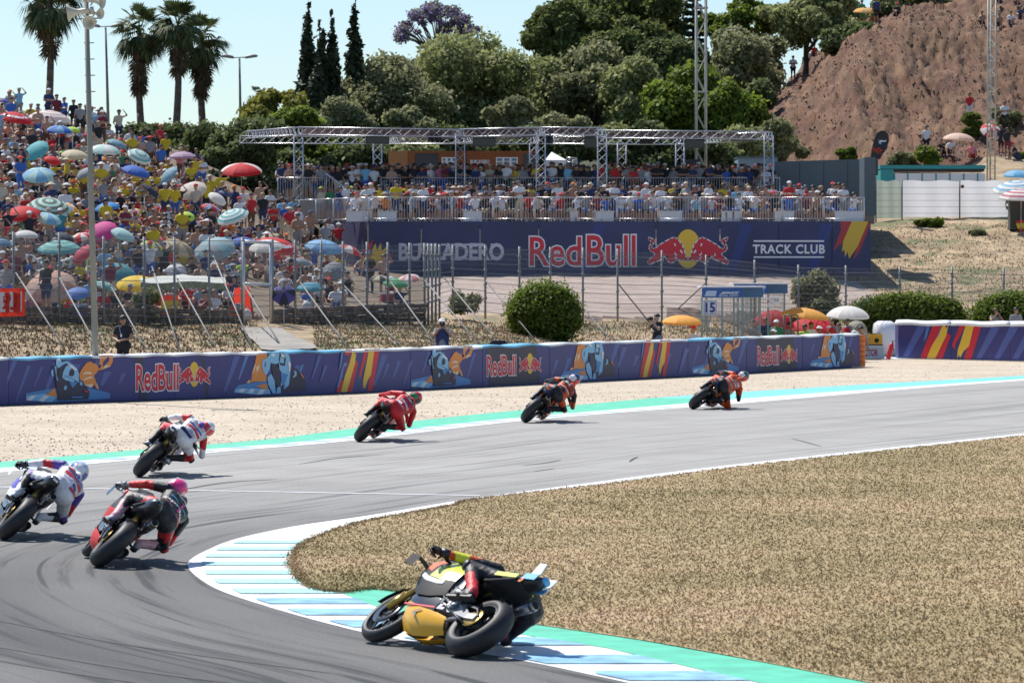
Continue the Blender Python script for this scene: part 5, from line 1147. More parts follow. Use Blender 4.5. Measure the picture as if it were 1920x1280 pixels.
    def stone_wall(px0, px1, label, rows, yb, h=.16):
        w_ = empty('stone_wall', (0, 0, 0), 0, label, 'wall'); n = 0; px = px0
        SM = [mat('wall_stone_a', (.20, .155, .12), .95, var=.3, scale=4), mat('wall_stone_b', (.13, .105, .085), .95, var=.3, scale=4)]
        for r in range(rows):
            px = px0 + (r % 2) * 4
            while px < px1:
                wd = RNG.uniform(7, 13); d = fence_d(px) + .45 + r * .05; y = np.interp(px, *BOTY) - 2 ; z = Zp(y, d) + r * h
                c = Vector((X(px + wd / 2, d), d, z)); sx = wd * d / F * .5; mb = MB()
                dv = Vector((.535, .845, 0)); pv = Vector((.845, -.535, 0))
                vs = []
                for zz in (-h / 2 + .01, h / 2 - .01 + RNG.uniform(-.02, .02)):
                    for a_, b_ in ((-1, -1), (1, -1), (1, 1), (-1, 1)): vs.append(c + dv * a_ * sx * 1.05 + pv * (b_ * .17 + RNG.uniform(-.02, .02)) + Vector((0, 0, zz)))
                mb.add(vs, [(0, 1, 5, 4), (1, 2, 6, 5), (2, 3, 7, 6), (3, 0, 4, 7), (4, 5, 6, 7)])
                if n < 290: mb.build('stone', SM[int(RNG.integers(0, 2))], w_); n += 1
                px += wd + .6
    stone_wall(510, 790, 'low dark stone wall at the foot of the fence past the gate', 4, 600)
    stone_wall(-20, 450, 'low dark stone wall under the fence below the sitting crowd', 4, 610)
build_fence()

# ------------------------------------------------------------------ poles, lamps, loudspeakers
def build_poles():
    t = empty('loudspeaker_pole', (0, 0, 0), 0, 'tall grey pole with climbing pegs and horn loudspeakers', 'pole')
    d = 97.0; PGY = mat('pole_grey', (.25, .25, .22), .6, var=.1, scale=1.5)
    a = Vector((X(181, d), d, 0)); b = P(160, -60, d)
    mb = MB(); mb.tube(a, b, .09, .06, n=14); mb.build('pole', PGY, t)
    for k in range(34):
        y = 20 + k * 30.4 / 1.0
        if y > 640: break
        c = P(np.interp(y, [-60, 668], [160, 181]), y, d); mb = MB(); mb.tube(c + Vector((-.09, -.02, 0)), c + Vector((.17, -.02, 0)), .014, n=5); mb.build('climbing_peg', mat('dark_post', (.12, .12, .13), .5), t)
    HR = mat('horn_cream', (.52, .50, .42), .5)
    for (x, y, ang, s, lb) in ((150, 22, 180, 1.0, 'pointing away from the palms'), (178, 25, -35, .62, 'small, pointing at the track beside the pole'), (176, 2, -20, .8, 'topmost, partly above the frame'), (172, 42, -100, .75, 'lowest, facing the camera')):
        h = empty('horn_loudspeaker', P(x, y, d - .15), 0, 'cream horn loudspeaker on the grey pole, ' + lb, 'loudspeaker'); dirv = Matrix.Rotation(R(ang), 3, 'Z') @ Vector((1, 0, -.12)); dirv.normalize()
        q = dirv.to_track_quat('Z', 'Y').to_matrix(); mb = MB(); prof = [(.05, -.25), (.07, -.2), (.07, -.02), (.06, .0), (.09, .12), (.15, .24), (.24, .31), (.235, .32), (.14, .25), (.08, .12), (.0, .05)]
        mb.lathe([(r * s, z * s) for r, z in prof], (0, 0, 0), 18, q); mb.build('horn', HR, h)
        mb = MB(); mb.tube((0, 0, 0), q @ Vector((0, 0, -.12 * s)) + Vector((0, 0, -.16 * s)), .02); mb.tube(q @ Vector((0, 0, -.27 * s)), q @ Vector((0, 0, -.36 * s)), .09 * s, n=12); mb.build('driver', HR, h)
    mb = MB(); c = P(163, 36, d); mb.tube(c + Vector((-.25, 0, 0)), c + Vector((.3, 0, .02)), .02); mb.build('bracket', mat('dark_post', (.12, .12, .13), .5), t)
    for (x0, xt, ty, by, d, lb) in ((205, 198, 52, 245, 225, 'beside the loudspeaker pole'), (452, 449, 110, 240, 230, 'beside the last tall palm')):
        t = empty('street_lamp', (0, 0, 0), 0, 'two-armed street lamp ' + lb, 'street lamp', 'street lamps behind the crowd'); z1 = Zp(ty, d)
        mb = MB(); mb.tube((X(x0, d), d, Zp(by + 60, d)), (X(xt, d), d, z1), .11, .06, n=8); mb.build('pole', PGY, t)
        mb = MB(); mb.tube((X(xt - 18, d), d, z1 + .05), (X(xt + 20, d), d, z1 + .08), .035); mb.build('arm', PGY, t)
        for s in (-1, 1):
            mb = MB(); c = Vector((X(xt + s * 22, d), d, z1 + .1)); M = Matrix.Rotation(R(-s * 8), 3, 'Y')
            mb.lathe([(0, -.06), (.18, -.05), (.22, 0), (.16, .09), (0, .13)], (0, 0, 0), 12); mb.v = [tuple(c + M @ Vector((v[0] * 2.0, v[1] * .9, v[2] * 1.2))) for v in mb.v]
            mb.build('lamp_head', mat('lamp_grey', (.35, .33, .31), .5), t)
build_poles()
# ================================================================== parasols
def umbrella_mesh(r, h, cols, n=8, ribs=4, fold=0.0, val=.06):
    """canopy of n panels; cols is a list of material indices used panel by panel (or ring by ring when negative)"""
    mb = MB(); rings = 7
    def pt(k, i, sub):
        t = k / rings; a = 2 * math.pi * (i + sub) / n; sag = 1 - .045 * math.sin(math.pi * sub) * t
        return Vector((r * math.sin(t * 1.15) / math.sin(1.15) * math.cos(a) * sag, r * math.sin(t * 1.15) / math.sin(1.15) * math.sin(a) * sag, h * (math.cos(t * 1.35) - math.cos(1.35)) / (1 - math.cos(1.35))))
    for i in range(n):
        for k in range(rings):
            mb.mi = cols[i % len(cols)] if cols[0] >= 0 else (-cols[k % len(cols)] - 1)
            vs = [pt(k, i, 0), pt(k + 1, i, 0), pt(k + 1, i, .5), pt(k, i, .5)]; mb.add(vs, [(0, 1, 2, 3)] if k else [(0, 1, 2)], True)
            vs = [pt(k, i, .5), pt(k + 1, i, .5), pt(k + 1, i, 1), pt(k, i, 1)]; mb.add(vs, [(0, 1, 2, 3)] if k else [(0, 1, 2)], True)
        if val:
            vs = [pt(rings, i, 0), pt(rings, i, .5), pt(rings, i, 1)]; lo = [v * 1.0 + Vector((0, 0, -val)) for v in vs]; mb.add(vs + lo, [(0, 3, 4, 1), (1, 4, 5, 2)], True)
    return mb
def fab(c):
    return mat('parasol_%02d%02d%02d' % tuple(int(q * 99) for q in c), c, .75, trans=.35)
UMB = []
def parasol(px, py, w_, cols, label, pat='seg', tilt=(0, 0), hgt=1.75, d=None, top=False, group='parasols on the spectator bank', flat=.30, txt=None, loc=None):
    """px,py = middle of the canopy as seen, w_ = its width"""
    if loc is None:
        g = on_slope(px, py, hgt, 112) if d is None else Vector((X(px, d), d, TZ(X(px, d), d)))
    else: g = Vector(loc)
    dd = g.y; r = w_ * dd / F / 2
    apex = P(px, py, dd); ms = [fab(c) for c in cols]
    t = empty('parasol', apex, 0, label, 'parasol', group)
    M = Euler((R(tilt[0]), R(tilt[1]), R(random.uniform(0, 45)))).to_matrix()
    if pat == 'seg': ci_ = list(range(len(cols)))
    elif pat == 'ring': ci_ = [-(i + 1) for i in range(len(cols))]
    flat *= .8; mb = umbrella_mesh(r, r * flat * 1.6, ci_); mb.v = [tuple(M @ (Vector(v) - Vector((0, 0, r * flat * .7)))) for v in mb.v]
    mb.build('canopy', ms, t)
    mb = MB(); top_ = M @ Vector((0, 0, r * flat * .95)); lo = M @ Vector((0, 0, -r * .9)); mb.tube(lo, top_ * 1.08, .016); mb.tube(lo, Vector((lo.x, lo.y, g.z - apex.z)) if g.z < apex.z - .5 else lo * 1.4, .018); mb.build('pole', mat('white_pole', (.6, .6, .6), .4), t)
    mb = MB()
    for k in range(8):
        a = 2 * math.pi * k / 8; mb.tube(M @ Vector((0, 0, r * flat * .1)), M @ Vector((r * .8 * math.cos(a), r * .8 * math.sin(a), -r * flat * .1)), .006, n=3, cap=False)
    mb.build('rib', mat('white_pole', (.6, .6, .6), .4), t)
    if txt:
        for (a0, tt_) in txt:
            co, fs = text_mesh(tt_, .3 * r, .01); mb = MB(); cx_ = co[:, 0].mean()
            vs = []
            for c in co:
                th = -math.pi / 2 + a0 + (c[0] - cx_) / r * 1.15; q = .74 - c[1] / r * .9
                vs.append(M @ Vector((r * q * math.cos(th), r * q * math.sin(th), r * flat * 1.6 * (math.cos(q * 1.35) - math.cos(1.35)) / (1 - math.cos(1.35)) - r * flat * .7)) + Vector((0, -.03, .03)))
            mb.add(vs, fs); mb.build('lettering', BLK if tt_ == 'KEEP' else WHTP, t)
    UMB.append((px, py, label.replace(' with white lettering', '').split(',')[0])); return t
Wc, Rc, Bc, LBc, TQ, YL, GN, PK, CR, GY, DK, LM_, OR_, LI = (.75, .75, .75), (.62, .03, .04), (.06, .16, .55), (.22, .45, .68), (.12, .45, .50), (.80, .58, .04), (.10, .38, .18), (.62, .08, .30), (.62, .55, .40), (.30, .33, .38), (.05, .055, .08), (.50, .72, .10), (.85, .42, .08), (.40, .26, .42)
AQ = (.45, .68, .68)
U = [  # px, py, w, cols, label, pat, tilt
 (28, 218, 66, [Rc], 'big red parasol with white lettering at the crowd top', 'seg', (12, 8)), (94, 216, 80, [Wc, (.62, .45, .45)], 'white parasol with thin pink rings at the crowd top', 'ring', (8, 6)),
 (112, 241, 50, [Bc, LBc], 'blue parasol in two shades behind the white ringed one', 'seg', (10, 0)), (138, 241, 26, [LM_], 'small lime parasol at the crowd top', 'seg', (10, 10)),
 (2, 187, 30, [Bc, LI], 'violet-blue parasol topmost in the crowd', 'seg', (5, 5)), (66, 279, 52, [TQ], 'turquoise parasol tipped on its side', 'seg', (28, -38)), (99, 298, 32, [Rc], 'small red parasol beside the turquoise one', 'seg', (20, 20)),
 (140, 287, 52, [CR], 'cream parasol touching the grey pole', 'seg', (14, 0)), (196, 278, 62, [Wc, AQ], 'white and pale blue parasol beside the grey pole', 'seg', (10, 4)), (220, 267, 40, [(.20, .38, .48)], 'blue-grey parasol behind the white and pale blue one', 'seg', (12, 18)),
 (263, 290, 48, [Wc, AQ, TQ], 'white and aqua striped parasol by the hedge end', 'ring', (26, 26)), (343, 290, 52, [LI, (.55, .42, .55)], 'lilac ringed parasol in front of the hedge', 'ring', (4, 0)), (256, 318, 56, [Bc], 'royal blue parasol over the upper rows', 'seg', (16, 12)),
 (73, 324, 64, [AQ, LBc], 'pale blue and white faded parasol in the upper rows', 'seg', (20, -14)), (157, 322, 36, [GY], 'grey parasol half behind the grey pole', 'seg', (20, -30)), (314, 326, 42, [(.25, .42, .52)], 'slate blue parasol held at a steep slant', 'seg', (18, -48)),
 (359, 353, 58, [(.62, .58, .52)], 'off-white parasol slanting below the lilac one', 'seg', (22, -28)), (284, 356, 42, [DK], 'black parasol held low among yellow shirts', 'seg', (26, 36)), (452, 315, 82, [Rc, Rc, Rc, Wc], 'lone red parasol with one white panel over the hedge', 'seg', (10, -6)),
 (409, 370, 38, [Wc], 'small white parasol near the hedge foot', 'seg', (30, 26)), (422, 361, 24, [(.12, .15, .32)], 'small navy parasol near the hedge foot', 'seg', (20, 10)), (92, 384, 84, [AQ, (.12, .16, .12)], 'white parasol with dark green striped rings', 'ring', (24, 8)),
 (134, 387, 34, [OR_, Wc], 'orange and white parasol beside the striped one', 'seg', (20, 22)), (40, 396, 72, [Rc], 'wide red parasol in the middle rows', 'seg', (16, -8)), (90, 406, 54, [LBc, AQ], 'light blue parasol under the green striped one', 'seg', (16, 12)),
 (200, 385, 48, [(.06, .28, .62)], 'bright blue parasol beside the grey pole', 'seg', (12, -10)), (395, 387, 36, [Rc, LBc], 'red and blue parasol beside the lime one', 'seg', (16, 14)), (350, 403, 32, [LM_], 'small lime parasol with black letters', 'seg', (30, -10)),
 (434, 402, 64, [Wc, TQ], 'white parasol with turquoise edge', 'ring', (18, -20)), (190, 430, 60, [PK], 'magenta parasol tipped towards the track', 'seg', (26, -32)), (231, 436, 52, [AQ], 'pale aqua parasol beside the magenta one', 'seg', (24, 16)),
 (48, 437, 48, [(.6, .6, .62)], 'greyish white parasol behind the fence top', 'seg', (8, 0)), (122, 441, 40, [DK, (.08, .09, .14)], 'dark navy parasol behind the fence top', 'seg', (14, 14)), (152, 441, 38, [Wc, Rc], 'white and red parasol next to the dark navy one', 'seg', (16, -8)),
 (112, 460, 84, [(.14, .42, .50), (.30, .62, .50)], 'blue and green ringed parasol behind the fence', 'ring', (10, 0)), (4, 452, 42, [(.12, .30, .48)], 'blue parasol at the very edge behind the fence', 'seg', (6, 8)), (152, 474, 42, [(.58, .08, .12)], 'crimson parasol lying on its side', 'seg', (10, -50)),
 (288, 462, 50, [GY, LM_], 'grey parasol with lime panels', 'seg', (30, 14)), (335, 460, 62, [CR, (.32, .25, .15)], 'beige and brown parasol behind the fence', 'seg', (26, 18)), (401, 461, 80, [(.28, .48, .55), (.35, .42, .45)], 'large grey-aqua parasol slanting in front of the last rows', 'seg', (22, -24)),
 (455, 450, 46, [(.04, .12, .42)], 'folded-down royal blue parasol by the gate', 'seg', (12, -6)), (498, 458, 66, [Wc], 'white parasol behind the red lettered one', 'seg', (14, -8)), (517, 457, 90, [Rc], 'wide red parasol with white lettering by the gate', 'seg', (16, 0)), (505, 442, 34, [(.45, .40, .30)], 'small khaki parasol above the gate', 'seg', (12, -16)),
 (609, 459, 76, [LBc, (.15, .33, .60)], 'sky blue parasol in two shades beside the banner', 'seg', (14, 8)), (655, 466, 50, [Rc, Wc], 'red and white parasol in front of the navy banner', 'seg', (10, 16)), (225, 511, 66, [(.10, .36, .42)], 'deep teal parasol facing the track', 'seg', (44, 0)),
 (256, 527, 80, [YL], 'flat yellow parasol near the fence', 'seg', (12, -10)), (95, 531, 96, [(.62, .36, .28), (.58, .42, .36)], 'wide peach checked parasol near the fence', 'seg', (30, -26)), (146, 546, 44, [(.14, .26, .66)], 'blue parasol beside the two bare backs', 'seg', (26, -8)),
 (196, 533, 44, [AQ, (.2, .5, .5)], 'aqua parasol between the teal and yellow ones', 'seg', (14, 10)), (583, 535, 54, [(.08, .36, .50)], 'flat turquoise parasol past the gate', 'seg', (8, 0)), (532, 549, 46, [(.12, .10, .34), DK], 'indigo parasol resting on the ground', 'seg', (50, -20)),
 (625, 506, 44, [(.2, .22, .26), GY], 'grey checked parasol tipped on edge', 'ring', (36, -44)), (742, 528, 48, [GN], 'green parasol near the fence corner', 'seg', (10, 6)), (765, 520, 44, [(.62, .25, .30), Wc], 'pink and white parasol near the fence corner', 'seg', (12, -16)), (712, 520, 38, [DK, CR], 'dark parasol with beige panel near the fence corner', 'seg', (14, 0)),
 (568, 488, 30, [GY], 'little grey parasol low behind the gate', 'seg', (20, 10)), (330, 505, 40, [Wc, GY], 'white and grey parasol behind the long awning', 'seg', (34, -22))]
for (px, py, w_, cols, lb, pat, tilt) in U:
    tx = None
    if 'lettering' in lb: tx = [(-.4, 'Coca-Cola'), (.75, 'Coca-Cola')]
    if 'black letters' in lb: tx = [(.0, 'KEEP')]
    parasol(px, py, w_, cols, lb, pat, tilt, hgt=1.05 if py > 500 else 1.45, txt=tx)
def awnings():
    # long white / camouflage awning, red tent, flags hung on the fence
    t = empty('awning', (0, 0, 0), 0, 'long white sheet awning with green edge stretched over people', 'awning'); mb = MB(); rings = []
    for k in range(9):
        px = 262 + 160 * k / 8; d = 121 + px * .012; rings.append([P(px, 514 + 6 * abs(k - 4) / 4 + (k % 2) * 1.5, d + 2.2), P(px, 520 + (k % 2) * 2, d + 1), P(px + 2, 529 + 2 * math.sin(k), d)])
    mb.loft(rings, closed=False, caps=False); mb.build('sheet', mat('awning_white', (.66, .70, .66), .8, trans=.3), t); mb = MB()
    mb.loft([[r[2], r[2] + Vector((0, -.1, -.2 - .04 * (i % 2)))] for i, r in enumerate(rings)], closed=False, caps=False); mb.build('edge', mat('camouflage_net', (.22, .26, .10), .9, col2=(.38, .40, .22), var=.2, scale=7), t)
    for px in (266, 420):
        mb = MB(); d = 121 + px * .012; mb.tube(P(px, 528, d), P(px, 560, d), .02); mb.build('pole', STEEL, t)
    t = empty('shade_tent', (0, 0, 0), 0, 'bright red pop-up shade tent beside the gate', 'tent'); d = 126
    b = [P(425, 612, d), P(478, 610, d), P(474, 606, d + 2), P(430, 606, d + 2)]; ap = [P(440, 540, d + .5), P(468, 537, d + .8)]
    mb = MB(); mb.add(b + ap, [(0, 4, 3), (3, 4, 5, 2), (2, 5, 1)], False); mb.build('canopy', mat('tent_red', (.70, .05, .03), .7, trans=.3), t)
    mb = MB()
    for e in (b[0], b[1], b[2], b[3]): mb.tube(e, ap[0] if e in (b[0], b[3]) else ap[1], .014)
    mb.build('frame', mat('dark_post', (.12, .12, .13), .5), t)
    mb = MB(); flatpolys(mb, [[(441, 568), (452, 568), (452, 582), (441, 582)]], lambda x, y: P(x, y, d - .5)); mb.build('panel', WHTP, t); text_on('lettering', '20', (443, 570, 450, 580), lambda x, y: P(x, y, d - .52), mat('black_print', (.02, .02, .02), .5), t, offset=.03)
    # flags
    def wave(x, y, o=0.0): return P(x, y, 111.2 + .012 * x - o + .06 * math.sin(x * .35))
    t = empty('hung_flag', (0, 0, 0), 0, 'red flag with large white 93 hung on the fence', 'flag')
    mb = MB()
    for k in range(8): flatpolys(mb, [[(-6 + k * 6.6, 540 + (k % 2)), (-6 + k * 6.6 + 6.6, 540 + ((k + 1) % 2)), (-6 + k * 6.6 + 6.6, 594 - k * .2), (-6 + k * 6.6, 594 - k * .2)]], wave)
    mb.build('flag_cloth', mat('flag_bright_red', (.66, .05, .03), .75, trans=.2), t)
    mb = MB(); flatpolys(mb, [[(0, 548), (41, 546), (41, 583), (0, 585)]], lambda a, b: wave(a, b, .02)); mb.build('white_patch', mat('flag_white', (.72, .70, .70), .75), t)
    text_on('lettering', '93', (3, 550, 38, 581), lambda a, b: wave(a, b, .04), mat('flag_bright_red', (.66, .05, .03), .75), t, offset=.02, shear=.25)
    t = empty('hung_flag', (0, 0, 0), 0, 'red and yellow national flag hung near the fence past the pole', 'flag'); w2 = lambda x, y, o=0.0: P(x, y, 120.6 - o + .06 * math.sin(x * .5))
    for a, b, m in ((302, 311, 'flag_bright_red'), (311, 323, None), (323, 334, 'flag_bright_red')):
        mb = MB(); flatpolys(mb, [[(302, 553 + (a - 302) * 1.3), (334, 551 + (a - 302) * 1.3), (334, 551 + (b - 302) * 1.3), (302, 553 + (b - 302) * 1.3)]], w2); mb.build('stripe', MATS['flag_bright_red'] if m else mat('flag_yellow', (.80, .55, .04), .75), t)
    for (px, py, c, nm, lb) in ((398, 560, 'green', 'beach_towel', 'green towel hung near the fence'), (295, 563, 'sky blue', 'beach_towel', 'blue towel beside the national flag'), (66, 520, 'maroon', 'hung_flag', 'dark red and yellow flag draped beside the peach parasol')):
        mb = MB(); q = on_slope(px, py + 16, 0, 112); dd = q.y
        mb.add([P(px - 5, py - 12, dd), P(px + 5, py - 13, dd), P(px + 8, py + 13, dd - .15), P(px - 2, py + 14, dd - .1)], [(0, 1, 2, 3)]); props(mb.build(nm, CLOTH[c]), lb, 'towel' if nm[0] == 'b' else 'flag')
    for (px, py, c, lb) in ((656, 588, (.05, .12, .30), 'blue cool box with white lid on the ground past the gate'), (148, 588, (.10, .2, .5), 'blue cool box beside the two bare backs'), (725, 560, (.35, .03, .05), 'dark red cool box near the fence corner')):
        g = on_slope(px, py + 8, 0, 112); t = empty('cool_box', g, R(20), lb, 'cool box'); mb = MB(); mb.box((0, 0, .16), (.48, .3, .32)); mb.build('body', mat('plastic_%d' % px, c, .5), t); mb = MB(); mb.box((0, 0, .35), (.5, .32, .06)); mb.build('lid', mat('lid_white', (.6, .62, .65), .5), t)
    for i, (px, py, c) in enumerate(((100, 590, 'navy'), (88, 592, 'white'), (130, 590, 'red'), (365, 596, 'black'), (575, 585, 'white'), (640, 570, 'white'), (700, 592, 'black'), (60, 590, 'pink'), (462, 605, 'white'), (745, 590, 'grey'), (600, 592, 'red'))):
        g = on_slope(px, py, 0, 112); mb = MB(); mb.lathe([(0, 0), (.17, .02), (.2, .12), (.17, .28), (.08, .38), (0, .4)], (0, 0, 0), 9); mb.tube((-.05, 0, .36), (.06, 0, .46), .015); o = mb.build('backpack', CLOTH[c]); o.location = g; o.scale = (1, .7, 1)
        props(o, f'{c} bag on the ground by the fence ' + ['beside the 93 flag', 'between the flag and the blue cool box', 'under the peach parasol', 'below the long awning', 'beside the scaffold gate', 'near the grey checked parasol', 'below the blue cool box', 'under the 93 flag corner', 'inside the gate frame', 'near the fence corner', 'by the low stone wall'][i], 'bag')
awnings()

# ================================================================== spectators
CM = CrowdMass(); PEOPLE = []
WC = ['yellow', 'white', 'black', 'red', 'navy', 'blue', 'sky blue', 'grey', 'green', 'orange', 'pink', 'maroon', 'cream', 'teal', 'lime']
def rnd_look(wt=None, bare=.13):
    w0 = np.array([.045, .20, .28, .12, .10, .03, .035, .11, .015, .02, .015, .04, .04, .01, .008]); w0 = w0 / w0.sum()
    top = wt if isinstance(wt, str) else WC[int(RNG.choice(len(WC), p=w0))]
    head = ['cap', 'hair', 'hat', 'long_hair'][int(RNG.choice(4, p=[.46, .32, .08, .14]))]
    hc = ['red', 'white', 'black', 'navy', 'grey', 'cream', 'orange', 'lime'][int(RNG.choice(8, p=[.20, .22, .24, .14, .09, .08, .02, .01]))] if head in ('cap', 'hat') else ['dark', 'brown', 'fair'][int(RNG.choice(3, p=[.6, .3, .1]))]
    legs = ['navy', 'black', 'grey', 'blue', 'cream', 'brown'][int(RNG.integers(0, 6))]
    return dict(skin=int(RNG.choice(3, p=[.45, .42, .13])), top=top, legs=legs, head=head, headcol=hc, bare=bool(RNG.random() < bare))
def put(p, loc, rz, look, where): PEOPLE.append((p, Vector(loc), rz, look, where))
edge_x = ([165, 200, 235, 250, 270, 300, 330, 370, 395, 420, 455, 470, 500, 530, 570], [10, 90, 200, 235, 270, 318, 378, 410, 445, 560, 625, 655, 690, 720, 790])
def fill_bank():
    y = 596
    while y > 226:
        d0 = y; px = -22 + RNG.uniform(0, 10); xe = np.interp(y - 26, *edge_x)
        if y > 570: step = 27
        elif y > 480: step = 22
        else: step = 17.5
        while px < xe:
            dens = 1.0
            if px > 455 and y > 470: dens = .62
            if px > 640: dens = .45
            if 455 < px < 515 and y > 535: dens = 0
            if y > 586 : dens *= .35
            if RNG.random() < dens:
                yy = y + RNG.uniform(-5, 5); g = on_slope(px, yy, 0, 113)
                wt = None
                if 100 < px < 430 and 318 < y < 470 and RNG.random() < .30: wt = 'yellow'
                if 250 < px < 480 and 470 < y < 530 and RNG.random() < .3: wt = 'yellow'
                r = RNG.random()
                ps = ['sit', 'sit_lean', 'sit_shade', 'sit_phone', 'sit_back'][int(RNG.choice(5, p=[.38, .24, .13, .15, .10]))] if r > .12 + (.5 if px > xe - 60 else 0) else ['stand', 'stand_cross', 'stand_raise', 'stand_long'][int(RNG.integers(0, 4))]
                put(ps, g + Vector((0, 0, -.03)), RNG.normal(.18, .35), rnd_look(wt), 'bank')
            px += step * RNG.uniform(.75, 1.3)
        y -= 13
    for (px, py, ps, top, legs, head, hc, rz) in ((125, 372, 'stand', 'yellow', 'black', 'hat', 'cream', -1.2), (309, 420, 'stand_raise', 'yellow', 'navy', 'cap', 'white', .4), (328, 422, 'stand', 'yellow', 'blue', 'hair', 'brown', .2), (300, 300, 'stand', 'red', 'black', 'cap', 'red', .5), (340, 340, 'stand', 'cream', 'cream', 'long_hair', 'brown', .3), (352, 342, 'stand', 'black', 'black', 'hair', 'dark', .1), (368, 345, 'stand_cross', 'navy', 'navy', 'hair', 'brown', .4), (150, 262, 'stand', 'grey', 'black', 'hair', 'dark', .2), (506, 425, 'stand_cross', 'white', 'navy', 'hair', 'dark', .3), (488, 410, 'stand_raise', 'brown', 'grey', 'hair', 'dark', 0), (576, 445, 'stand_raise', 'orange', 'black', 'cap', 'white', -.3), (512, 452, 'stand_cross', 'red', 'black', 'hair', 'dark', .3), (190, 265, 'stand', 'navy', 'blue', 'hair', 'brown', .2), (527, 430, 'stand_cross', 'black', 'black', 'hair', 'dark', 0), (550, 438, 'stand', 'sky blue', 'grey', 'cap', 'black', .2), (605, 452, 'stand', 'green', 'black', 'cap', 'cream', .1)):
        l = rnd_look(top, 0); l.update(legs=legs, head=head, headcol=hc)
        if px == 488: l['bare'] = True
        put(ps, on_slope(px, py, 0, 113), rz, l, 'bank')
fill_bank()
def fill_club():
    for (d, x0, x1, step, kinds, z) in ((169.3, 668, 1600, 15, ['bench', 'bench', 'bench_phone', 'bench_shade', 'stand_cross'], DZ), (170.7, 660, 1570, 13, ['bench', 'stand', 'bench_phone'], DZ), (172.3, 600, 1580, 12, ['stand', 'stand_long', 'bench'], DZ), (174.5, 570, 1450, 13, ['stand', 'stand_cross', 'stand_raise'], DZ),
                                    (177.7, 530, 1440, 13, ['stand_long', 'stand_cross', 'stand'], UZ), (178.6, 525, 1445, 12.5, ['stand', 'stand_cross', 'stand_long', 'stand_raise'], UZ), (180.2, 530, 1440, 14, ['stand', 'stand_cross'], UZ), (183, 560, 1445, 17, ['stand', 'stand_raise'], UZ)):
        px = x0
        while px < x1:
            if not (z == DZ and d > 171 and px < 640 and RNG.random() < .6):
                k = kinds[int(RNG.integers(0, len(kinds)))]; l = rnd_look(None, .06)
                if z == UZ and RNG.random() < .25: l['top'] = ['black', 'navy'][int(RNG.integers(0, 2))]
                if z == DZ and d < 171 and RNG.random() < .25: l['top'] = 'white'
                put(k, (X(px, d), d + RNG.uniform(-.25, .25), z), RNG.normal(.05, .4), l, 'club')
            px += step * RNG.uniform(.7, 1.35)
fill_club()
POSEW = {'stand': 'standing', 'stand_cross': 'standing arms-folded', 'stand_raise': 'standing arm-raised', 'stand_long': 'standing hands-clasped', 'sit': 'seated', 'sit_lean': 'seated forward-leaning', 'sit_shade': 'seated eye-shading', 'sit_phone': 'seated phone-holding', 'sit_back': 'seated leaning-back', 'bench': 'bench-seated', 'bench_phone': 'bench-seated phone-holding', 'bench_shade': 'bench-seated eye-shading', 'stand_camera': 'standing'}
CLUBL = [(600, 'near the stair handrail'), (690, 'above the banner corner'), (790, 'above the lettering start'), (863, 'by the first deck column'), (940, 'above the grey lettering end'), (1014, 'by the tall front column'), (1070, 'above the red lettering'), (1129, 'by the middle column'), (1200, 'above the gap before the bulls'), (1245, 'above the first bull'), (1290, 'above the yellow sun'), (1335, 'above the second bull'), (1400, 'above the club lettering start'), (1441, 'by the end column'), (1500, 'above the club lettering'), (1560, 'near the striped banner end'), (1610, 'by the container wall')]
def emit_people():
    def size(q): return 1.0 / q[1].y
    bank = sorted([q for q in PEOPLE if q[4] == 'bank'], key=lambda q: q[1].y); club = sorted([q for q in PEOPLE if q[4] == 'club'], key=lambda q: q[1].y)
    singles = bank[:205] + [q for q in club if q[1].y < 170.1][:56]
    ids = set(id(q) for q in singles); used = set(); n = 0
    for q in PEOPLE:
        p, loc, rz, l, where = q; px = CX + loc.x * F / loc.y; py = HY + (CH - loc.z - .5) * F / loc.y
        sc = RNG.uniform(.92, 1.06)
        if id(q) not in ids: CM.add(p, loc, rz, l['skin'], l['top'], l['legs'], l['head'], l['headcol'], sc, l['bare']); continue
        tw = 'bare chest' if l['bare'] else l['top'] + ' top'; hw = (l['headcol'] + ' ' + HEADW[l['head']])
        cands = []
        if where == 'bank':
            um = sorted(UMB, key=lambda u: (u[0] - px) ** 2 + (u[1] - py) ** 2)[:7]
            for u in um:
                dx, dy = u[0] - px, u[1] - py; rel = 'in front of' if dy < -8 else ('behind' if dy > 8 else 'beside')
                short = ' '.join(u[2].split()[:7]); cands.append(f'{rel} {short}')
        else:
            for c in sorted(CLUBL, key=lambda c: abs(c[0] - px))[:3]: cands.append(c[1])
        lab = None
        for c in cands:
            for base in (f'{POSEW[p]} spectator, {tw}, {hw}', f'{POSEW[p]} spectator, {tw}, {l["legs"]} legs, {hw}'):
                s = f'{base}, {c}'
                if len(s.split()) > 16: s = ' '.join(s.split()[:16])
                if s not in used: lab = s; break
            if lab: break
        if lab is None: CM.add(p, loc, rz, l['skin'], l['top'], l['legs'], l['head'], l['headcol'], sc, l['bare']); continue
        used.add(lab); o = person(p, loc, rz, l['skin'], l['top'], l['legs'], l['head'], l['headcol'], sc, l['bare']); n += 1
        props(o, lab, 'person', 'spectators on the bank' if where == 'bank' else 'guests on the front benches of the deck')
    CM.build('crowd', 'farther rows of the crowd on the bank and the packed decks behind the front row')
emit_people()
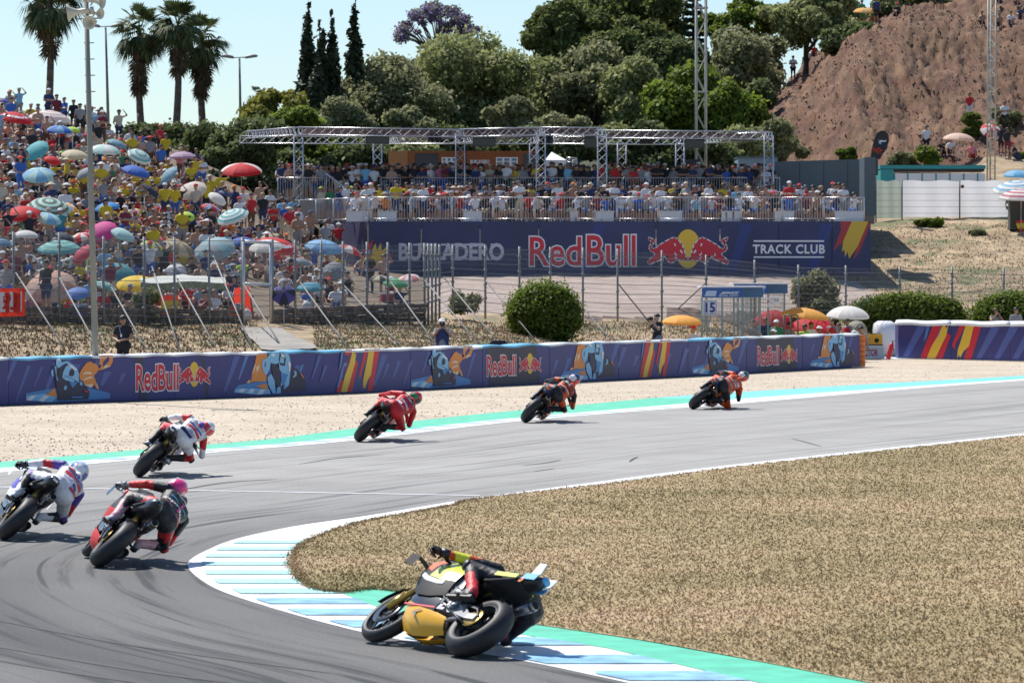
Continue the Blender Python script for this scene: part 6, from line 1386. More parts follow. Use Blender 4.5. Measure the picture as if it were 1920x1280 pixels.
# ================================================================== trees and shrubs
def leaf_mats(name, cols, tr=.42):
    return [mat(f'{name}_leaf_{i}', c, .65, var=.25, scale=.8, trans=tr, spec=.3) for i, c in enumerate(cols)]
LM = {
 'olive': leaf_mats('olive', [(.15, .17, .06), (.225, .25, .09), (.31, .33, .135)]),
 'grey': leaf_mats('grey', [(.14, .15, .06), (.205, .215, .095), (.29, .295, .15)]),
 'dark': leaf_mats('dark', [(.05, .07, .025), (.09, .12, .04), (.16, .19, .07)]),
 'pine': leaf_mats('pine', [(.07, .095, .03), (.115, .145, .042), (.165, .195, .06)]),
 'bright': leaf_mats('bright', [(.05, .085, .015), (.10, .15, .02), (.19, .25, .035)]),
 'cyp': leaf_mats('cypress', [(.015, .025, .012), (.028, .042, .018), (.045, .065, .028)], .1),
 'bush': leaf_mats('bush', [(.035, .065, .012), (.075, .12, .02), (.15, .20, .03)]),
 'lilac': leaf_mats('lilac', [(.26, .20, .40), (.36, .29, .50), (.20, .20, .12)]),
 'palm': leaf_mats('palm', [(.035, .055, .02), (.075, .105, .035), (.13, .16, .06)], .2),
 'deadpalm': leaf_mats('dead_palm', [(.07, .05, .025), (.11, .08, .04), (.16, .12, .06)], .15),
 'yellow': leaf_mats('yellow', [(.09, .11, .02), (.16, .17, .03), (.25, .24, .05)]),
}
BARK = mat('bark', (.10, .075, .055), .9, var=.3, scale=6, bump=.6, bscale=12)
def leaf_cloud(clumps, size, n, stretch=1.0, droop=0.0, shell=.55):
    """clumps: (x,y,z, rx,ry,rz); leaves spread through the outer volume of every clump"""
    cl = np.array(clumps, float); wgt = (cl[:, 3] * cl[:, 4] + cl[:, 4] * cl[:, 5] + cl[:, 3] * cl[:, 5]) ** 1.0; wgt /= wgt.sum()
    k = RNG.choice(len(cl), n, p=wgt); d = RNG.normal(size=(n, 3)); d /= np.linalg.norm(d, axis=1)[:, None]
    r = shell + (1 - shell) * RNG.random(n) ** .6; r *= 1 + np.abs(RNG.normal(0, .16, n)) * (RNG.random(n) < .6)
    c = cl[k, :3] + d * cl[k, 3:] * r[:, None]
    nrm = d * .8 + RNG.normal(0, .75, (n, 3)); nrm /= np.linalg.norm(nrm, axis=1)[:, None]
    h = RNG.normal(size=(n, 3)); h[:, 2] -= droop; u = np.cross(nrm, h); u /= np.linalg.norm(u, axis=1)[:, None] + 1e-9; v = np.cross(nrm, u)
    s = size * (.55 + .9 * RNG.random(n)); su = (u * s[:, None]); sv = v * (s * stretch)[:, None]
    V = np.stack([c - su - sv * .2, c - sv, c + su - sv * .1, c + sv], 1)
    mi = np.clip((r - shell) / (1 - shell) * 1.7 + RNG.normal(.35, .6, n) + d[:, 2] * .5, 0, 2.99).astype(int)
    return V.reshape(-1, 3), np.arange(4 * n).reshape(-1, 4), mi
CORE = 0
def crown_mesh(clumps, size, n, **kw):
    V, Fc, mi = leaf_cloud(clumps, size, n, **kw)
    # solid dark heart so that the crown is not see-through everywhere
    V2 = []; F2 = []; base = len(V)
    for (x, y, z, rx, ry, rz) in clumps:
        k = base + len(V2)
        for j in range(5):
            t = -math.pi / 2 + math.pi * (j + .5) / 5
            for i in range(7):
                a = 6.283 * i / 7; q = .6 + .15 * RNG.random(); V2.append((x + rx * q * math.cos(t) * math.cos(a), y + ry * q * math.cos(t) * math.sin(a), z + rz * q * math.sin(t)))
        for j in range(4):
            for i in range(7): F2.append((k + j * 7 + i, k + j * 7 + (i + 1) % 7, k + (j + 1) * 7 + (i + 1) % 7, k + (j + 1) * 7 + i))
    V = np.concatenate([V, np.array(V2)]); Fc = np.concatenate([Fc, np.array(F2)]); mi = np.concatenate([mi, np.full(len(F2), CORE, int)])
    return np_mesh('crown', V, Fc, mi)
def clumps_for(cx, cy, rx, ry, d, seed, n=9, dep=1.0, lump=.5):
    """irregular crown filling the ellipse seen at (cx,cy) with radii in picture units"""
    rs = np.random.default_rng(seed); s = d / F; out = []
    for i in range(n):
        a = rs.random() * 6.283; q = math.sqrt(rs.random()) * .84; u, v = math.cos(a) * q, math.sin(a) * q
        l = lump * (.65 + .6 * rs.random())
        p = P(cx + u * rx, cy - v * ry, d); r_ = l * (rx + ry) / 2 * s
        out.append((p.x, p.y + rs.normal(0, .3) * rx * s * dep, p.z, r_ * (.8 + .5 * rs.random()) * min(1.4, rx / max(ry, 1)) ** .5, r_ * .9, r_ * (.65 + .4 * rs.random())))
    return out
def tree(cx, cy, rx, ry, d, kind, label, seed, n=5200, leaf=.17, clumps=10, lump=.5, name='tree', cat='tree', group=None, droop=0.0, stretch=1.0, trunk=True, shell=.55, base=None, dome=0):
    b = Vector((X(cx, d), d, TZ(X(cx, d), d) - .3 if base is None else base))
    t = empty(name, (b.x, b.y, b.z), 0, label, cat, group)
    if d > 180: rx *= 1.12; ry *= 1.12; n = int(n * 2.6); leaf *= .64; clumps = int(clumps * 1.7); lump *= .86; stretch *= 1.5
    cl = clumps_for(cx, cy, rx, ry, d, seed, clumps, lump=lump)
    if dome:
        p_ = P(cx, cy + ry * .1, d); s_ = d / F; cl = [(p_.x + q * rx * s_ * .45, p_.y, p_.z - ry * s_ * .15 * abs(q), rx * s_ * (.80 - .25 * abs(q) if dome == 1 else .62), rx * s_ * .7 if dome == 1 else ry * s_, ry * s_ * .92) for q in ((-.35, 0, .35) if dome == 1 else (-1, -.5, 0, .5, 1))]
        rs = np.random.default_rng(seed)
        for k in range(46):
            q = cl[rs.integers(0, 3 if dome == 1 else 5)]; v = rs.normal(size=3); v[2] = abs(v[2]) - .3; v[1] = -abs(v[1]); v /= np.linalg.norm(v); r_ = min(rx, ry) * s_ * rs.uniform(.14, .24); cl.append((q[0] + v[0] * q[3] * .9, q[1] + v[1] * q[4] * .9, q[2] + v[2] * q[5] * .9, r_, r_, r_))
    cl = [(a - b.x, c - b.y, e - b.z, f, g_, h) for a, c, e, f, g_, h in cl]
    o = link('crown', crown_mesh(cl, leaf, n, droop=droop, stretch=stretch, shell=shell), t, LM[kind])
    if trunk:
        mb = MB(); top = min(cl, key=lambda q: abs(q[0]) + abs(q[2]) * .2); zt = max(.6, Zp(cy, d) - b.z)
        mb.path([(0, 0, 0), (.05, .05, zt * .35), (-.05, 0, zt * .7)], [.07 * zt ** .5 + .1, .05 * zt ** .5 + .08, .05], 8)
        for q in cl[:6]: mb.path([(0, 0, zt * .4), (q[0] * .5, q[1] * .5, max(.3, zt * .5 + (q[2] - zt * .4) * .4)), (q[0], q[1], q[2])], [.12, .08, .03], 5)
        mb.build('trunk', BARK, t)
    return t
def build_trees():
    L = [  # cx cy rx ry d kind label n leaf clumps
     (870, 165, 118, 92, 236, 'olive', 'broad rounded pale olive-green tree, tallest of the mass behind the canopy', 15000, .15, 17),
     (720, 205, 88, 85, 228, 'grey', 'grey-green tree beside the single cypress', 9500, .15, 12),
     (985, 185, 80, 68, 240, 'olive', 'olive-green tree on the pine side of the broad rounded tree', 9500, .15, 12),
     (1110, 190, 92, 78, 238, 'grey', 'grey-green tree beneath the dark pines', 9500, .15, 12),
     (1215, 205, 70, 80, 234, 'olive', 'olive tree between the lattice mast and the grey-green trees', 7000, .15, 10),
     (655, 235, 50, 48, 216, 'grey', 'pale young tree beneath the single cypress', 4000, .13, 8),
     (775, 245, 46, 38, 212, 'grey', 'low silvery tree just over the first hanging screen', 3400, .13, 8),
     (955, 228, 44, 34, 210, 'grey', 'low silvery tree behind the kiosk roof', 3400, .13, 8),
     (1065, 245, 42, 30, 208, 'grey', 'low silvery tree behind the tall front column', 3000, .13, 8),
     (1020, 68, 30, 44, 262, 'pine', 'narrow end pine at the edge of the pine group', 4200, .16, 8),
     (1075, 62, 58, 52, 262, 'pine', 'rounded dark pine at the open-sky end of the pine group', 7500, .16, 10),
     (1190, 25, 92, 58, 266, 'pine', 'tall wide dark pine cut by the frame', 10000, .16, 13),
     (1170, 88, 78, 36, 258, 'pine', 'lower dark pine under the tall wide pine', 7000, .16, 9),
     (1285, 215, 62, 70, 226, 'bright', 'leafy green tree around the foot of the lattice mast', 6500, .16, 11),
     (1375, 225, 50, 66, 224, 'bright', 'lime-tinted tree between the mast and the red hill', 5500, .16, 9),
     (1275, 120, 62, 46, 248, 'dark', 'dark green tree behind the lattice mast', 5200, .16, 9),
     (1375, 150, 64, 60, 240, 'grey', 'grey-green tree on the shoulder of the red hill', 6500, .15, 9),
     (1385, 48, 66, 50, 258, 'bright', 'thin light green tree against the sky behind the mast', 3600, .16, 13),
     (1398, 104, 52, 50, 246, 'grey', 'grey bushy tree beside the standing hill visitors', 6000, .15, 9),
     (1510, 28, 78, 46, 252, 'olive', 'broad olive tree on the hill top beside the orange umbrella', 8000, .15, 11),
     (1590, 70, 52, 26, 247, 'dark', 'low dark shrub under the orange umbrella on the hill', 3500, .14, 8),
     (1715, 10, 75, 20, 262, 'dark', 'dark shrub along the hill crest', 3500, .15, 8),
     (1655, 30, 46, 20, 254, 'dark', 'dark shrub between the orange umbrella and the hill crest', 3000, .14, 8),
     (1560, 40, 50, 30, 250, 'olive', 'olive shrub at the hill crest before the orange umbrella', 3500, .14, 8),
     (1440, 268, 42, 28, 211, 'grey', 'grey shrub at the foot of the red hill behind the end column', 3000, .13, 7),
    ]
    for i, (cx, cy, rx, ry, d, k, lb, n, lf, c) in enumerate(L):
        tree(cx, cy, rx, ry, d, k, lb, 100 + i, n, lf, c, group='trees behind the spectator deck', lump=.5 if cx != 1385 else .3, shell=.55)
    for i, (cx, cy, rx, ry, d, k, lb) in enumerate([(1060, 215, 60, 50, 246, 'dark', 'dark tree deep behind the tall front column'), (905, 250, 60, 34, 232, 'dark', 'dark low tree deep behind the kiosk'), (1180, 160, 50, 50, 250, 'dark', 'dark tree filling the gap under the pines'), (1240, 260, 60, 34, 230, 'grey', 'grey low tree deep behind the double column'), (1330, 270, 60, 34, 228, 'dark', 'dark low tree by the mast foot'), (760, 260, 60, 30, 230, 'dark', 'dark low tree behind the first screen'), (640, 268, 50, 30, 226, 'dark', 'dark low tree under the single cypress'), (1425, 210, 34, 50, 232, 'dark', 'dark tree against the red hill edge'), (1130, 262, 50, 30, 226, 'olive', 'olive low tree behind the middle column'), (1010, 262, 50, 26, 224, 'olive', 'olive low tree behind the marquee')]):
        tree(cx, cy, rx, ry, d, k, lb, 200 + i, 3200, .16, 8, group='trees behind the spectator deck')
    # undergrowth seen through the truss
    for i, (cx, cy, rx, ry, d, k, lb) in enumerate([(600, 290, 80, 46, 204, 'bright', 'fresh green bamboo-like shrub behind the first truss column'), (680, 310, 60, 40, 202, 'dark', 'dark shrub behind the stairs'), (850, 275, 80, 30, 206, 'dark', 'dark shrub behind the orange kiosk'), (1000, 285, 70, 36, 207, 'dark', 'dark shrub behind the white marquee'),
             (1110, 285, 62, 40, 205, 'dark', 'dark shrub behind the middle truss columns'), (1210, 285, 62, 42, 206, 'dark', 'dark shrub behind the double truss column'), (1300, 290, 60, 40, 204, 'dark', 'dark shrub behind the equipment box'), (1390, 285, 50, 36, 205, 'olive', 'olive shrub behind the pale container'), (540, 330, 50, 52, 196, 'dark', 'dark bush behind the railing at the start of the deck'), (770, 300, 50, 36, 203, 'olive', 'olive shrub beside the kiosk wall'), (490, 300, 60, 56, 198, 'dark', 'dark bush beneath the canopy beam end')]):
        tree(cx, cy, rx, ry, d, k, lb, 300 + i, 3600, .14, 8, name='shrub', cat='shrub', group='shrubs behind the spectator deck', trunk=False)
    for i, (cx, cy, rx, ry, d, lb) in enumerate([(300, 286, 80, 48, 195, 'dark hedge bush at the crowd end under the palms'), (385, 300, 90, 66, 193, 'dark dense hedge bush under the third tall palm'), (455, 318, 66, 78, 190, 'dark hedge bush behind the lone red umbrella'), (440, 365, 70, 48, 186, 'lowest dark hedge bush beside the standing crowd')]):
        tree(cx, cy, rx, ry, d, 'dark' if i < 3 else 'cyp', lb, 340 + i, 7500, .13, 13, name='hedge_bush', cat='bush', group='hedge beside the spectator bank', trunk=False, lump=.42)
    for i, (cx, cy, rx, ry, k, lb, h) in enumerate([(515, 215, 46, 52, 'yellow', 'yellow-green shrub beside the cypresses', 205), (545, 245, 42, 40, 'bright', 'bright green shrub in front of the cypresses', 202), (475, 225, 26, 34, 'dark', 'small dark tree beside the second street lamp', 208)]):
        tree(cx, cy, rx, ry, h, k, lb, 360 + i, 3600, .14, 8, name='shrub', cat='shrub', trunk=False)
    # cypresses
    for i, (cx, top, w_, bot, d, lb) in enumerate([(577, 17, 17, 245, 226, 'tallest dark cypress of the close group'), (601, 55, 12, 245, 224, 'slim middle cypress of the close group'), (622, 43, 17, 250, 225, 'dark cypress at the tree-mass end of the close group'), (665, 13, 17, 225, 228, 'single dark cypress standing apart'), (592, 120, 30, 250, 223, 'short broad cypress in front of the close group')]):
        b = Vector((X(cx, d), d, 6.0)); t = empty('cypress_tree', b, 0, lb, 'tree', 'cypresses'); zt = Zp(top, d) - 6; cl = []
        for k in range(16):
            s = k / 15; r_ = (w_ * 1.45 * d / F) * min(1, (1 - s) * 1.9 + .07) * (.85 + .25 * RNG.random())
            cl.append((RNG.normal(0, .06), RNG.normal(0, .1), 1.0 + (zt - 1.25) * s, r_, r_, zt / 12))
        link('crown', crown_mesh(cl, .12, 5200, stretch=1.9, shell=.7), t, LM['cyp'])
        mb = MB(); mb.tube((0, 0, -1), (0, 0, zt * .5), .16, .06); mb.build('trunk', BARK, t)
    # jacaranda: sparse lilac crown on open branching
    d = 258; t = empty('jacaranda_tree', (X(825, d), d, 8), 0, 'sparse lilac-flowering tree rising over the green mass', 'tree'); cl = []; mb = MB(); rs = np.random.default_rng(5)
    for k in range(46):
        px, py = rs.uniform(752, 896), 0; e = 1 - ((px - 825) / 76) ** 2; py = 82 - rs.random() ** .6 * (24 + 46 * max(0, e)); p = P(px, py, d + rs.normal(0, 1.2)) - Vector((X(825, d), d, 8)); r_ = rs.uniform(.2, .48)
        cl.append((p.x, p.y, p.z, r_ * 1.3, r_, r_)); f = P(825 + (px - 825) * .3, 95, d) - Vector((X(825, d), d, 8)); mb.path([f, f.lerp(p, .5) + Vector((0, 0, .2)), p], [.07, .045, .02], 4)
    V_, F_, m_ = leaf_cloud(cl, .085, 6500, shell=.1); link('crown', np_mesh('crown', V_, F_, m_), t, LM['lilac']); mb.tube((0, 0, 0), (0, 0, Zp(95, d) - 8), .25, .15); mb.build('trunk', BARK, t)
    # araucaria beside the mast
    d = 262; t = empty('araucaria_tree', (X(1300, d), d, 10), 0, 'dark layered araucaria behind the lattice mast', 'tree'); cl = []
    for k in range(11):
        y = -40 + k * 13; w_ = 8 + k * 2.0; p = P(1300, y, d)
        for a in np.linspace(0, 6.28, 8)[:-1]: cl.append((math.cos(a) * w_ * .6 * d / F, math.sin(a) * w_ * .6 * d / F, p.z - 10, w_ * .35 * d / F, w_ * .3 * d / F, .12))
    link('crown', crown_mesh(cl, .1, 4500, shell=.6), t, LM['cyp']); mb = MB(); mb.tube((0, 0, 0), (0, 0, Zp(-40, d) - 10), .2, .08); mb.build('trunk', BARK, t)
    # foreground shrubs
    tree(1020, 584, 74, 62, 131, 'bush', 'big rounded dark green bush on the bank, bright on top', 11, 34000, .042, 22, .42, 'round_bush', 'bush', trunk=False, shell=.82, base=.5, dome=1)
    tree(1700, 582, 100, 36, 153, 'bush', 'long clipped dark green hedge behind the navy barrier', 12, 26000, .055, 22, .5, 'hedge', 'hedge', trunk=False, shell=.82, dome=2)
    tree(1895, 585, 66, 42, 153, 'bush', 'clipped hedge by the two visitors at the picture edge', 13, 16000, .055, 12, .5, 'hedge', 'hedge', trunk=False, shell=.82, dome=2)
    tree(1525, 556, 34, 40, 158, 'grey', 'loose grey-green shrub behind the marshal booths', 14, 5200, .07, 18, .55, 'shrub', 'shrub', trunk=False)
    tree(1540, 592, 50, 30, 154, 'dark', 'dark bush behind the white parasol', 15, 3600, .07, 8, .5, 'shrub', 'shrub', trunk=False)
    tree(268, 570, 28, 38, 119, 'grey', 'scrubby dry bush growing beside the guard', 16, 2600, .05, 9, .35, 'shrub', 'shrub', trunk=True, shell=.1)
    tree(870, 570, 26, 20, 137, 'grey', 'low weed bush beside the fence corner', 17, 2600, .05, 14, .5, 'shrub', 'shrub', trunk=False, shell=.2)
    for i, (cx, cy, rx, ry, d) in enumerate([(1745, 292, 22, 22, 209), (1885, 225, 26, 26, 219), (1820, 235, 20, 24, 219), (1690, 300, 26, 10, 212), (1740, 420, 20, 8, 185), (1835, 440, 16, 7, 182), (1915, 300, 14, 14, 209), (1500, 285, 14, 8, 213), (1590, 290, 18, 8, 213)]):
        tree(cx, cy, rx, ry, d, 'grey' if i % 2 else 'bright', ['weedy green tuft in front of the pink umbrella group', 'green bush beside the walking hill visitor', 'round green bush under the visitor in red and white', 'low tuft over the cabin roof', 'green weed patch below the white fence', 'small weed patch on the dry slope', 'shrub beside the squatting visitor', 'small tuft at the foot of the red cliff', 'tuft behind the feather flag'][i], 380 + i, 1300, .09, 6, .5, 'shrub', 'shrub', trunk=False, shell=.3)
build_trees()
def build_palms():
    def palm(cx, base_y, crown_y, d, r_, lb, seed, skirt=1.0, small=False):
        rs = np.random.default_rng(seed); s = d / F; zb = Zp(base_y, d) - 1.5; zc_ = Zp(crown_y, d); h = zc_ - zb
        t = empty('palm_tree', (X(cx, d), d, zb), 0, lb, 'palm tree', 'palms behind the crowd')
        R_ = r_ * s * 1.12; mb = MB(); n = 9; pts = [(.25 * math.sin(k / n * 2.2) * (1 if seed % 2 else -1), 0, h * k / n) for k in range(n + 1)]; off = Vector(pts[-1])
        mb.path(pts, [.25 - .09 * k / n for k in range(n + 1)], 9); mb.build('trunk', mat('palm_trunk', (.13, .10, .08), .95, var=.3, scale=5, bump=.6, bscale=8), t)
        # hanging dead skirt then fans
        V = []; Fs = []; M_ = []
        def fan(c, dirv, size, droop, mi, nseg=15):
            dirv = dirv.normalized(); side = dirv.cross(Vector((0, 0, 1))); side = side.normalized() if side.length > .1 else Vector((1, 0, 0)); nrm = side.cross(dirv).normalized(); tw = rs.normal(0, .35); side = (side * math.cos(tw) + nrm * math.sin(tw)).normalized()
            for k in range(nseg):
                a = (k / (nseg - 1) - .5) * 2.7; dv = dirv * math.cos(a) + side * math.sin(a); ln = size * (.7 + .35 * math.cos(a)) * rs.uniform(.8, 1.1)
                p0 = c; p1 = c + dv * ln * .55 ; p2 = c + dv * ln + Vector((0, 0, -droop * ln)); wv = dv.cross(nrm).normalized() * ln * .075
                k0 = len(V); V.extend([tuple(p0), tuple(p1 + wv), tuple(p2), tuple(p1 - wv)]); Fs.append((k0, k0 + 1, k0 + 2, k0 + 3)); M_.append(int(np.clip(mi + rs.integers(-1, 2), 0, 2)))
        nf = 58 if not small else 22
        for k in range(nf):
            az = rs.random() * 6.283; el = rs.uniform(-.85, 1.3); dv = Vector((math.cos(az) * math.cos(el), math.sin(az) * math.cos(el), math.sin(el)))
            st = off + Vector((0, 0, rs.uniform(-.1, .1))); c = st + dv * R_ * rs.uniform(.42, .62); c.z -= R_ * .12 * (1 - max(0, el))
            q = dv.copy(); q.z -= .35 + .2 * rs.random(); fan(c, q, R_ * .50, .38 if el < .6 else .15, 1 + (el > .4))
            k0 = len(V); w2 = Vector((-dv.y, dv.x, 0)).normalized() * .025; V.extend([tuple(st - w2), tuple(st + w2), tuple(c + w2), tuple(c - w2)]); Fs.append((k0, k0 + 1, k0 + 2, k0 + 3)); M_.append(2)
        o = link('crown', np_mesh('crown', np.array(V), np.array(Fs), M_), t, LM['palm'])
        V = []; Fs = []; M_ = []
        for k in range(int(40 * skirt)):
            az = rs.random() * 6.283; z = -rs.random() ** .8 * R_ * 1.25 * skirt; rr = R_ * (.34 + .22 * rs.random()) * (1 + z / (R_ * 1.7)); c = off + Vector((math.cos(az) * rr * .8, math.sin(az) * rr * .8, z)); fan(c, Vector((math.cos(az) * .3, math.sin(az) * .3, -1)), R_ * .42, .1, 1, 9)
        link('dead_fronds', np_mesh('dead_fronds', np.array(V), np.array(Fs), M_), t, LM['deadpalm'])
    palm(87, 225, -2, 214, 62, 'tall palm by the frame edge, behind the red umbrella', 1, 1.1)
    palm(268, 240, 62, 224, 54, 'tall palm with a ragged bulge below its crown, nearest the lamp', 2, 1.35)
    palm(327, 240, 48, 222, 50, 'middle one of the three close tall palms', 3, 1.15)
    palm(384, 240, 78, 226, 54, 'last of the three close tall palms, nearest the second lamp', 4, 1.25)
    palm(478, 250, 185, 214, 26, 'short palm by the second street lamp', 5, .4, True)
    palm(588, 300, 232, 205, 40, 'low bushy palm behind the canopy corner', 6, .3, True)
build_palms()
# ================================================================== marshals, photographers, hill visitors
def figure(p, loc, rz, skin, top, legs, head, hc, label, s=1.0, bare=False, cat='person'):
    return props(person(p, loc, rz, skin, top, legs, head, hc, s, bare), label, cat)
def on_ground(px, py_feet, d): return Vector((X(px, d), d, Zp(py_feet, d)))
def tz(px, d): return Vector((X(px, d), d, TZ(X(px, d), d) - .02))
def detail_pose(name, J, fat=1.0, sl='short', tr='long'):
    co, fs, tags, li, al, cen = fuse(body_limbs(J, fat, sl, tr), .017, 3, None); POSES[name] = (co, fs, tags, J)
detail_pose('guard', J_stand('clasp'), 1.12); detail_pose('photo', J_stand('camera'), 1.08); detail_pose('marshal', J_stand('down'), 1.05, 'long'); detail_pose('marshal_cross', J_stand('cross'), 1.05, 'long')
POSEW.update(guard='standing', photo='standing')
def feet(px, py_head, d): return Vector((X(px, d), d, Zp(py_head, d) - 1.76))
g = figure('guard', on_slope(231, 597, 1.76, 96), -.35, 1, 'black', 'black', 'hair', 'dark', 'security guard in black with clasped hands and sunglasses behind the barrier', 1.0)
mb = MB(); mb.box((0, -.125, 1.665), (.15, .02, .035)); mb.build('sunglasses', BLK, g)
mb = MB(); mb.box((.02, -.165, 1.22), (.05, .01, .08)); mb.path([(-.07, -.1, 1.44), (.0, -.16, 1.28), (.02, -.165, 1.25)], .006, 4); mb.build('pass_card', WHTP, g)
def camera_for(g, long=True):
    mb = MB(); mb.box((0, -.27, 1.62), (.15, .08, .11)); mb.tube((0, -.3, 1.62), (0, -.50 if long else -.38, 1.60), .045, .06 if long else .05, n=12); mb.build('camera', BLK, g)
g = figure('photo', on_slope(829, 598, 1.76, 108), .05, 1, 'grey', 'navy', 'cap', 'white', 'photographer in a dark vest and white cap aiming over the barrier', 1.0); camera_for(g)
vest = MB(); vest.lathe([(.17, 1.0), (.185, 1.15), (.2, 1.35), (.15, 1.46)], (0, .01, 0), 12); vest.v = [(v[0] * 1.12, v[1] * .82, v[2]) for v in vest.v]; vest.build('vest', CLOTH['navy'], g)
g = figure('photo', on_slope(1232, 592, 1.76, 119), -.9, 0, 'black', 'grey', 'hair', 'dark', 'photographer in black with a lanyard holding a camera up by the orange parasol', 1.0); camera_for(g, False)
mb = MB(); mb.box((0, -.17, 1.2), (.05, .01, .07)); mb.build('pass_card', WHTP, g)
mb = MB(); c = P(935, 645, 115); mb.box(c, (.55, .4, .14)); mb.box(c + Vector((0, 0, .09)), (.4, .3, .05)); props(mb.build('equipment_case', BLK), 'low black case lying behind the barrier above the second red logo', 'case')
# marshal posts : caged booths with blue fascia
def booth(px0, px1, ptop, pbot, d, label, text):
    t = empty('marshal_booth', (0, 0, 0), 0, label, 'marshal booth'); TEALM = mat('booth_steel', (.30, .38, .37), .5, .4)
    x0, x1 = X(px0, d), X(px1, d); zt = Zp(ptop + 16, d); zb = Zp(pbot, d) - .5; D = 2.4
    BL = mat('booth_blue', (.035, .12, .36), .5)
    mb = MB(); mb.box(((x0 + x1) / 2 - .0, d, zt + .17), (x1 - x0, .04, .36)); mb.build('fascia', BL, t)
    mb = MB(); mb.box((x1 + .42, d + D * .48, zt + .17), (.84, .04, .36), Matrix.Rotation(0, 3, 'Z')); mb.build('side_fascia', mat('booth_blue_light', (.07, .18, .42), .5), t)
    mb = MB(); mb.box(((x0 + x1) / 2 + .4, d + D / 2, zt + .38), (x1 - x0 + .9, D + .1, .05)); mb.build('roof', WHTP, t)
    fn = lambda a, b: Vector((X(a, d - .03), d - .026, Zp(b, d - .03)))
    w_ = px1 - px0
    text_on('lettering', 'JEREZ', (px0 + w_ * .45, ptop + 6, px0 + w_ * .92, ptop + 11), fn, WHTP, t, offset=.04, shear=.3)
    mb = MB(); flatpolys(mb, [[(px0 + 5, ptop + 14), (px0 + 9, ptop + 4), (px0 + w_ * .37, ptop + 4), (px0 + w_ * .34, ptop + 14)]], fn); mb.build('logo_print', mat('pale_blue_print', (.5, .58, .72), .5), t)
    text_on('lettering', 'ANGEL NIETO', (px0 + w_ * .42, ptop + 12, px0 + w_ * .9, ptop + 14.5), fn, WHTP, t, offset=.02)
    for (x, y) in ((x0, d), (x1, d), (x0 + .3, d + D), (x1 + .8, d + D), ((x0 + x1) / 2, d)):
        mb = MB(); mb.box((x, y, (zt + zb) / 2), (.07, .07, zt - zb)); mb.build('post', TEALM, t)
    mb = MB()
    for (a, b) in (((x0, d), (x1, d)), ((x1, d), (x1 + .8, d + D)), ((x0 + .3, d + D), (x1 + .8, d + D))):
        L = math.hypot(b[0] - a[0], b[1] - a[1]); n = int(L / .09)
        for k in range(1, n): q = Vector((*a, zb)).lerp(Vector((*b, zb)), k / n); mb.tube(q, (q.x, q.y, zt), .0045, n=3, cap=False)
        for z in np.arange(zb, zt, .3): mb.tube((*a, z), (*b, z), .006, n=3, cap=False)
    mb.build('cage_mesh', TEALM, t); return t
booth(1316, 1392, 541, 640, 137, 'caged marshal booth with blue roof band and the 15 board', 'J')
booth(1376, 1440, 534, 640, 143, 'farther caged marshal booth with blue roof band', 'J')
t = empty('number_board', (0, 0, 0), 0, 'white square board with dark blue 15', 'sign'); d = 136.4
mb = MB(); mb.box(P(1331.5, 576.5, d), (28 * d / F, .03, 29 * d / F)); mb.build('board', WHTP, t)
mb = MB(); s_ = d / F
for a, b, c, e in ((1320, 564.5, 1343, 565.4), (1320, 588, 1343, 588.9), (1320, 564.5, 1320.8, 588.9), (1342.2, 564.5, 1343, 588.9)): flatpolys(mb, [[(a, b), (c, b), (c, e), (a, e)]], lambda x, y: P(x, y, d - .02))
mb.build('border_print', mat('dark_blue_print', (.05, .05, .25), .5), t); text_on('lettering', '15', (1323.5, 568, 1340, 585), lambda x, y: P(x, y, d - .02), mat('dark_blue_print', (.05, .05, .25), .5), t, offset=.04)
mb = MB(); mb.tube(P(1333, 590, d), P(1322, 650, d), .02); mb.build('pole', STEEL, t)
for (px, py, w_, h_, dd, tx, lb) in ((1381, 572, 6, 12, 138.6, 'O', 'small white board hanging in the near booth'), (1441, 567, 7, 18, 141, 'F', 'narrow white board with red letter F'), (1456, 563, 12, 13, 142.0, 'N', 'square white board beside the letter F board')):
    t = empty('signal_board', (0, 0, 0), 0, lb, 'sign'); mb = MB(); mb.box(P(px, py, dd), (w_ * dd / F, .02, h_ * dd / F)); mb.build('board', WHTP, t)
    text_on('lettering', tx, (px - w_ * .28, py - h_ * .25, px + w_ * .28, py + h_ * .15), lambda x, y: P(x, y, dd - .015), REDP if tx == 'F' else mat('grey_print', (.25, .25, .27), .5), t, offset=.02)
GP_ = 'parasols at the marshal post'
def near_parasol(px, py, w_, cols, lb, d, tilt=(4, 0), flat=.26, pat='seg'): return parasol(px, py, w_, cols, lb, pat, tilt, d=d, group=GP_, flat=flat)
near_parasol(1279, 598, 77, [OR_], 'orange parasol beside the photographer in black', 131)
near_parasol(1510, 586, 92, [OR_], 'wide orange parasol over the marshals', 143, (6, 3))
near_parasol(1590, 584, 84, [Wc], 'large white parasol over the marshals', 147, (6, 0), .34)
near_parasol(1452, 596, 80, [Rc], 'red parasol behind the wire booth', 147, (10, 0), .5)
near_parasol(1530, 608, 96, [Rc], 'low red parasol behind the marshals', 149, (14, 0), .34)
near_parasol(1612, 610, 40, [(.42, .40, .32), (.3, .3, .28)], 'folded khaki parasol beside the large white one', 146, (20, 20), .5)
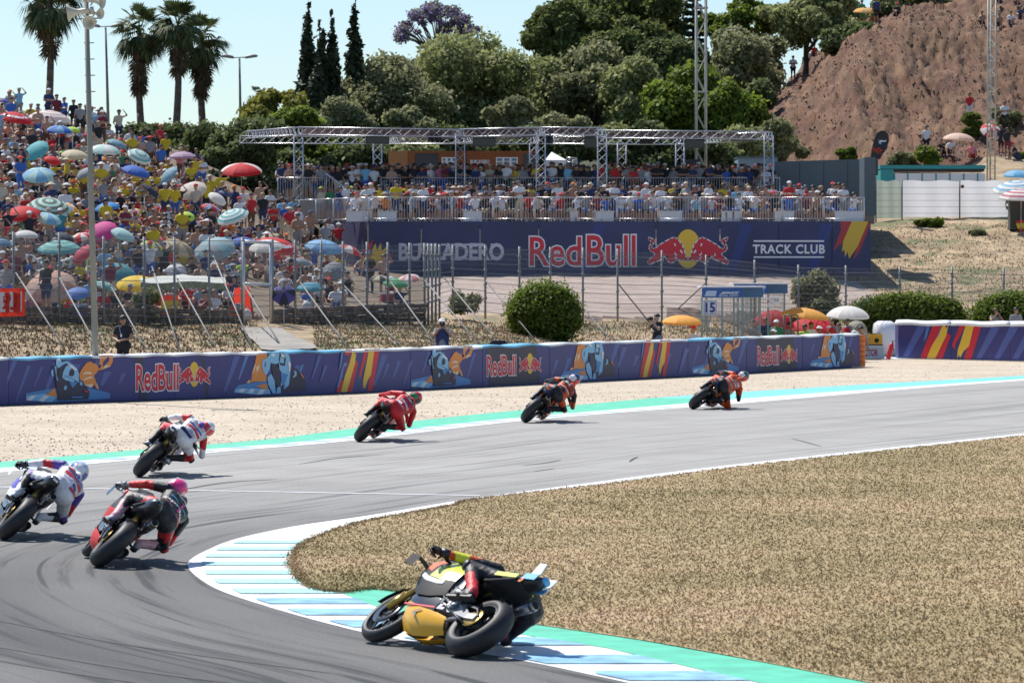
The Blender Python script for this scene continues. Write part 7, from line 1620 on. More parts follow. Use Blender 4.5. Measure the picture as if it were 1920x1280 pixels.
ML = [(1299, 611, 131.5, 'marshal', 0, 'white', 'white', 'cap', 'red', 'marshal in white with red cap sitting under the orange parasol'), (1456, 600, 141, 'marshal', 1, 'green', 'grey', 'cap', 'white', 'tall marshal in green with white cap in the farther booth'), (1450, 618, 139, 'marshal_cross', 1, 'white', 'white', 'cap', 'white', 'marshal with white cap leaning on the barrier at the booth'),
 (1412, 600, 142, 'photo', 0, 'grey', 'grey', 'hair', 'dark', 'camera operator in a grey jacket inside the near booth'), (1436, 596, 145, 'marshal', 1, 'navy', 'navy', 'hair', 'brown', 'marshal in navy against the booth post'), (1509, 608, 141, 'marshal', 2, 'lime', 'navy', 'hair', 'dark', 'marshal in a fluorescent yellow vest'),
 (1521, 604, 143, 'marshal_cross', 1, 'white', 'white', 'hair', 'brown', 'marshal in white beside the fluorescent vest'), (1560, 598, 142, 'marshal', 1, 'red', 'grey', 'hair', 'brown', 'marshal in red tabard with grey sleeves under the orange parasol edge'), (1589, 598, 143, 'marshal_cross', 1, 'red', 'sky blue', 'cap', 'black', 'marshal in red tabard standing tall before the white parasol'),
 (1614, 612, 142, 'marshal', 1, 'red', 'grey', 'hair', 'dark', 'shorter marshal in red tabard at the barrier end'), (1573, 606, 146, 'marshal', 1, 'pink', 'red', 'hair', 'brown', 'marshal in faded red between the two tabards'), (1536, 612, 145, 'marshal', 1, 'grey', 'red', 'cap', 'white', 'marshal in grey turned away in front of the low red parasol'), (1480, 604, 144, 'marshal', 1, 'grey', 'red', 'hair', 'dark', 'marshal in grey standing beside the wire door frame'), (1601, 620, 141, 'marshal', 1, 'lime', 'lime', 'cap', 'white', 'crouching marshal in fluorescent yellow behind the barrier end')]
for (px, ph, d, p, sk, top, legs, head, hc, lb) in ML:
    g = figure(p, feet(px, ph, d), RNG.normal(0, .5), sk, top, legs, head, hc, lb)
    if 'tabard' in lb:
        mb = MB(); mb.lathe([(.165, .95), (.18, 1.15), (.195, 1.33), (.15, 1.44)], (0, .01, 0), 10); mb.v = [(v[0] * 1.1, v[1] * .82, v[2]) for v in mb.v]; mb.build('tabard', CLOTH['red'], g)
        mb = MB(); mb.lathe([(0, 0), (.05, 0)], (0, -.165, 1.22), 8, Matrix.Rotation(R(90), 3, 'X')); mb.build('badge', YELP, g); slots(g, [SKM[sk], CLOTH['grey'], CLOTH[legs], SHOEM])
mb = MB(); d = 140.5
for a, b in (((1470, 591), (1496, 591)), ((1470, 591), (1470, 640)), ((1496, 591), (1496, 640)), ((1483, 591), (1483, 640))): mb.tube(P(*a, d), P(*b, d), .03, n=6)
props(mb.build('door_frame', mat('dark_olive_steel', (.13, .13, .09), .5)), 'dark wire door frame between the booths and the fluorescent marshal', 'frame')
# two people at the right edge and hill visitors
figure('photo', feet(1867, 578, 152), .2, 1, 'grey', 'grey', 'hair', 'brown', 'visitor in grey looking through binoculars behind the navy barrier')
figure('marshal', feet(1905, 577, 151), .1, 1, 'grey', 'grey', 'hair', 'dark', 'visitor in a grey shirt standing at the picture edge behind the barrier')
HV = [(1466, 104, 243, 'stand', 1, 'brown', 'blue', 'cap', 'yellow', True, 'bare-chested visitor with yellow cap at the edge of the red hill'), (1456, 108, 243, 'stand', 1, 'navy', 'navy', 'hair', 'dark', False, 'visitor in navy half hidden in the grey bush on the hill'), (1487, 106, 243, 'stand_cross', 1, 'white', 'black', 'hair', 'dark', False, 'visitor in white top and black shorts on the red hill'), (1517, 97, 243, 'sit', 1, 'white', 'navy', 'hair', 'brown', False, 'seated visitor in white on the hill slope'), (1527, 96, 243.5, 'sit', 1, 'red', 'navy', 'hair', 'dark', False, 'seated visitor in red beside the one in white on the hill'),
 (1643, 52, 249, 'stand', 1, 'navy', 'black', 'hair', 'dark', False, 'standing visitor beside the orange parasol on the hill'), (1616, 50, 249, 'stand', 1, 'green', 'green', 'hair', 'dark', False, 'visitor in green under the orange parasol on the hill'), (1680, 34, 250, 'sit_lean', 1, 'black', 'black', 'cap', 'red', False, 'seated visitor in black on the hill crest'), (1754, 22, 252, 'stand', 1, 'black', 'black', 'hair', 'dark', False, 'visitor in black standing on the hill crest'), (1766, 24, 252, 'stand', 1, 'red', 'black', 'hair', 'brown', False, 'visitor with bare legs on the hill crest'),
 (1842, 50, 247, 'sit', 1, 'brown', 'black', 'cap', 'black', True, 'bare-chested visitor sitting by the ladder mast on the hill'), (1874, 52, 247, 'sit', 1, 'brown', 'black', 'hair', 'dark', True, 'bare-chested visitor sitting on a blue towel on the hill'), (1896, 50, 248, 'sit_lean', 1, 'white', 'navy', 'hair', 'brown', False, 'visitor in white sitting on the upper hill'), (1914, 48, 248, 'sit', 1, 'navy', 'navy', 'hair', 'dark', False, 'visitor in navy at the upper picture edge'), (1908, 18, 256, 'sit', 1, 'brown', 'navy', 'hair', 'dark', True, 'highest seated bare-backed visitor on the hill'), (1875, 12, 256, 'sit', 1, 'pink', 'navy', 'hair', 'dark', False, 'visitor in pink seated near the top of the ladder mast'),
 (1818, 230, 222, 'stand', 1, 'red', 'white', 'hair', 'dark', False, 'visitor in red and white top behind the round hill bush'), (1884, 250, 218, 'stand_cross', 1, 'white', 'black', 'hair', 'dark', False, 'visitor in white T-shirt and black shorts below the cliff'), (1737, 296, 210, 'stand', 1, 'white', 'black', 'hair', 'dark', False, 'visitor in a white shirt above the teal cabins'), (1728, 297, 210.5, 'sit', 1, 'black', 'black', 'hair', 'dark', False, 'visitor in black beside the white shirt above the cabins'), (1768, 298, 210, 'sit_phone', 1, 'black', 'black', 'hair', 'dark', False, 'visitor in black under the pale pink parasol'), (1783, 299, 210, 'sit', 1, 'white', 'black', 'hair', 'dark', False, 'visitor in white under the pale pink parasol'),
 (1822, 300, 209, 'sit_back', 1, 'pink', 'red', 'hair', 'brown', False, 'sunburnt visitor in pink in front of the ladder mast bushes'), (1877, 298, 210, 'stand', 2, 'black', 'black', 'hair', 'brown', False, 'visitor in black beside the ladder mast foot'), (1889, 300, 209, 'stand_raise', 2, 'black', 'maroon', 'hair', 'dark', False, 'visitor with a dark jacket over the arm near the ladder mast'), (1908, 300, 209, 'sit_lean', 1, 'black', 'navy', 'cap', 'red', False, 'squatting visitor in black with a red cap')]
for (px, py, d, p, sk, top, legs, head, hc, bare, lb) in HV:
    q = on_slope(px, py, 0, d - 14, d + 14); figure(p, q, RNG.normal(0, .5), sk, top, legs, head, hc, lb, 1.0, bare)
HG = 'parasols on the hill and slope'
for (px, py, w_, cols, lb, d, tilt, pat) in ((1623, 19, 48, [OR_, (.75, .5, .2)], 'orange parasol on the red hill', 249, (6, 0), 'seg'), (1798, 256, 60, [(.75, .55, .45)], 'pale pink parasol above the teal cabins', 210, (5, 0), 'seg'), (1860, 243, 44, [Rc, Wc], 'red and white parasol tipped beside the ladder mast', 212, (36, -20), 'seg'), (1908, 325, 56, [LBc, (.14, .42, .68)], 'light blue parasol topmost at the slope stall', 187, (5, 0), 'seg'), (1905, 349, 88, [Wc, LBc], 'white and light blue ringed parasol at the slope stall', 185, (8, -8), 'ring'), (1915, 364, 86, [Wc, (.5, .15, .2)], 'red and white striped parasol lowest at the slope stall', 183, (6, 0), 'ring')):
    parasol(px, py, w_, cols, lb, pat, tilt, d=d, group=HG, flat=.3)
t = empty('flag_stall', (0, 0, 0), 0, 'dark stall with a red and yellow flag under the striped parasol', 'stall'); d = 183.6; mb = MB(); mb.box(P(1911, 402, d), (1.0, .8, 1.5)); mb.build('body', mat('dark_stall', (.05, .055, .05), .8), t)
mb = MB(); flatpolys(mb, [[(1904, 414), (1925, 412), (1925, 418), (1905, 419)], [(1908, 429), (1925, 428), (1925, 434), (1910, 434)]], lambda x, y: P(x, y, d - .45)); mb.build('flag_red_stripe', MATS['flag_bright_red'], t); mb = MB(); flatpolys(mb, [[(1905, 419), (1925, 418), (1925, 428), (1908, 429)]], lambda x, y: P(x, y, d - .45)); mb.build('flag_yellow_stripe', MATS['flag_yellow'], t)
figure('stand', tz(1896, 184.5), .1, 1, 'green', 'black', 'cap', 'red', 'person in green beside the dark stall'); figure('stand_cross', tz(1925, 186), -.2, 1, 'red', 'black', 'hair', 'dark', 'person in red behind the dark stall')
# ================================================================== racing motorcycles and riders
RUB = mat('tyre_rubber', (.022, .022, .024), .55, var=.15, scale=20, spec=.4); DKM = mat('dark_metal', (.06, .06, .065), .4, .6); CARB = mat('carbon', (.018, .018, .02), .28, coat=.4)
SILV = mat('brushed_metal', (.45, .45, .46), .3, .8); GOLD = mat('fork_gold', (.5, .33, .08), .3, .8); CHR = mat('titanium', (.32, .28, .26), .3, .85)
WR, WRF = .325, .315; WB = 1.42
def tyre(mb, c, r, w_, n=40):
    prof = []; hw = w_ / 2; bead = r - w_ * .58
    for a in np.linspace(-1, 1, 13):
        th = a * 1.45; prof.append((r - hw * .95 * (1 - math.cos(th)), hw * math.sin(th) / math.sin(1.45)))
    prof = [(bead, -hw * .78)] + prof + [(bead, hw * .78)]
    M = Matrix.Rotation(R(90), 3, 'Y'); mb.lathe([(a, b) for a, b in prof], c, n, M)
def wheel(c, r, w_, parent, nm, rimcol):
    mb = MB(); tyre(mb, c, r, w_); t = mb.build('tyre', RUB, parent)
    rim = r - w_ * .56; mb = MB(); M = Matrix.Rotation(R(90), 3, 'Y'); hw = w_ * .42
    mb.lathe([(rim, -hw), (rim + .008, -hw), (rim + .008, -hw + .012), (rim - .025, -hw + .03), (rim - .03, 0), (rim - .025, hw - .03), (rim + .008, hw - .012), (rim + .008, hw), (rim, hw)], c, 32, M)
    for k in range(5):
        a = 2 * math.pi * k / 5
        for da in (-.16, .16):
            p = Vector(c) + Vector((0, math.cos(a) * .05, math.sin(a) * .05)); q = Vector(c) + Vector((0, math.cos(a + da) * (rim - .01), math.sin(a + da) * (rim - .01))); mb.tube(p, q, .014, .010, n=5)
    mb.tube(Vector(c) - Vector((w_ * .45, 0, 0)), Vector(c) + Vector((w_ * .45, 0, 0)), .045, n=14); mb.build('rim', rimcol, parent)
    mb = MB()
    for s in ((-1, 1) if r < WR else (1,)):
        x = s * (w_ * .5 + .012); rr = .165 if r < WR else .10
        mb.lathe([(rr * .62, -.003), (rr, -.003), (rr, .003), (rr * .62, .003), (rr * .62, -.003)], Vector(c) + Vector((x, 0, 0)), 26, M)
    mb.build('brake_disc', CARB if r < WR else SILV, parent)
    if r > WR - .005:
        mb = MB(); mb.lathe([(.0, 0), (.10, 0), (.105, .004), (.10, .008), (0, .008)], Vector(c) + Vector((-w_ * .5 - .02, 0, 0)), 24, M); mb.build('sprocket', GOLD, parent)
def sect(y, z0, z1, w0, w1, wm=None, n=16, pw=.7):
    """closed section at y: bottom half-width w0, top half-width w1, mid bulge wm"""
    wm = wm or max(w0, w1); out = []
    for k in range(n):
        a = 2 * math.pi * k / n; c, s_ = math.cos(a), math.sin(a); t = (s_ + 1) / 2
        w_ = (w0 * (1 - t) + w1 * t) * .5 + wm * .5 * (1 - abs(2 * t - 1)) + (w0 * (1 - t) + w1 * t) * .5 * abs(2 * t - 1) * 1.0
        out.append(Vector((w_ * math.copysign(abs(c) ** pw, c), y, (z0 + z1) / 2 + (z1 - z0) / 2 * math.copysign(abs(s_) ** pw, s_))))
    return out
def paint(name, c): return mat('paint_' + name, c, .35, coat=.25)
def bike(L):
    """L: livery dictionary; x right, y forward, z up, rear contact patch at the origin"""
    t = empty('racing_motorcycle', (0, 0, 0), 0, L['label'], 'motorcycle', 'racing motorcycles on the track')
    rw = empty('rear_wheel', (0, 0, 0)); rw.parent = t; wheel((0, 0, WR), WR, .205, rw, 'rear', L['rim'])
    fw = empty('front_wheel', (0, 0, 0)); fw.parent = t; wheel((0, WB, WRF), WRF, .125, fw, 'front', L['rim'])
    B = lambda mb, nm, m: mb.build(nm, m, t)
    # swingarm, both sides, with brace
    mb = MB()
    for s in (-1, 1): mb.loft([[Vector((s * x + 0, y, z)) for x, z in ((.115, .29), (.145, .29), (.145, .355), (.115, .355))] if y < .1 else [Vector((s * x, y, z)) for x, z in ((.09, .34), (.135, .34), (.135, .50), (.09, .50))] for y in (-.06, .08, .34, .56)], smooth=False)
    mb.tube((-.1, .38, .42), (.1, .38, .42), .05, n=10); mb.path([(-.12, .1, .36), (-.10, .36, .27), (0, .46, .25), (.10, .36, .27), (.12, .1, .36)], .022, 8); B(mb, 'swingarm', L.get('swing', CARB))
    mb = MB(); mb.loft([[Vector((x, y, z)) for x, z in ((-.155, z0), (-.135, z0), (-.135, z1), (-.155, z1))] for y, z0, z1 in ((-.1, .32, .335), (.0, .40, .415), (.25, .44, .46), (.5, .47, .49))], smooth=False); mb.tube((-.145, 0, .425), (-.145, .52, .50), .008); mb.tube((-.145, 0, .225), (-.145, .52, .40), .008); B(mb, 'chain', DKM)
    # hugger over the rear tyre
    mb = MB(); rings = []
    for a in np.linspace(R(60), R(165), 9): rings.append([Vector((x, math.cos(a) * -1 * (WR + .03) * -1 * -1 if False else -math.cos(a) * -(WR + .03), WR + math.sin(a) * (WR + .03) - abs(x) * .35)) for x in np.linspace(-.11, .11, 7)])
    rings = [[Vector((v.x, -math.cos(a) * (WR + .03), v.z)) for v in r] for a, r in zip(np.linspace(R(75), R(165), 9), rings)]
    mb.loft(rings, closed=False, caps=False); B(mb, 'hugger', CARB)
    # engine block and frame spars
    mb = MB(); mb.loft([sect(.50, .34, .60, .12, .13), sect(.62, .27, .72, .15, .16), sect(.80, .25, .78, .16, .15), sect(.98, .30, .66, .12, .12)]); B(mb, 'engine', DKM)
    mb = MB()
    for s in (-1, 1): mb.loft([[Vector((s * a, y, z)) for a, z in ((w_ - .03, z0), (w_, z0), (w_, z1), (w_ - .03, z1))] for y, w_, z0, z1 in ((.48, .15, .40, .55), (.55, .165, .55, .72), (.80, .17, .66, .80), (1.05, .09, .76, .88))], smooth=False)
    B(mb, 'frame', L.get('frame', SILV))
    mb = MB(); mb.tube((.0, .42, .50), (.0, .36, .78), .03); B(mb, 'shock', GOLD)
    # fairing side panels: shells split left / right so each livery panel is a part
    top = L['fair']; belly = L['belly']
    for s in (-1, 1):
        mb = MB(); rows = []
        for (y, zs, xs) in ((.62, (.50, .62, .74, .82), (.175, .20, .20, .165)), (.80, (.44, .58, .74, .88), (.20, .235, .235, .17)), (1.0, (.44, .60, .78, .94), (.205, .245, .235, .15)), (1.2, (.54, .68, .84, .98), (.16, .22, .21, .13)), (1.36, (.66, .76, .88, .97), (.09, .15, .15, .10)), (1.47, (.74, .79, .86, .90), (.02, .07, .07, .03))):
            rows.append([Vector((s * x, y, z)) for x, z in zip(xs, zs)])
        mb.loft(rows if s > 0 else rows[::-1], closed=False, caps=False); B(mb, 'side_fairing', top)
        FR = [[Vector((q.x, q.y, q.z)) for q in r_] for r_ in rows]; YS = [.62, .80, 1.0, 1.2, 1.36, 1.47]
        def SF(y, v, o=.004):
            i = max(0, min(4, sum(1 for a in YS[1:-1] if y >= a))); f = (y - YS[i]) / (YS[i + 1] - YS[i]); j = max(0, min(2, int(v * 3))); g = v * 3 - j
            a = FR[i][j].lerp(FR[i][j + 1], g); b_ = FR[i + 1][j].lerp(FR[i + 1][j + 1], g); q = a.lerp(b_, f); return q + Vector((s * o, 0, o * .3))
        for (nm_, y0, y1, v0, v1, sk, m_) in L.get('patch', []):
            mb = MB(); rr = [[SF(min(1.46, max(.62, y0 + (y1 - y0) * k / 8 + sk * v)), v) for v in np.linspace(v0, v1, 7)] for k in range(9)]; mb.loft(rr if s > 0 else rr[::-1], closed=False, caps=False); B(mb, nm_, m_)
        mb = MB(); rows = []
        for (y, zs, xs) in ((.36, (.17, .20, .25, .28), (.02, .08, .12, .13)), (.60, (.12, .16, .24, .31), (.02, .11, .165, .17)), (.80, (.11, .15, .24, .32), (.02, .12, .175, .185)), (1.0, (.15, .20, .28, .36), (.02, .11, .165, .18)), (1.13, (.28, .31, .35, .40), (.02, .07, .11, .14))):
            rows.append([Vector((s * x, y, z)) for x, z in zip(xs, zs)])
        mb.loft(rows if s > 0 else rows[::-1], closed=False, caps=False); B(mb, 'belly_pan', belly)
        mb = MB(); rr = [[Vector((s * x, y, z)) for x, z in ((w_ * .9, z0), (w_, (z0 + z1) / 2), (w_, z1))] for y, w_, z0, z1 in ((.60, .165, .30, .46), (.80, .185, .31, .46), (1.0, .19, .35, .46), (1.12, .15, .40, .50))]; mb.loft(rr if s > 0 else rr[::-1], closed=False, caps=False); B(mb, 'lower_cover', CARB)
        # aero wings
        mb = MB(); mb.loft([[Vector((s * x, 1.30 - a, .82 - z)), Vector((s * x, 1.40 - a, .835 - z)), Vector((s * x, 1.40 - a, .822 - z))] for x, a, z in ((.13, 0, 0), (.24, .02, .01), (.33, .04, .03))], smooth=False); mb.loft([[Vector((s * .33, 1.24, .78 - k)), Vector((s * .33, 1.38, .80 - k)), Vector((s * .345, 1.38, .80 - k))] for k in (0, .12)], smooth=False); B(mb, 'winglet', L['wing'])
    mb = MB(); rows = [[Vector((x, y, z - abs(x) * .55 * f)) for x in np.linspace(-w_, w_, 9)] for y, z, w_, f in ((1.02, 1.06, .13, .8), (1.14, 1.055, .145, .8), (1.26, 1.0, .135, .7), (1.38, .93, .10, .5))]; mb.loft(rows, closed=False, caps=False); B(mb, 'windscreen', mat('smoked_screen', (.05, .055, .06), .08, coat=1))
    mb = MB(); mb.loft([sect(.52, .78, .90, .10, .09), sect(.62, .76, .97, .14, .12), sect(.78, .77, 1.01, .165, .12), sect(.92, .79, .98, .15, .10), sect(1.02, .82, .92, .09, .06)]); B(mb, 'tank', L['tank'])
    mb = MB(); mb.loft([[Vector((x, y, z - x * x * 1.6)) for x in np.linspace(-w_, w_, 7)] + [Vector((x, y, z - .05)) for x in np.linspace(w_, -w_, 7)] for y, z, w_ in ((-.02, .92, .11), (.15, .86, .14), (.35, .83, .14), (.52, .86, .11))], smooth=True); B(mb, 'seat', mat('seat_foam', (.02, .02, .02), .9))
    if L.get('slim'): TS = [sect(-.21, .955, 1.005, .04, .035, .05), sect(-.13, .905, 1.015, .06, .055, .075), sect(-.02, .875, .995, .075, .07, .09), sect(.10, .83, .94, .085, .085, .10), sect(.34, .75, .84, .10, .11, .12), sect(.52, .70, .80, .10, .10)]
    else: TS = None
    mb = MB(); mb.loft(TS or [sect(-.22, .945, 1.015, .045, .04, .055), sect(-.14, .87, 1.03, .07, .07, .09), sect(-.02, .82, 1.015, .095, .09, .11), sect(.10, .78, .95, .10, .10, .115), sect(.34, .72, .83, .11, .12, .13), sect(.52, .70, .80, .10, .10)]); B(mb, 'tail', L['tail'])
    mb = MB(); mb.loft([sect(-.235, .965, 1.015, .035, .035, .045), sect(-.215, .955, 1.025, .045, .04, .055)]); B(mb, 'tail_panel', L.get('tailp', CARB))
    if L.get('tailwing'):
        mb = MB()
        for s in (-1, 1): mb.loft([[Vector((s * (.07 + k * .015), -.20 + k * .03, .99 + k * .12)), Vector((s * (.07 + k * .015), -.06, .99 + k * .12)), Vector((s * (.082 + k * .015), -.06, .99 + k * .12)), Vector((s * (.082 + k * .015), -.20 + k * .03, .99 + k * .12))] for k in (0, 1)], smooth=False)
        B(mb, 'tail_fin', L['tailwing'])
    # exhausts under the tail (right) and low
    mb = MB(); mb.path([(.08, .50, .55), (.14, .32, .62), (.15, .12, .70), (.135, -.10, .80)], [.028, .032, .04, .048], 12); mb.tube((.135, -.10, .80), (.13, -.14, .82), .05, .046, 14); mb.path([(.05, .7, .25), (.16, .55, .24), (.19, .38, .30), (.18, .22, .36)], [.028, .034, .042, .048], 12); B(mb, 'exhaust', CHR)
    mb = MB(); mb.lathe([(0, 0), (.038, 0)], (.13, -.142, .822), 12, Vector((-.05, -1, .45)).to_track_quat('Z', 'Y').to_matrix()); mb.lathe([(0, 0), (.04, 0)], (.178, .215, .362), 12, Vector((0, -1, .35)).to_track_quat('Z', 'Y').to_matrix()); B(mb, 'exhaust_mouth', mat('mouth_black', (.005, .005, .005), .9))  # flat black discs closing the pipe ends
    # forks, fender, bars, pegs
    mb = MB()
    for s in (-1, 1): mb.tube((s * .105, WB - .01, WRF), (s * .105, 1.12, .92), .032, .026, 12); mb.tube((s * .105, WB - .01, WRF + .0), (s * .105, WB - .08, WRF + .20), .038, n=12)
    B(mb, 'fork', GOLD)
    mb = MB(); rows = []
    for a in np.linspace(R(20), R(135), 8): rows.append([Vector((x, WB + math.cos(a) * (WRF + .022), WRF + math.sin(a) * (WRF + .022) - x * x * 5)) for x in np.linspace(-.075, .075, 7)])
    mb.loft(rows, closed=False, caps=False); B(mb, 'front_fender', L['fender'])
    for s in (-1, 1):
        mb = MB(); mb.tube((s * .12, 1.06, .90), (s * .34, .98, .86), .014); mb.tube((s * .22, 1.02, .875), (s * .34, .98, .86), .02, n=10); B(mb, 'handlebar', BLK)
        mb = MB(); mb.tube((s * .2, 1.06, .885), (s * .36, 1.05, .865), .007); mb.path([(s * .355, .99, .86), (s * .38, 1.06, .86), (s * .30, 1.10, .865)], .01, 5); B(mb, 'lever_guard', BLK)
        mb = MB(); mb.tube((s * .13, .30, .46), (s * .27, .28, .45), .016); mb.loft([[Vector((s * .13, .36, .60)), Vector((s * .14, .30, .60)), Vector((s * .15, .30, .60)), Vector((s * .14, .36, .60))], [Vector((s * .13, .32, .44)), Vector((s * .14, .26, .44)), Vector((s * .15, .26, .44)), Vector((s * .14, .32, .44))]], smooth=False); B(mb, 'footpeg', DKM)
    mb = MB(); rng = np.random.default_rng(3)
    for k in range(26):
        s = 1 if k % 2 else -1; y, z = rng.uniform(.35, .75), rng.uniform(.32, .62); mb.box((s * rng.uniform(.12, .165), y, z), (.03, rng.uniform(.03, .09), rng.uniform(.02, .07)))
    for k in range(5): mb.path([(-.12 - .01 * k, .45, .4 + .05 * k), (-.17, .6, .42 + .05 * k), (-.15, .72, .5 + .04 * k)], .008, 5)
    B(mb, 'mechanical_parts', SILV)
    for (txt, box, side, m, nm) in L.get('txt', []):
        y0, y1, z0, z1, x = box; text_on(nm, txt, (y0, z0, y1, z1), lambda a, b: Vector((side * (x + .02 * 0), a, b)), m, t, offset=.03)
    if L.get('tailp') is CARB:
        mb = MB(); mb.box((0, -.232, .985), (.07, .012, .03)); B(mb, 'tail_tag', WHTP)
    if 'num' in L: text_on('race_number', L['num'][0], (-.06, 1.035, .06, .965) if False else (-.05, .93, .05, .87), lambda a, b: Vector((a, -.168, b)), L['num'][1], t, offset=.04)
    return t
# ---- rider joints in the frame of the motorcycle, hanging off on the right
def rider_J(v):
    J = dict(pelvis=(.17, .16, .95), chest=(.21, .46, 1.11), neck=(.23, .72, 1.19), head=(.24, .83, 1.28), shl=(.02, .62, 1.20), shr=(.42, .60, 1.08),
             ell=(-.17, .72, 1.06), hal=(-.31, .95, .89), elr=(.50, .78, .80), har=(.33, .98, .86), knl=(-.20, .60, .84), anl=(-.19, .24, .56), tol=(-.22, .36, .47),
             knr=(.45, .50, .72), anr=(.22, .24, .54), tor=(.24, .38, .47))
    J.update(v); return J
def rider_limbs(J):
    V3 = {k: np.array(q, float) for k, q in J.items()}; pel, ch, nk, hd, sl, sr = (V3[k] for k in ('pelvis', 'chest', 'neck', 'head', 'shl', 'shr')); L = []
    ax = (sr - sl) / np.linalg.norm(sr - sl); up = np.array([-ax[2], 0, ax[0]])
    L += [(pel - ax * .07, pel + ax * .07, .145, .145, 0), (pel, pel * .5 + ch * .5 + up * .02, .14, .135, 1)]
    L += [(pel * .5 + ch * .5 - ax * .06, ch - ax * .085, .12, .13, 1), (pel * .5 + ch * .5 + ax * .06, ch + ax * .085, .12, .13, 1), (ch - ax * .06, (sl + sr) / 2 - ax * .09, .13, .105, 2), (ch + ax * .06, (sl + sr) / 2 + ax * .09, .13, .105, 2), (sl * .93 + sr * .07, sr * .93 + sl * .07, .078, .078, 2)]
    hump0 = (ch * .55 + (sl + sr) / 2 * .45) + up * .10; L += [(hump0, (sl + sr) * .5 + up * .09, .055, .07, 3)]
    L += [((sl + sr) / 2, nk, .07, .07, 3)]
    for S_, E, H in ((sl, V3['ell'], V3['hal']), (sr, V3['elr'], V3['har'])):
        L += [(S_, S_ * .5 + E * .5, .07, .062, 4), (S_ * .5 + E * .5, E, .06, .054, 4), (E, E * .4 + H * .6, .056, .046, 5), (E * .4 + H * .6, H, .044, .036, 5)]
    for s, K, A, T in ((-1, V3['knl'], V3['anl'], V3['tol']), (1, V3['knr'], V3['anr'], V3['tor'])):
        hip = pel + ax * .10 * s; m_ = hip * .45 + K * .55
        L += [(hip, m_, .115, .092, 6), (m_, K, .09, .074, 6), (K, K * .55 + A * .45, .072, .068, 7), (K * .55 + A * .45, A, .066, .056, 7)]
        L += [(A, A + (T - A) * .25, .056, .052, 8), (A * .7 + T * .3 + np.array([0, -.06, -.03]), T + np.array([0, .05, 0]), .048, .038, 8)]
    return L
def glove_mesh(mb, H, E, side):
    H = Vector(H); d = (H - Vector(E)).normalized(); bar = Vector((side, -.25, -.1)).normalized(); up = d.cross(bar).normalized()
    mb.tube(H - d * .05, H + d * .03, .040, .038, n=10); mb.box(H + d * .05, (.085, .07, .035), Matrix((bar, d, up)).transposed())
    for k in range(4):
        b = H + d * .075 + bar * (k - 1.5) * .022; l = (.9, 1.05, 1.0, .8)[k]
        mb.path([b, b + d * .035 * l - up * .012, b + d * .03 * l - up * .045, b + d * .0 - up * .055], [.0115, .011, .0105, .009], 6)
    b = H + d * .02 - bar * side * -.0 + bar * (-.045); mb.path([b, b + d * .03 - up * .025, b + d * .045 - up * .05], [.013, .012, .01], 6)
def helmet(parent, J, L, tiltv):
    hd = Vector(J['head']); nk = Vector(J['neck']); fw = Vector(tiltv).normalized(); up = (Vector((0, 0, 1)) - fw * fw.z).normalized(); up = (up + Vector((.15, 0, 0))).normalized(); rt = fw.cross(up).normalized(); up = rt.cross(fw).normalized(); M = Matrix((rt, fw, up)).transposed()
    def pt(u, v, k=1.0):   # u azimuth from front, v elevation
        a, b, c = .128, .155, .14; return hd + M @ Vector((a * math.sin(u) * math.cos(v) * k, b * math.cos(u) * math.cos(v) * k - .01, c * math.sin(v) * k))
    def patch(nm, us, vs, m, k=1.0, nu_=10, nv_=8):
        mb = MB(); rows = [[pt(u, v, k) for u in np.linspace(us[0], us[1], nu_)] for v in np.linspace(vs[0], vs[1], nv_)]; mb.loft(rows, closed=False, caps=False); return mb.build(nm, m, parent)
    sh = empty('helmet', (0, 0, 0)); sh.parent = parent
    parent0 = parent; parent = sh
    mb = MB(); rows = [[pt(u, v) for u in np.linspace(0, 2 * math.pi, 25)[:-1]] for v in np.linspace(-1.0, 1.55, 12)]; mb.loft(rows); mb.build('shell', L['hel'][0], sh)
    for nm, us, vs, m, k in (('crown_stripe', (-.45, .45), (.35, 1.5), L['hel'][1], 1.012), ('side_patch', (1.2, 2.4), (-.3, .6), L['hel'][1], 1.012), ('side_patch', (-2.4, -1.2), (-.3, .6), L['hel'][1], 1.012), ('back_patch', (2.5, 3.8), (-.1, .9), L['hel'][2], 1.014), ('visor', (-1.15, 1.15), (-.28, .33), mat('visor', (.02, .02, .03), .06, coat=1), 1.02)):
        mb = MB(); rows = [[pt(u, v, k) for u in np.linspace(us[0], us[1], 10)] for v in np.linspace(vs[0], vs[1], 8)]; mb.loft(rows, closed=False, caps=False); mb.build(nm, m, sh)
    mb = MB(); mb.loft([[pt(math.pi + a, .55, 1.0) , pt(math.pi + a * .8, .25, 1.16), pt(math.pi + a, .05, 1.02)] for a in (-.5, 0, .5)], closed=False, caps=False); mb.build('spoiler', L['hel'][2], sh)
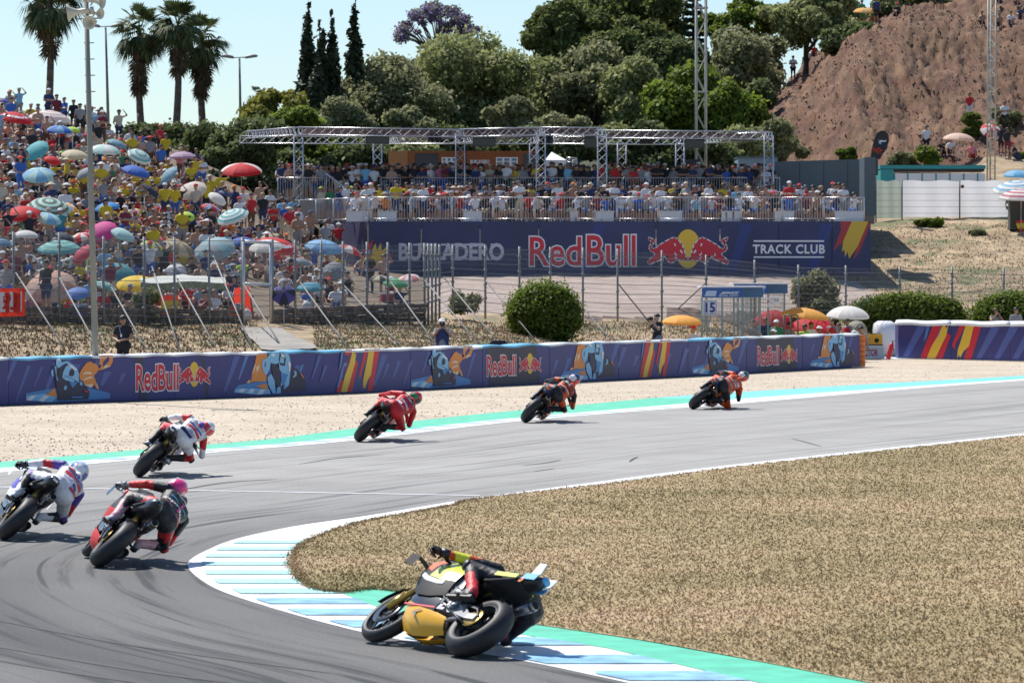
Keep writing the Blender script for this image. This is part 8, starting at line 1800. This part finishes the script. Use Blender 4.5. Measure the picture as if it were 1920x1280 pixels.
def rider(L, v, lb, face=(.25, 1, .15)):
    J = rider_J(v); co, fs, tags, li, al, cen = fuse(rider_limbs(J), .013, 4)
    col = L['suit']; ms = list(dict.fromkeys(sum([list(c) for c in col.values()], []))); ids = {m: i for i, m in enumerate(ms)}
    ax = np.array(J['shr']) - np.array(J['shl']); ax /= np.linalg.norm(ax); pel = np.array(J['pelvis']); ch = np.array(J['chest']); sp = ch - pel; sp /= np.linalg.norm(sp)
    lim = rider_limbs(J); sec = np.array([1 if (k > 0 and lim[k][4] == lim[k - 1][4] and lim[k][4] in (4, 5, 6, 7) and np.allclose(lim[k][0], lim[k - 1][1])) else 0 for k in range(len(lim))]); al = (al + sec[li]) / 2
    mi = np.zeros(len(fs), int)
    for i in range(len(fs)):
        tg = tags[i]; c = col[tg]; p = cen[i] - pel; u = float(p @ ax); s = float(p @ sp)
        if len(c) == 1: m = c[0]
        else:
            n_ = noise.noise(Vector(cen[i] * 5)) * .05
            if tg in (0, 1, 2, 3): k = int((s + n_ + .12 + .35 * u * L.get('slant', .5)) / .13) % len(c)
            elif tg in (4, 5): k = min(len(c) - 1, max(0, int((al[i] + n_ * 2 + .15 * math.sin(cen[i][2] * 30)) * len(c))))
            else: k = min(len(c) - 1, max(0, int((al[i] + n_ * 3 + .12 * math.sin(cen[i][0] * 40)) * len(c))))
            m = c[k]
        mi[i] = ids[m]
    me = bpy.data.meshes.new('person'); me.from_pydata([tuple(q) for q in co], [], fs)
    for m in ms: me.materials.append(m)
    me.polygons.foreach_set('material_index', mi); me.polygons.foreach_set('use_smooth', [True] * len(fs)); me.update()
    o = link('person', me); props(o, lb, 'rider', 'riders on the racing motorcycles')
    helmet(o, J, L, face)
    for s, h, e in ((-1, 'hal', 'ell'), (1, 'har', 'elr')):
        mb = MB(); glove_mesh(mb, J[h], J[e], s); mb.build('glove', L['glove'], o)
    for k in ('knr', 'knl'):
        q = Vector(J[k]); mb = MB(); n = Vector((1 if k == 'knr' else -1, .3, -.35)).normalized(); mb.lathe([(.0, .03), (.045, .024), (.058, 0), (.05, -.02)], q + n * .055, 10, n.to_track_quat('Z', 'Y').to_matrix()); mb.build('knee_slider', L.get('slider', BLK), o)
    for k, a in (('tol', 'anl'), ('tor', 'anr')):
        T = Vector(J[k]); A = Vector(J[a]); mb = MB(); mb.loft([[A + Vector((x, -.10, z)) for x, z in ((-.035, -.085), (.035, -.085), (.035, -.06), (-.035, -.06))], [T + Vector((x, .08, z)) for x, z in ((-.03, -.05), (.03, -.05), (.03, -.03), (-.03, -.03))]], smooth=False); mb.build('boot_sole', BLK, o)
    # printed words and bars over the back
    back = (Vector(J['chest']) + Vector(J['pelvis'])) / 2; axv = Vector(ax); spv = Vector(sp); nv = axv.cross(spv).normalized(); nv = nv if nv.z > 0 else -nv; nv = (nv - Vector((0, .25, 0))).normalized()
    from mathutils.bvhtree import BVHTree
    bv = BVHTree.FromPolygons([tuple(q) for q in co], fs)
    def onb(u, s_):
        src = Vector(J['pelvis']) + axv * u + spv * s_ + nv * .5; hit = bv.ray_cast(src, -nv); return (hit[0] + nv * .006) if hit[0] else src - nv * .36
    for (kind, a, b, c, d_, m) in L.get('back', []):
        if kind == 'bar':
            mb = MB(); mb.loft([[onb(u, s_ + (u) * .15) for u in np.linspace(a, b, 9)] for s_ in np.linspace(c, d_, 4)], closed=False, caps=False); mb.build('suit_patch', m, o)
        else: text_on('suit_lettering', kind, (a, d_, b, c), onb, m, o, offset=.03)
    return o
def place(px, py, yaw, lean, L, v, face=(.25, 1, .15), s=1.0, dz=.0):
    g = G(px, py); M = Matrix.Translation(g) @ Matrix.Rotation(R(yaw), 4, 'Z') @ Matrix.Rotation(R(lean), 4, 'Y') @ Matrix.Scale(s, 4)
    b = bike(L); r = rider(L, v, L['rlabel'], face)
    # stand the tyre shoulder on the ground
    hw = .205 / 2; low = min(((Matrix.Rotation(R(lean), 3, 'Y') @ Vector((x, 0, z))).z for x, z in [(hw * math.sin(a * 1.45) / math.sin(1.45), hw * .95 * (1 - math.cos(a * 1.45))) for a in np.linspace(-1, 1, 41)]))
    sh = min([(Matrix.Rotation(R(lean), 3, 'Y') @ Vector((x, 0, z))) for x, z in [(hw * math.sin(a * 1.45) / math.sin(1.45), hw * .95 * (1 - math.cos(a * 1.45))) for a in np.linspace(-1, 1, 41)]], key=lambda q: q.z)
    M = Matrix.Translation(Vector((0, 0, -low * s + dz))) @ M
    off = M.to_3x3() @ Vector((0, 0, 0)); M = Matrix.Translation(-(Matrix.Rotation(R(yaw), 3, 'Z') @ Vector((sh.x, 0, 0)))) @ M
    b.matrix_world = M; r.matrix_world = M; return b, r
def lea(n, c): return mat('leather_' + n, c, .5, spec=.4, var=.12, scale=9, bump=.35, bscale=16)
LW, LR, LB_, LPU, LO, LN, LP = lea('white', (.72, .72, .73)), lea('red', (.58, .025, .03)), lea('black', (.02, .02, .022)), lea('violet', (.10, .06, .34)), lea('orange', (.62, .075, .010)), lea('navy', (.02, .03, .10)), lea('pink', (.70, .05, .25))
LY = lea('yellow', (.72, .72, .05)); LG_ = lea('grey', (.32, .32, .34)); LBR = lea('bright_red', (.70, .04, .03))
hx = lambda n, c: mat('helmet_' + n, c, .2, coat=.7)
rimd = mat('rim_black', (.03, .03, .03), .35)
def build_bikes():
    # 1 yellow and black, nearest, heading away to the left
    L = dict(slim=True, label='black, yellow and light blue motorcycle nearest the camera, leaning over the inner kerb', rlabel='rider in black and fluorescent yellow tucked behind the nearest motorcycle', rim=rimd, fair=mat('satin_black', (.018, .018, .018), .6, spec=.3), patch=[('fairing_panel', .64, 1.02, .42, .98, -.05, paint('lemon', (.62, .66, .07))), ('fairing_panel', .70, 1.12, .30, .40, .1, paint('white', (.75, .75, .75))), ('fairing_panel', 1.06, 1.22, .5, .9, 0, paint('orange', (.78, .16, .01)))], belly=paint('amber', (.80, .42, .015)), wing=mat('matte_black', (.015, .015, .015), .8), tank=paint('black', (.02, .02, .02)), tail=paint('black', (.02, .02, .02)), tailp=paint('sky', (.12, .42, .72)), fender=paint('black', (.02, .02, .02)), swing=SILV, frame=paint('grey', (.35, .36, .4)), tailwing=paint('white', (.75, .75, .75)),
             txt=[('46', (.86, .76, .22, .30, .218), -1, mat('black_print', (.02, .02, .02), .5), 'lettering'), ('MOOTY', (.98, .60, .16, .2, .16), -1, mat('black_print', (.02, .02, .02), .5), 'lettering')][1:1],
             hel=(hx('black', (.02, .02, .02)), hx('orange', (.75, .12, .02)), hx('orange', (.75, .12, .02))), glove=BLK,
             suit={0: (LB_,), 1: (LB_,), 2: (LB_, LB_, LY), 3: (LB_,), 4: (LB_, LB_, LO), 5: (LY, LO), 6: (LB_,), 7: (LB_, LR), 8: (LB_,)})
    b, r = place(866, 1232, 33, 54, L, dict(pelvis=(.20, .18, .91), chest=(.24, .54, 1.03), neck=(.28, .84, 1.06), head=(.31, .95, 1.08), shl=(.04, .74, 1.10), shr=(.44, .74, .96), ell=(-.16, .88, .98), hal=(-.31, 1.0, .88)))
    for (nm, ms, y0, y1, z0, z1, x) in (('tail_stripe', paint('sky', (.12, .42, .72)), -.19, .01, .915, .985, .082), ('tail_stripe', paint('lemon', (.62, .66, .07)), .01, .40, .875, .925, .122), ('belly_edge', paint('crimson', (.6, .03, .04)), .55, 1.05, .315, .333, .187)):
        for s in (-1, 1):
            mb = MB(); mb.box((s * x, (y0 + y1) / 2, (z0 + z1) / 2), (.006, y1 - y0, z1 - z0)); mb.build(nm, ms, b)
    text_on('race_number', '10', (.02, .905, -.07, .855), lambda a, q: Vector((-.102, a, q)), mat('orange_number', (.85, .18, .02), .4), b, offset=.04)
    text_on('lettering', '<', (.80, .36, .72, .24), lambda a, q: Vector((-.188, a, q * .8)), mat('black_print', (.02, .02, .02), .5), b, offset=.02)
    # 2 black and red with pink helmet
    L = dict(label='mostly black motorcycle with red panels approaching the inner kerb, second nearest', rlabel='rider in black and red leathers with a pink helmet', rim=rimd, fair=mat('satin_black', (.018, .018, .018), .6, spec=.3), belly=mat('satin_red', (.50, .02, .02), .6, spec=.3), wing=CARB, tank=CARB, tail=paint('gloss_black', (.025, .025, .028)), fender=CARB,
             patch=[('fairing_panel', .62, .95, .02, .38, 0, mat('satin_red', (.50, .02, .02), .6, spec=.3))], hel=(hx('pink', (.80, .04, .22)), hx('pale_pink', (.80, .45, .50)), hx('pink', (.80, .04, .22))), glove=lea('glove_grey', (.3, .3, .3)), slider=LR,
             suit={0: (LB_, LR, LB_), 1: (LB_,), 2: (LB_,), 3: (LB_,), 4: (LB_, LB_, LR), 5: (LBR, LR, LG_), 6: (LR, LB_), 7: (LB_, lea('pale_pink', (.62, .35, .38))), 8: (LG_, LB_)},
             back=[('bar', -.15, .15, .27, .30, lea('blue', (.08, .3, .5))), ('aprilia', .16, -.14, .36, .30 + .14, LW) if False else ('bar', .02, .05, .1, .36, LP), ('bar', -.13, .14, .39, .405, LW), ('bar', -.10, .12, .44, .452, LW), ('aprilia', -.16, .16, .14, .20, LW)])
    place(186, 1063, 10.5, 47, L, dict(neck=(.18, .72, 1.20), head=(.13, .83, 1.27)))
    # 3 white, red and violet at the frame edge
    PRW = dict(rim=rimd, fair=paint('white', (.75, .75, .75)), patch=[('fairing_panel', .62, 1.1, .3, .6, 0, paint('violet', (.12, .07, .40)))], belly=paint('black', (.02, .02, .02)), wing=paint('white', (.75, .75, .75)), tank=paint('white', (.75, .75, .75)), tail=CARB, fender=paint('white', (.75, .75, .75)), tailp=CARB, glove=BLK,
             hel=(hx('silver', (.45, .5, .62)), hx('blue', (.10, .16, .45)), hx('white', (.8, .8, .8))), slant=.8)
    L = dict(PRW, label='white and black motorcycle cut by the frame edge', rlabel='rider in white, red and violet leathers with a silver helmet at the frame edge', suit={0: (LW,), 1: (LW,), 2: (LW,), 3: (LW,), 4: (LPU, LR), 5: (LW, LW, LB_), 6: (LW, LW, LPU), 7: (LB_, LB_, LW), 8: (LW, LB_)},
             back=[('bar', -.16, .16, .22, .30, LR), ('bar', -.15, .15, .32, .345, LPU), ('8', .02, .12, .10, .18, LPU), ('bar', -.14, -.02, .12, .135, LPU), ('bar', -.14, -.02, .16, .17, LPU), ('bar', .02, .17, -.02, .06, LR), ('bar', -.17, -.02, .36, .40, LR), ('PRIMA', -.1, .12, .40, .45, LPU)])
    place(8, 1012, 12, 44, L, {})
    # 4 same livery further on
    L = dict(PRW, label='white and black motorcycle crossing beside the outer kerb', rlabel='rider in white, red and violet leathers leaning low beside the outer kerb', hel=(hx('white', (.8, .8, .8)), hx('red', (.7, .05, .05)), hx('red', (.7, .05, .05))), suit={0: (LW,), 1: (LW,), 2: (LW,), 3: (LPU,), 4: (LR, LW), 5: (LW, LB_), 6: (LW, LR), 7: (LR, LB_, LB_), 8: (LW, LB_)},
             back=[('bar', -.17, .17, .19, .25, LR), ('bar', -.15, .15, .29, .32, LPU), ('bar', -.14, .10, -.02, .06, LN), ('bar', -.1, .13, .09, .105, LN), ('bar', -.08, .13, .13, .14, LPU), ('PRAMAC', -.1, .12, .40, .44, LR)])
    place(262, 894, -4, 40, L, dict(neck=(.28, .72, 1.15), head=(.33, .83, 1.22), elr=(.56, .74, .84)))
    # 5 red
    L = dict(label='all-red motorcycle in the middle of the line of bikes', rlabel='rider in all-red leathers with black collar panel', rim=rimd, fair=paint('race_red', (.60, .012, .02)), belly=paint('race_red', (.60, .012, .02)), wing=paint('race_red', (.60, .012, .02)), tank=paint('race_red', (.60, .012, .02)), tail=CARB, fender=paint('race_red', (.60, .012, .02)), tailp=paint('race_red', (.60, .012, .02)), glove=LR, slider=LR,
             hel=(hx('race_red', (.6, .02, .03)), hx('black', (.02, .02, .02)), hx('green', (.05, .25, .08))), suit={k: (LR,) for k in (0, 1, 2, 3, 4, 5, 6)} | {7: (LR, LB_), 8: (LB_, LW)},
             back=[('bar', -.16, .13, .40, .445, LW), ('bar', -.12, .12, .455, .50, LB_), ('bar', -.1, .12, .30, .315, LPU), ('Ducati', -.12, .14, .20, .26, LW), ('bar', -.13, .1, .08, .095, LW), ('1', -.12, -.05, .11, .16, LW), ('esta', -.1, .1, .40, .44, LB_)])
    place(674, 828, -10, 41, L, {})
    # 6, 7 orange and navy
    KT = dict(rim=rimd, fair=paint('navy', (.02, .03, .09)), patch=[('fairing_panel', .62, 1.1, .45, .9, 0, paint('orange', (.72, .10, .01)))], belly=paint('orange', (.78, .16, .01)), wing=CARB, tank=paint('navy', (.02, .03, .09)), tail=paint('navy', (.02, .03, .09)), tailp=paint('orange', (.78, .16, .01)), fender=paint('orange', (.78, .16, .01)), glove=BLK, frame=paint('orange', (.78, .16, .01)), slider=LO)
    L = dict(KT, label='orange and navy motorcycle, second from the front of the line', rlabel='rider in orange and navy leathers with a white upper back', hel=(hx('navy', (.03, .04, .12)), hx('red', (.7, .05, .05)), hx('white', (.8, .8, .8))), suit={0: (LB_, LO), 1: (LO, LB_), 2: (LB_, LO), 3: (LO,), 4: (LB_, LO), 5: (LB_,), 6: (LO, LB_), 7: (LB_, LB_), 8: (LB_, LO)},
             back=[('bar', -.15, .0, .36, .44, LW), ('KTM', .0, .17, .30, .38, LO), ('bar', -.15, .15, .2, .22, LW), ('RedBull', -.05, .15, .42, .47, LR)])
    place(986, 792, -16, 40, L, dict(neck=(.17, .72, 1.22), head=(.15, .83, 1.32), elr=(.52, .80, .82)))
    L = dict(KT, label='orange and navy motorcycle leading the line, farthest along the track', rlabel='leading rider in orange and navy leathers with knee on the ground', hel=(hx('dark_green', (.03, .10, .06)), hx('red', (.7, .05, .05)), hx('white', (.8, .8, .8))), suit={0: (LB_, LO), 1: (LO,), 2: (LO,), 3: (LO,), 4: (LO, LB_), 5: (LB_, LR), 6: (LB_, LO), 7: (LO, LB_), 8: (LB_, LO)},
             back=[('bar', -.15, .15, .12, .16, LG_), ('bar', -.15, .15, .25, .28, LW), ('KTM', -.02, .16, .32, .40, LW)])
    place(1300, 767, -23, 46, L, dict(neck=(.20, .72, 1.20), head=(.20, .84, 1.30), knr=(.54, .46, .60), elr=(.52, .86, .80), har=(.36, 1.0, .84)))
build_bikes()
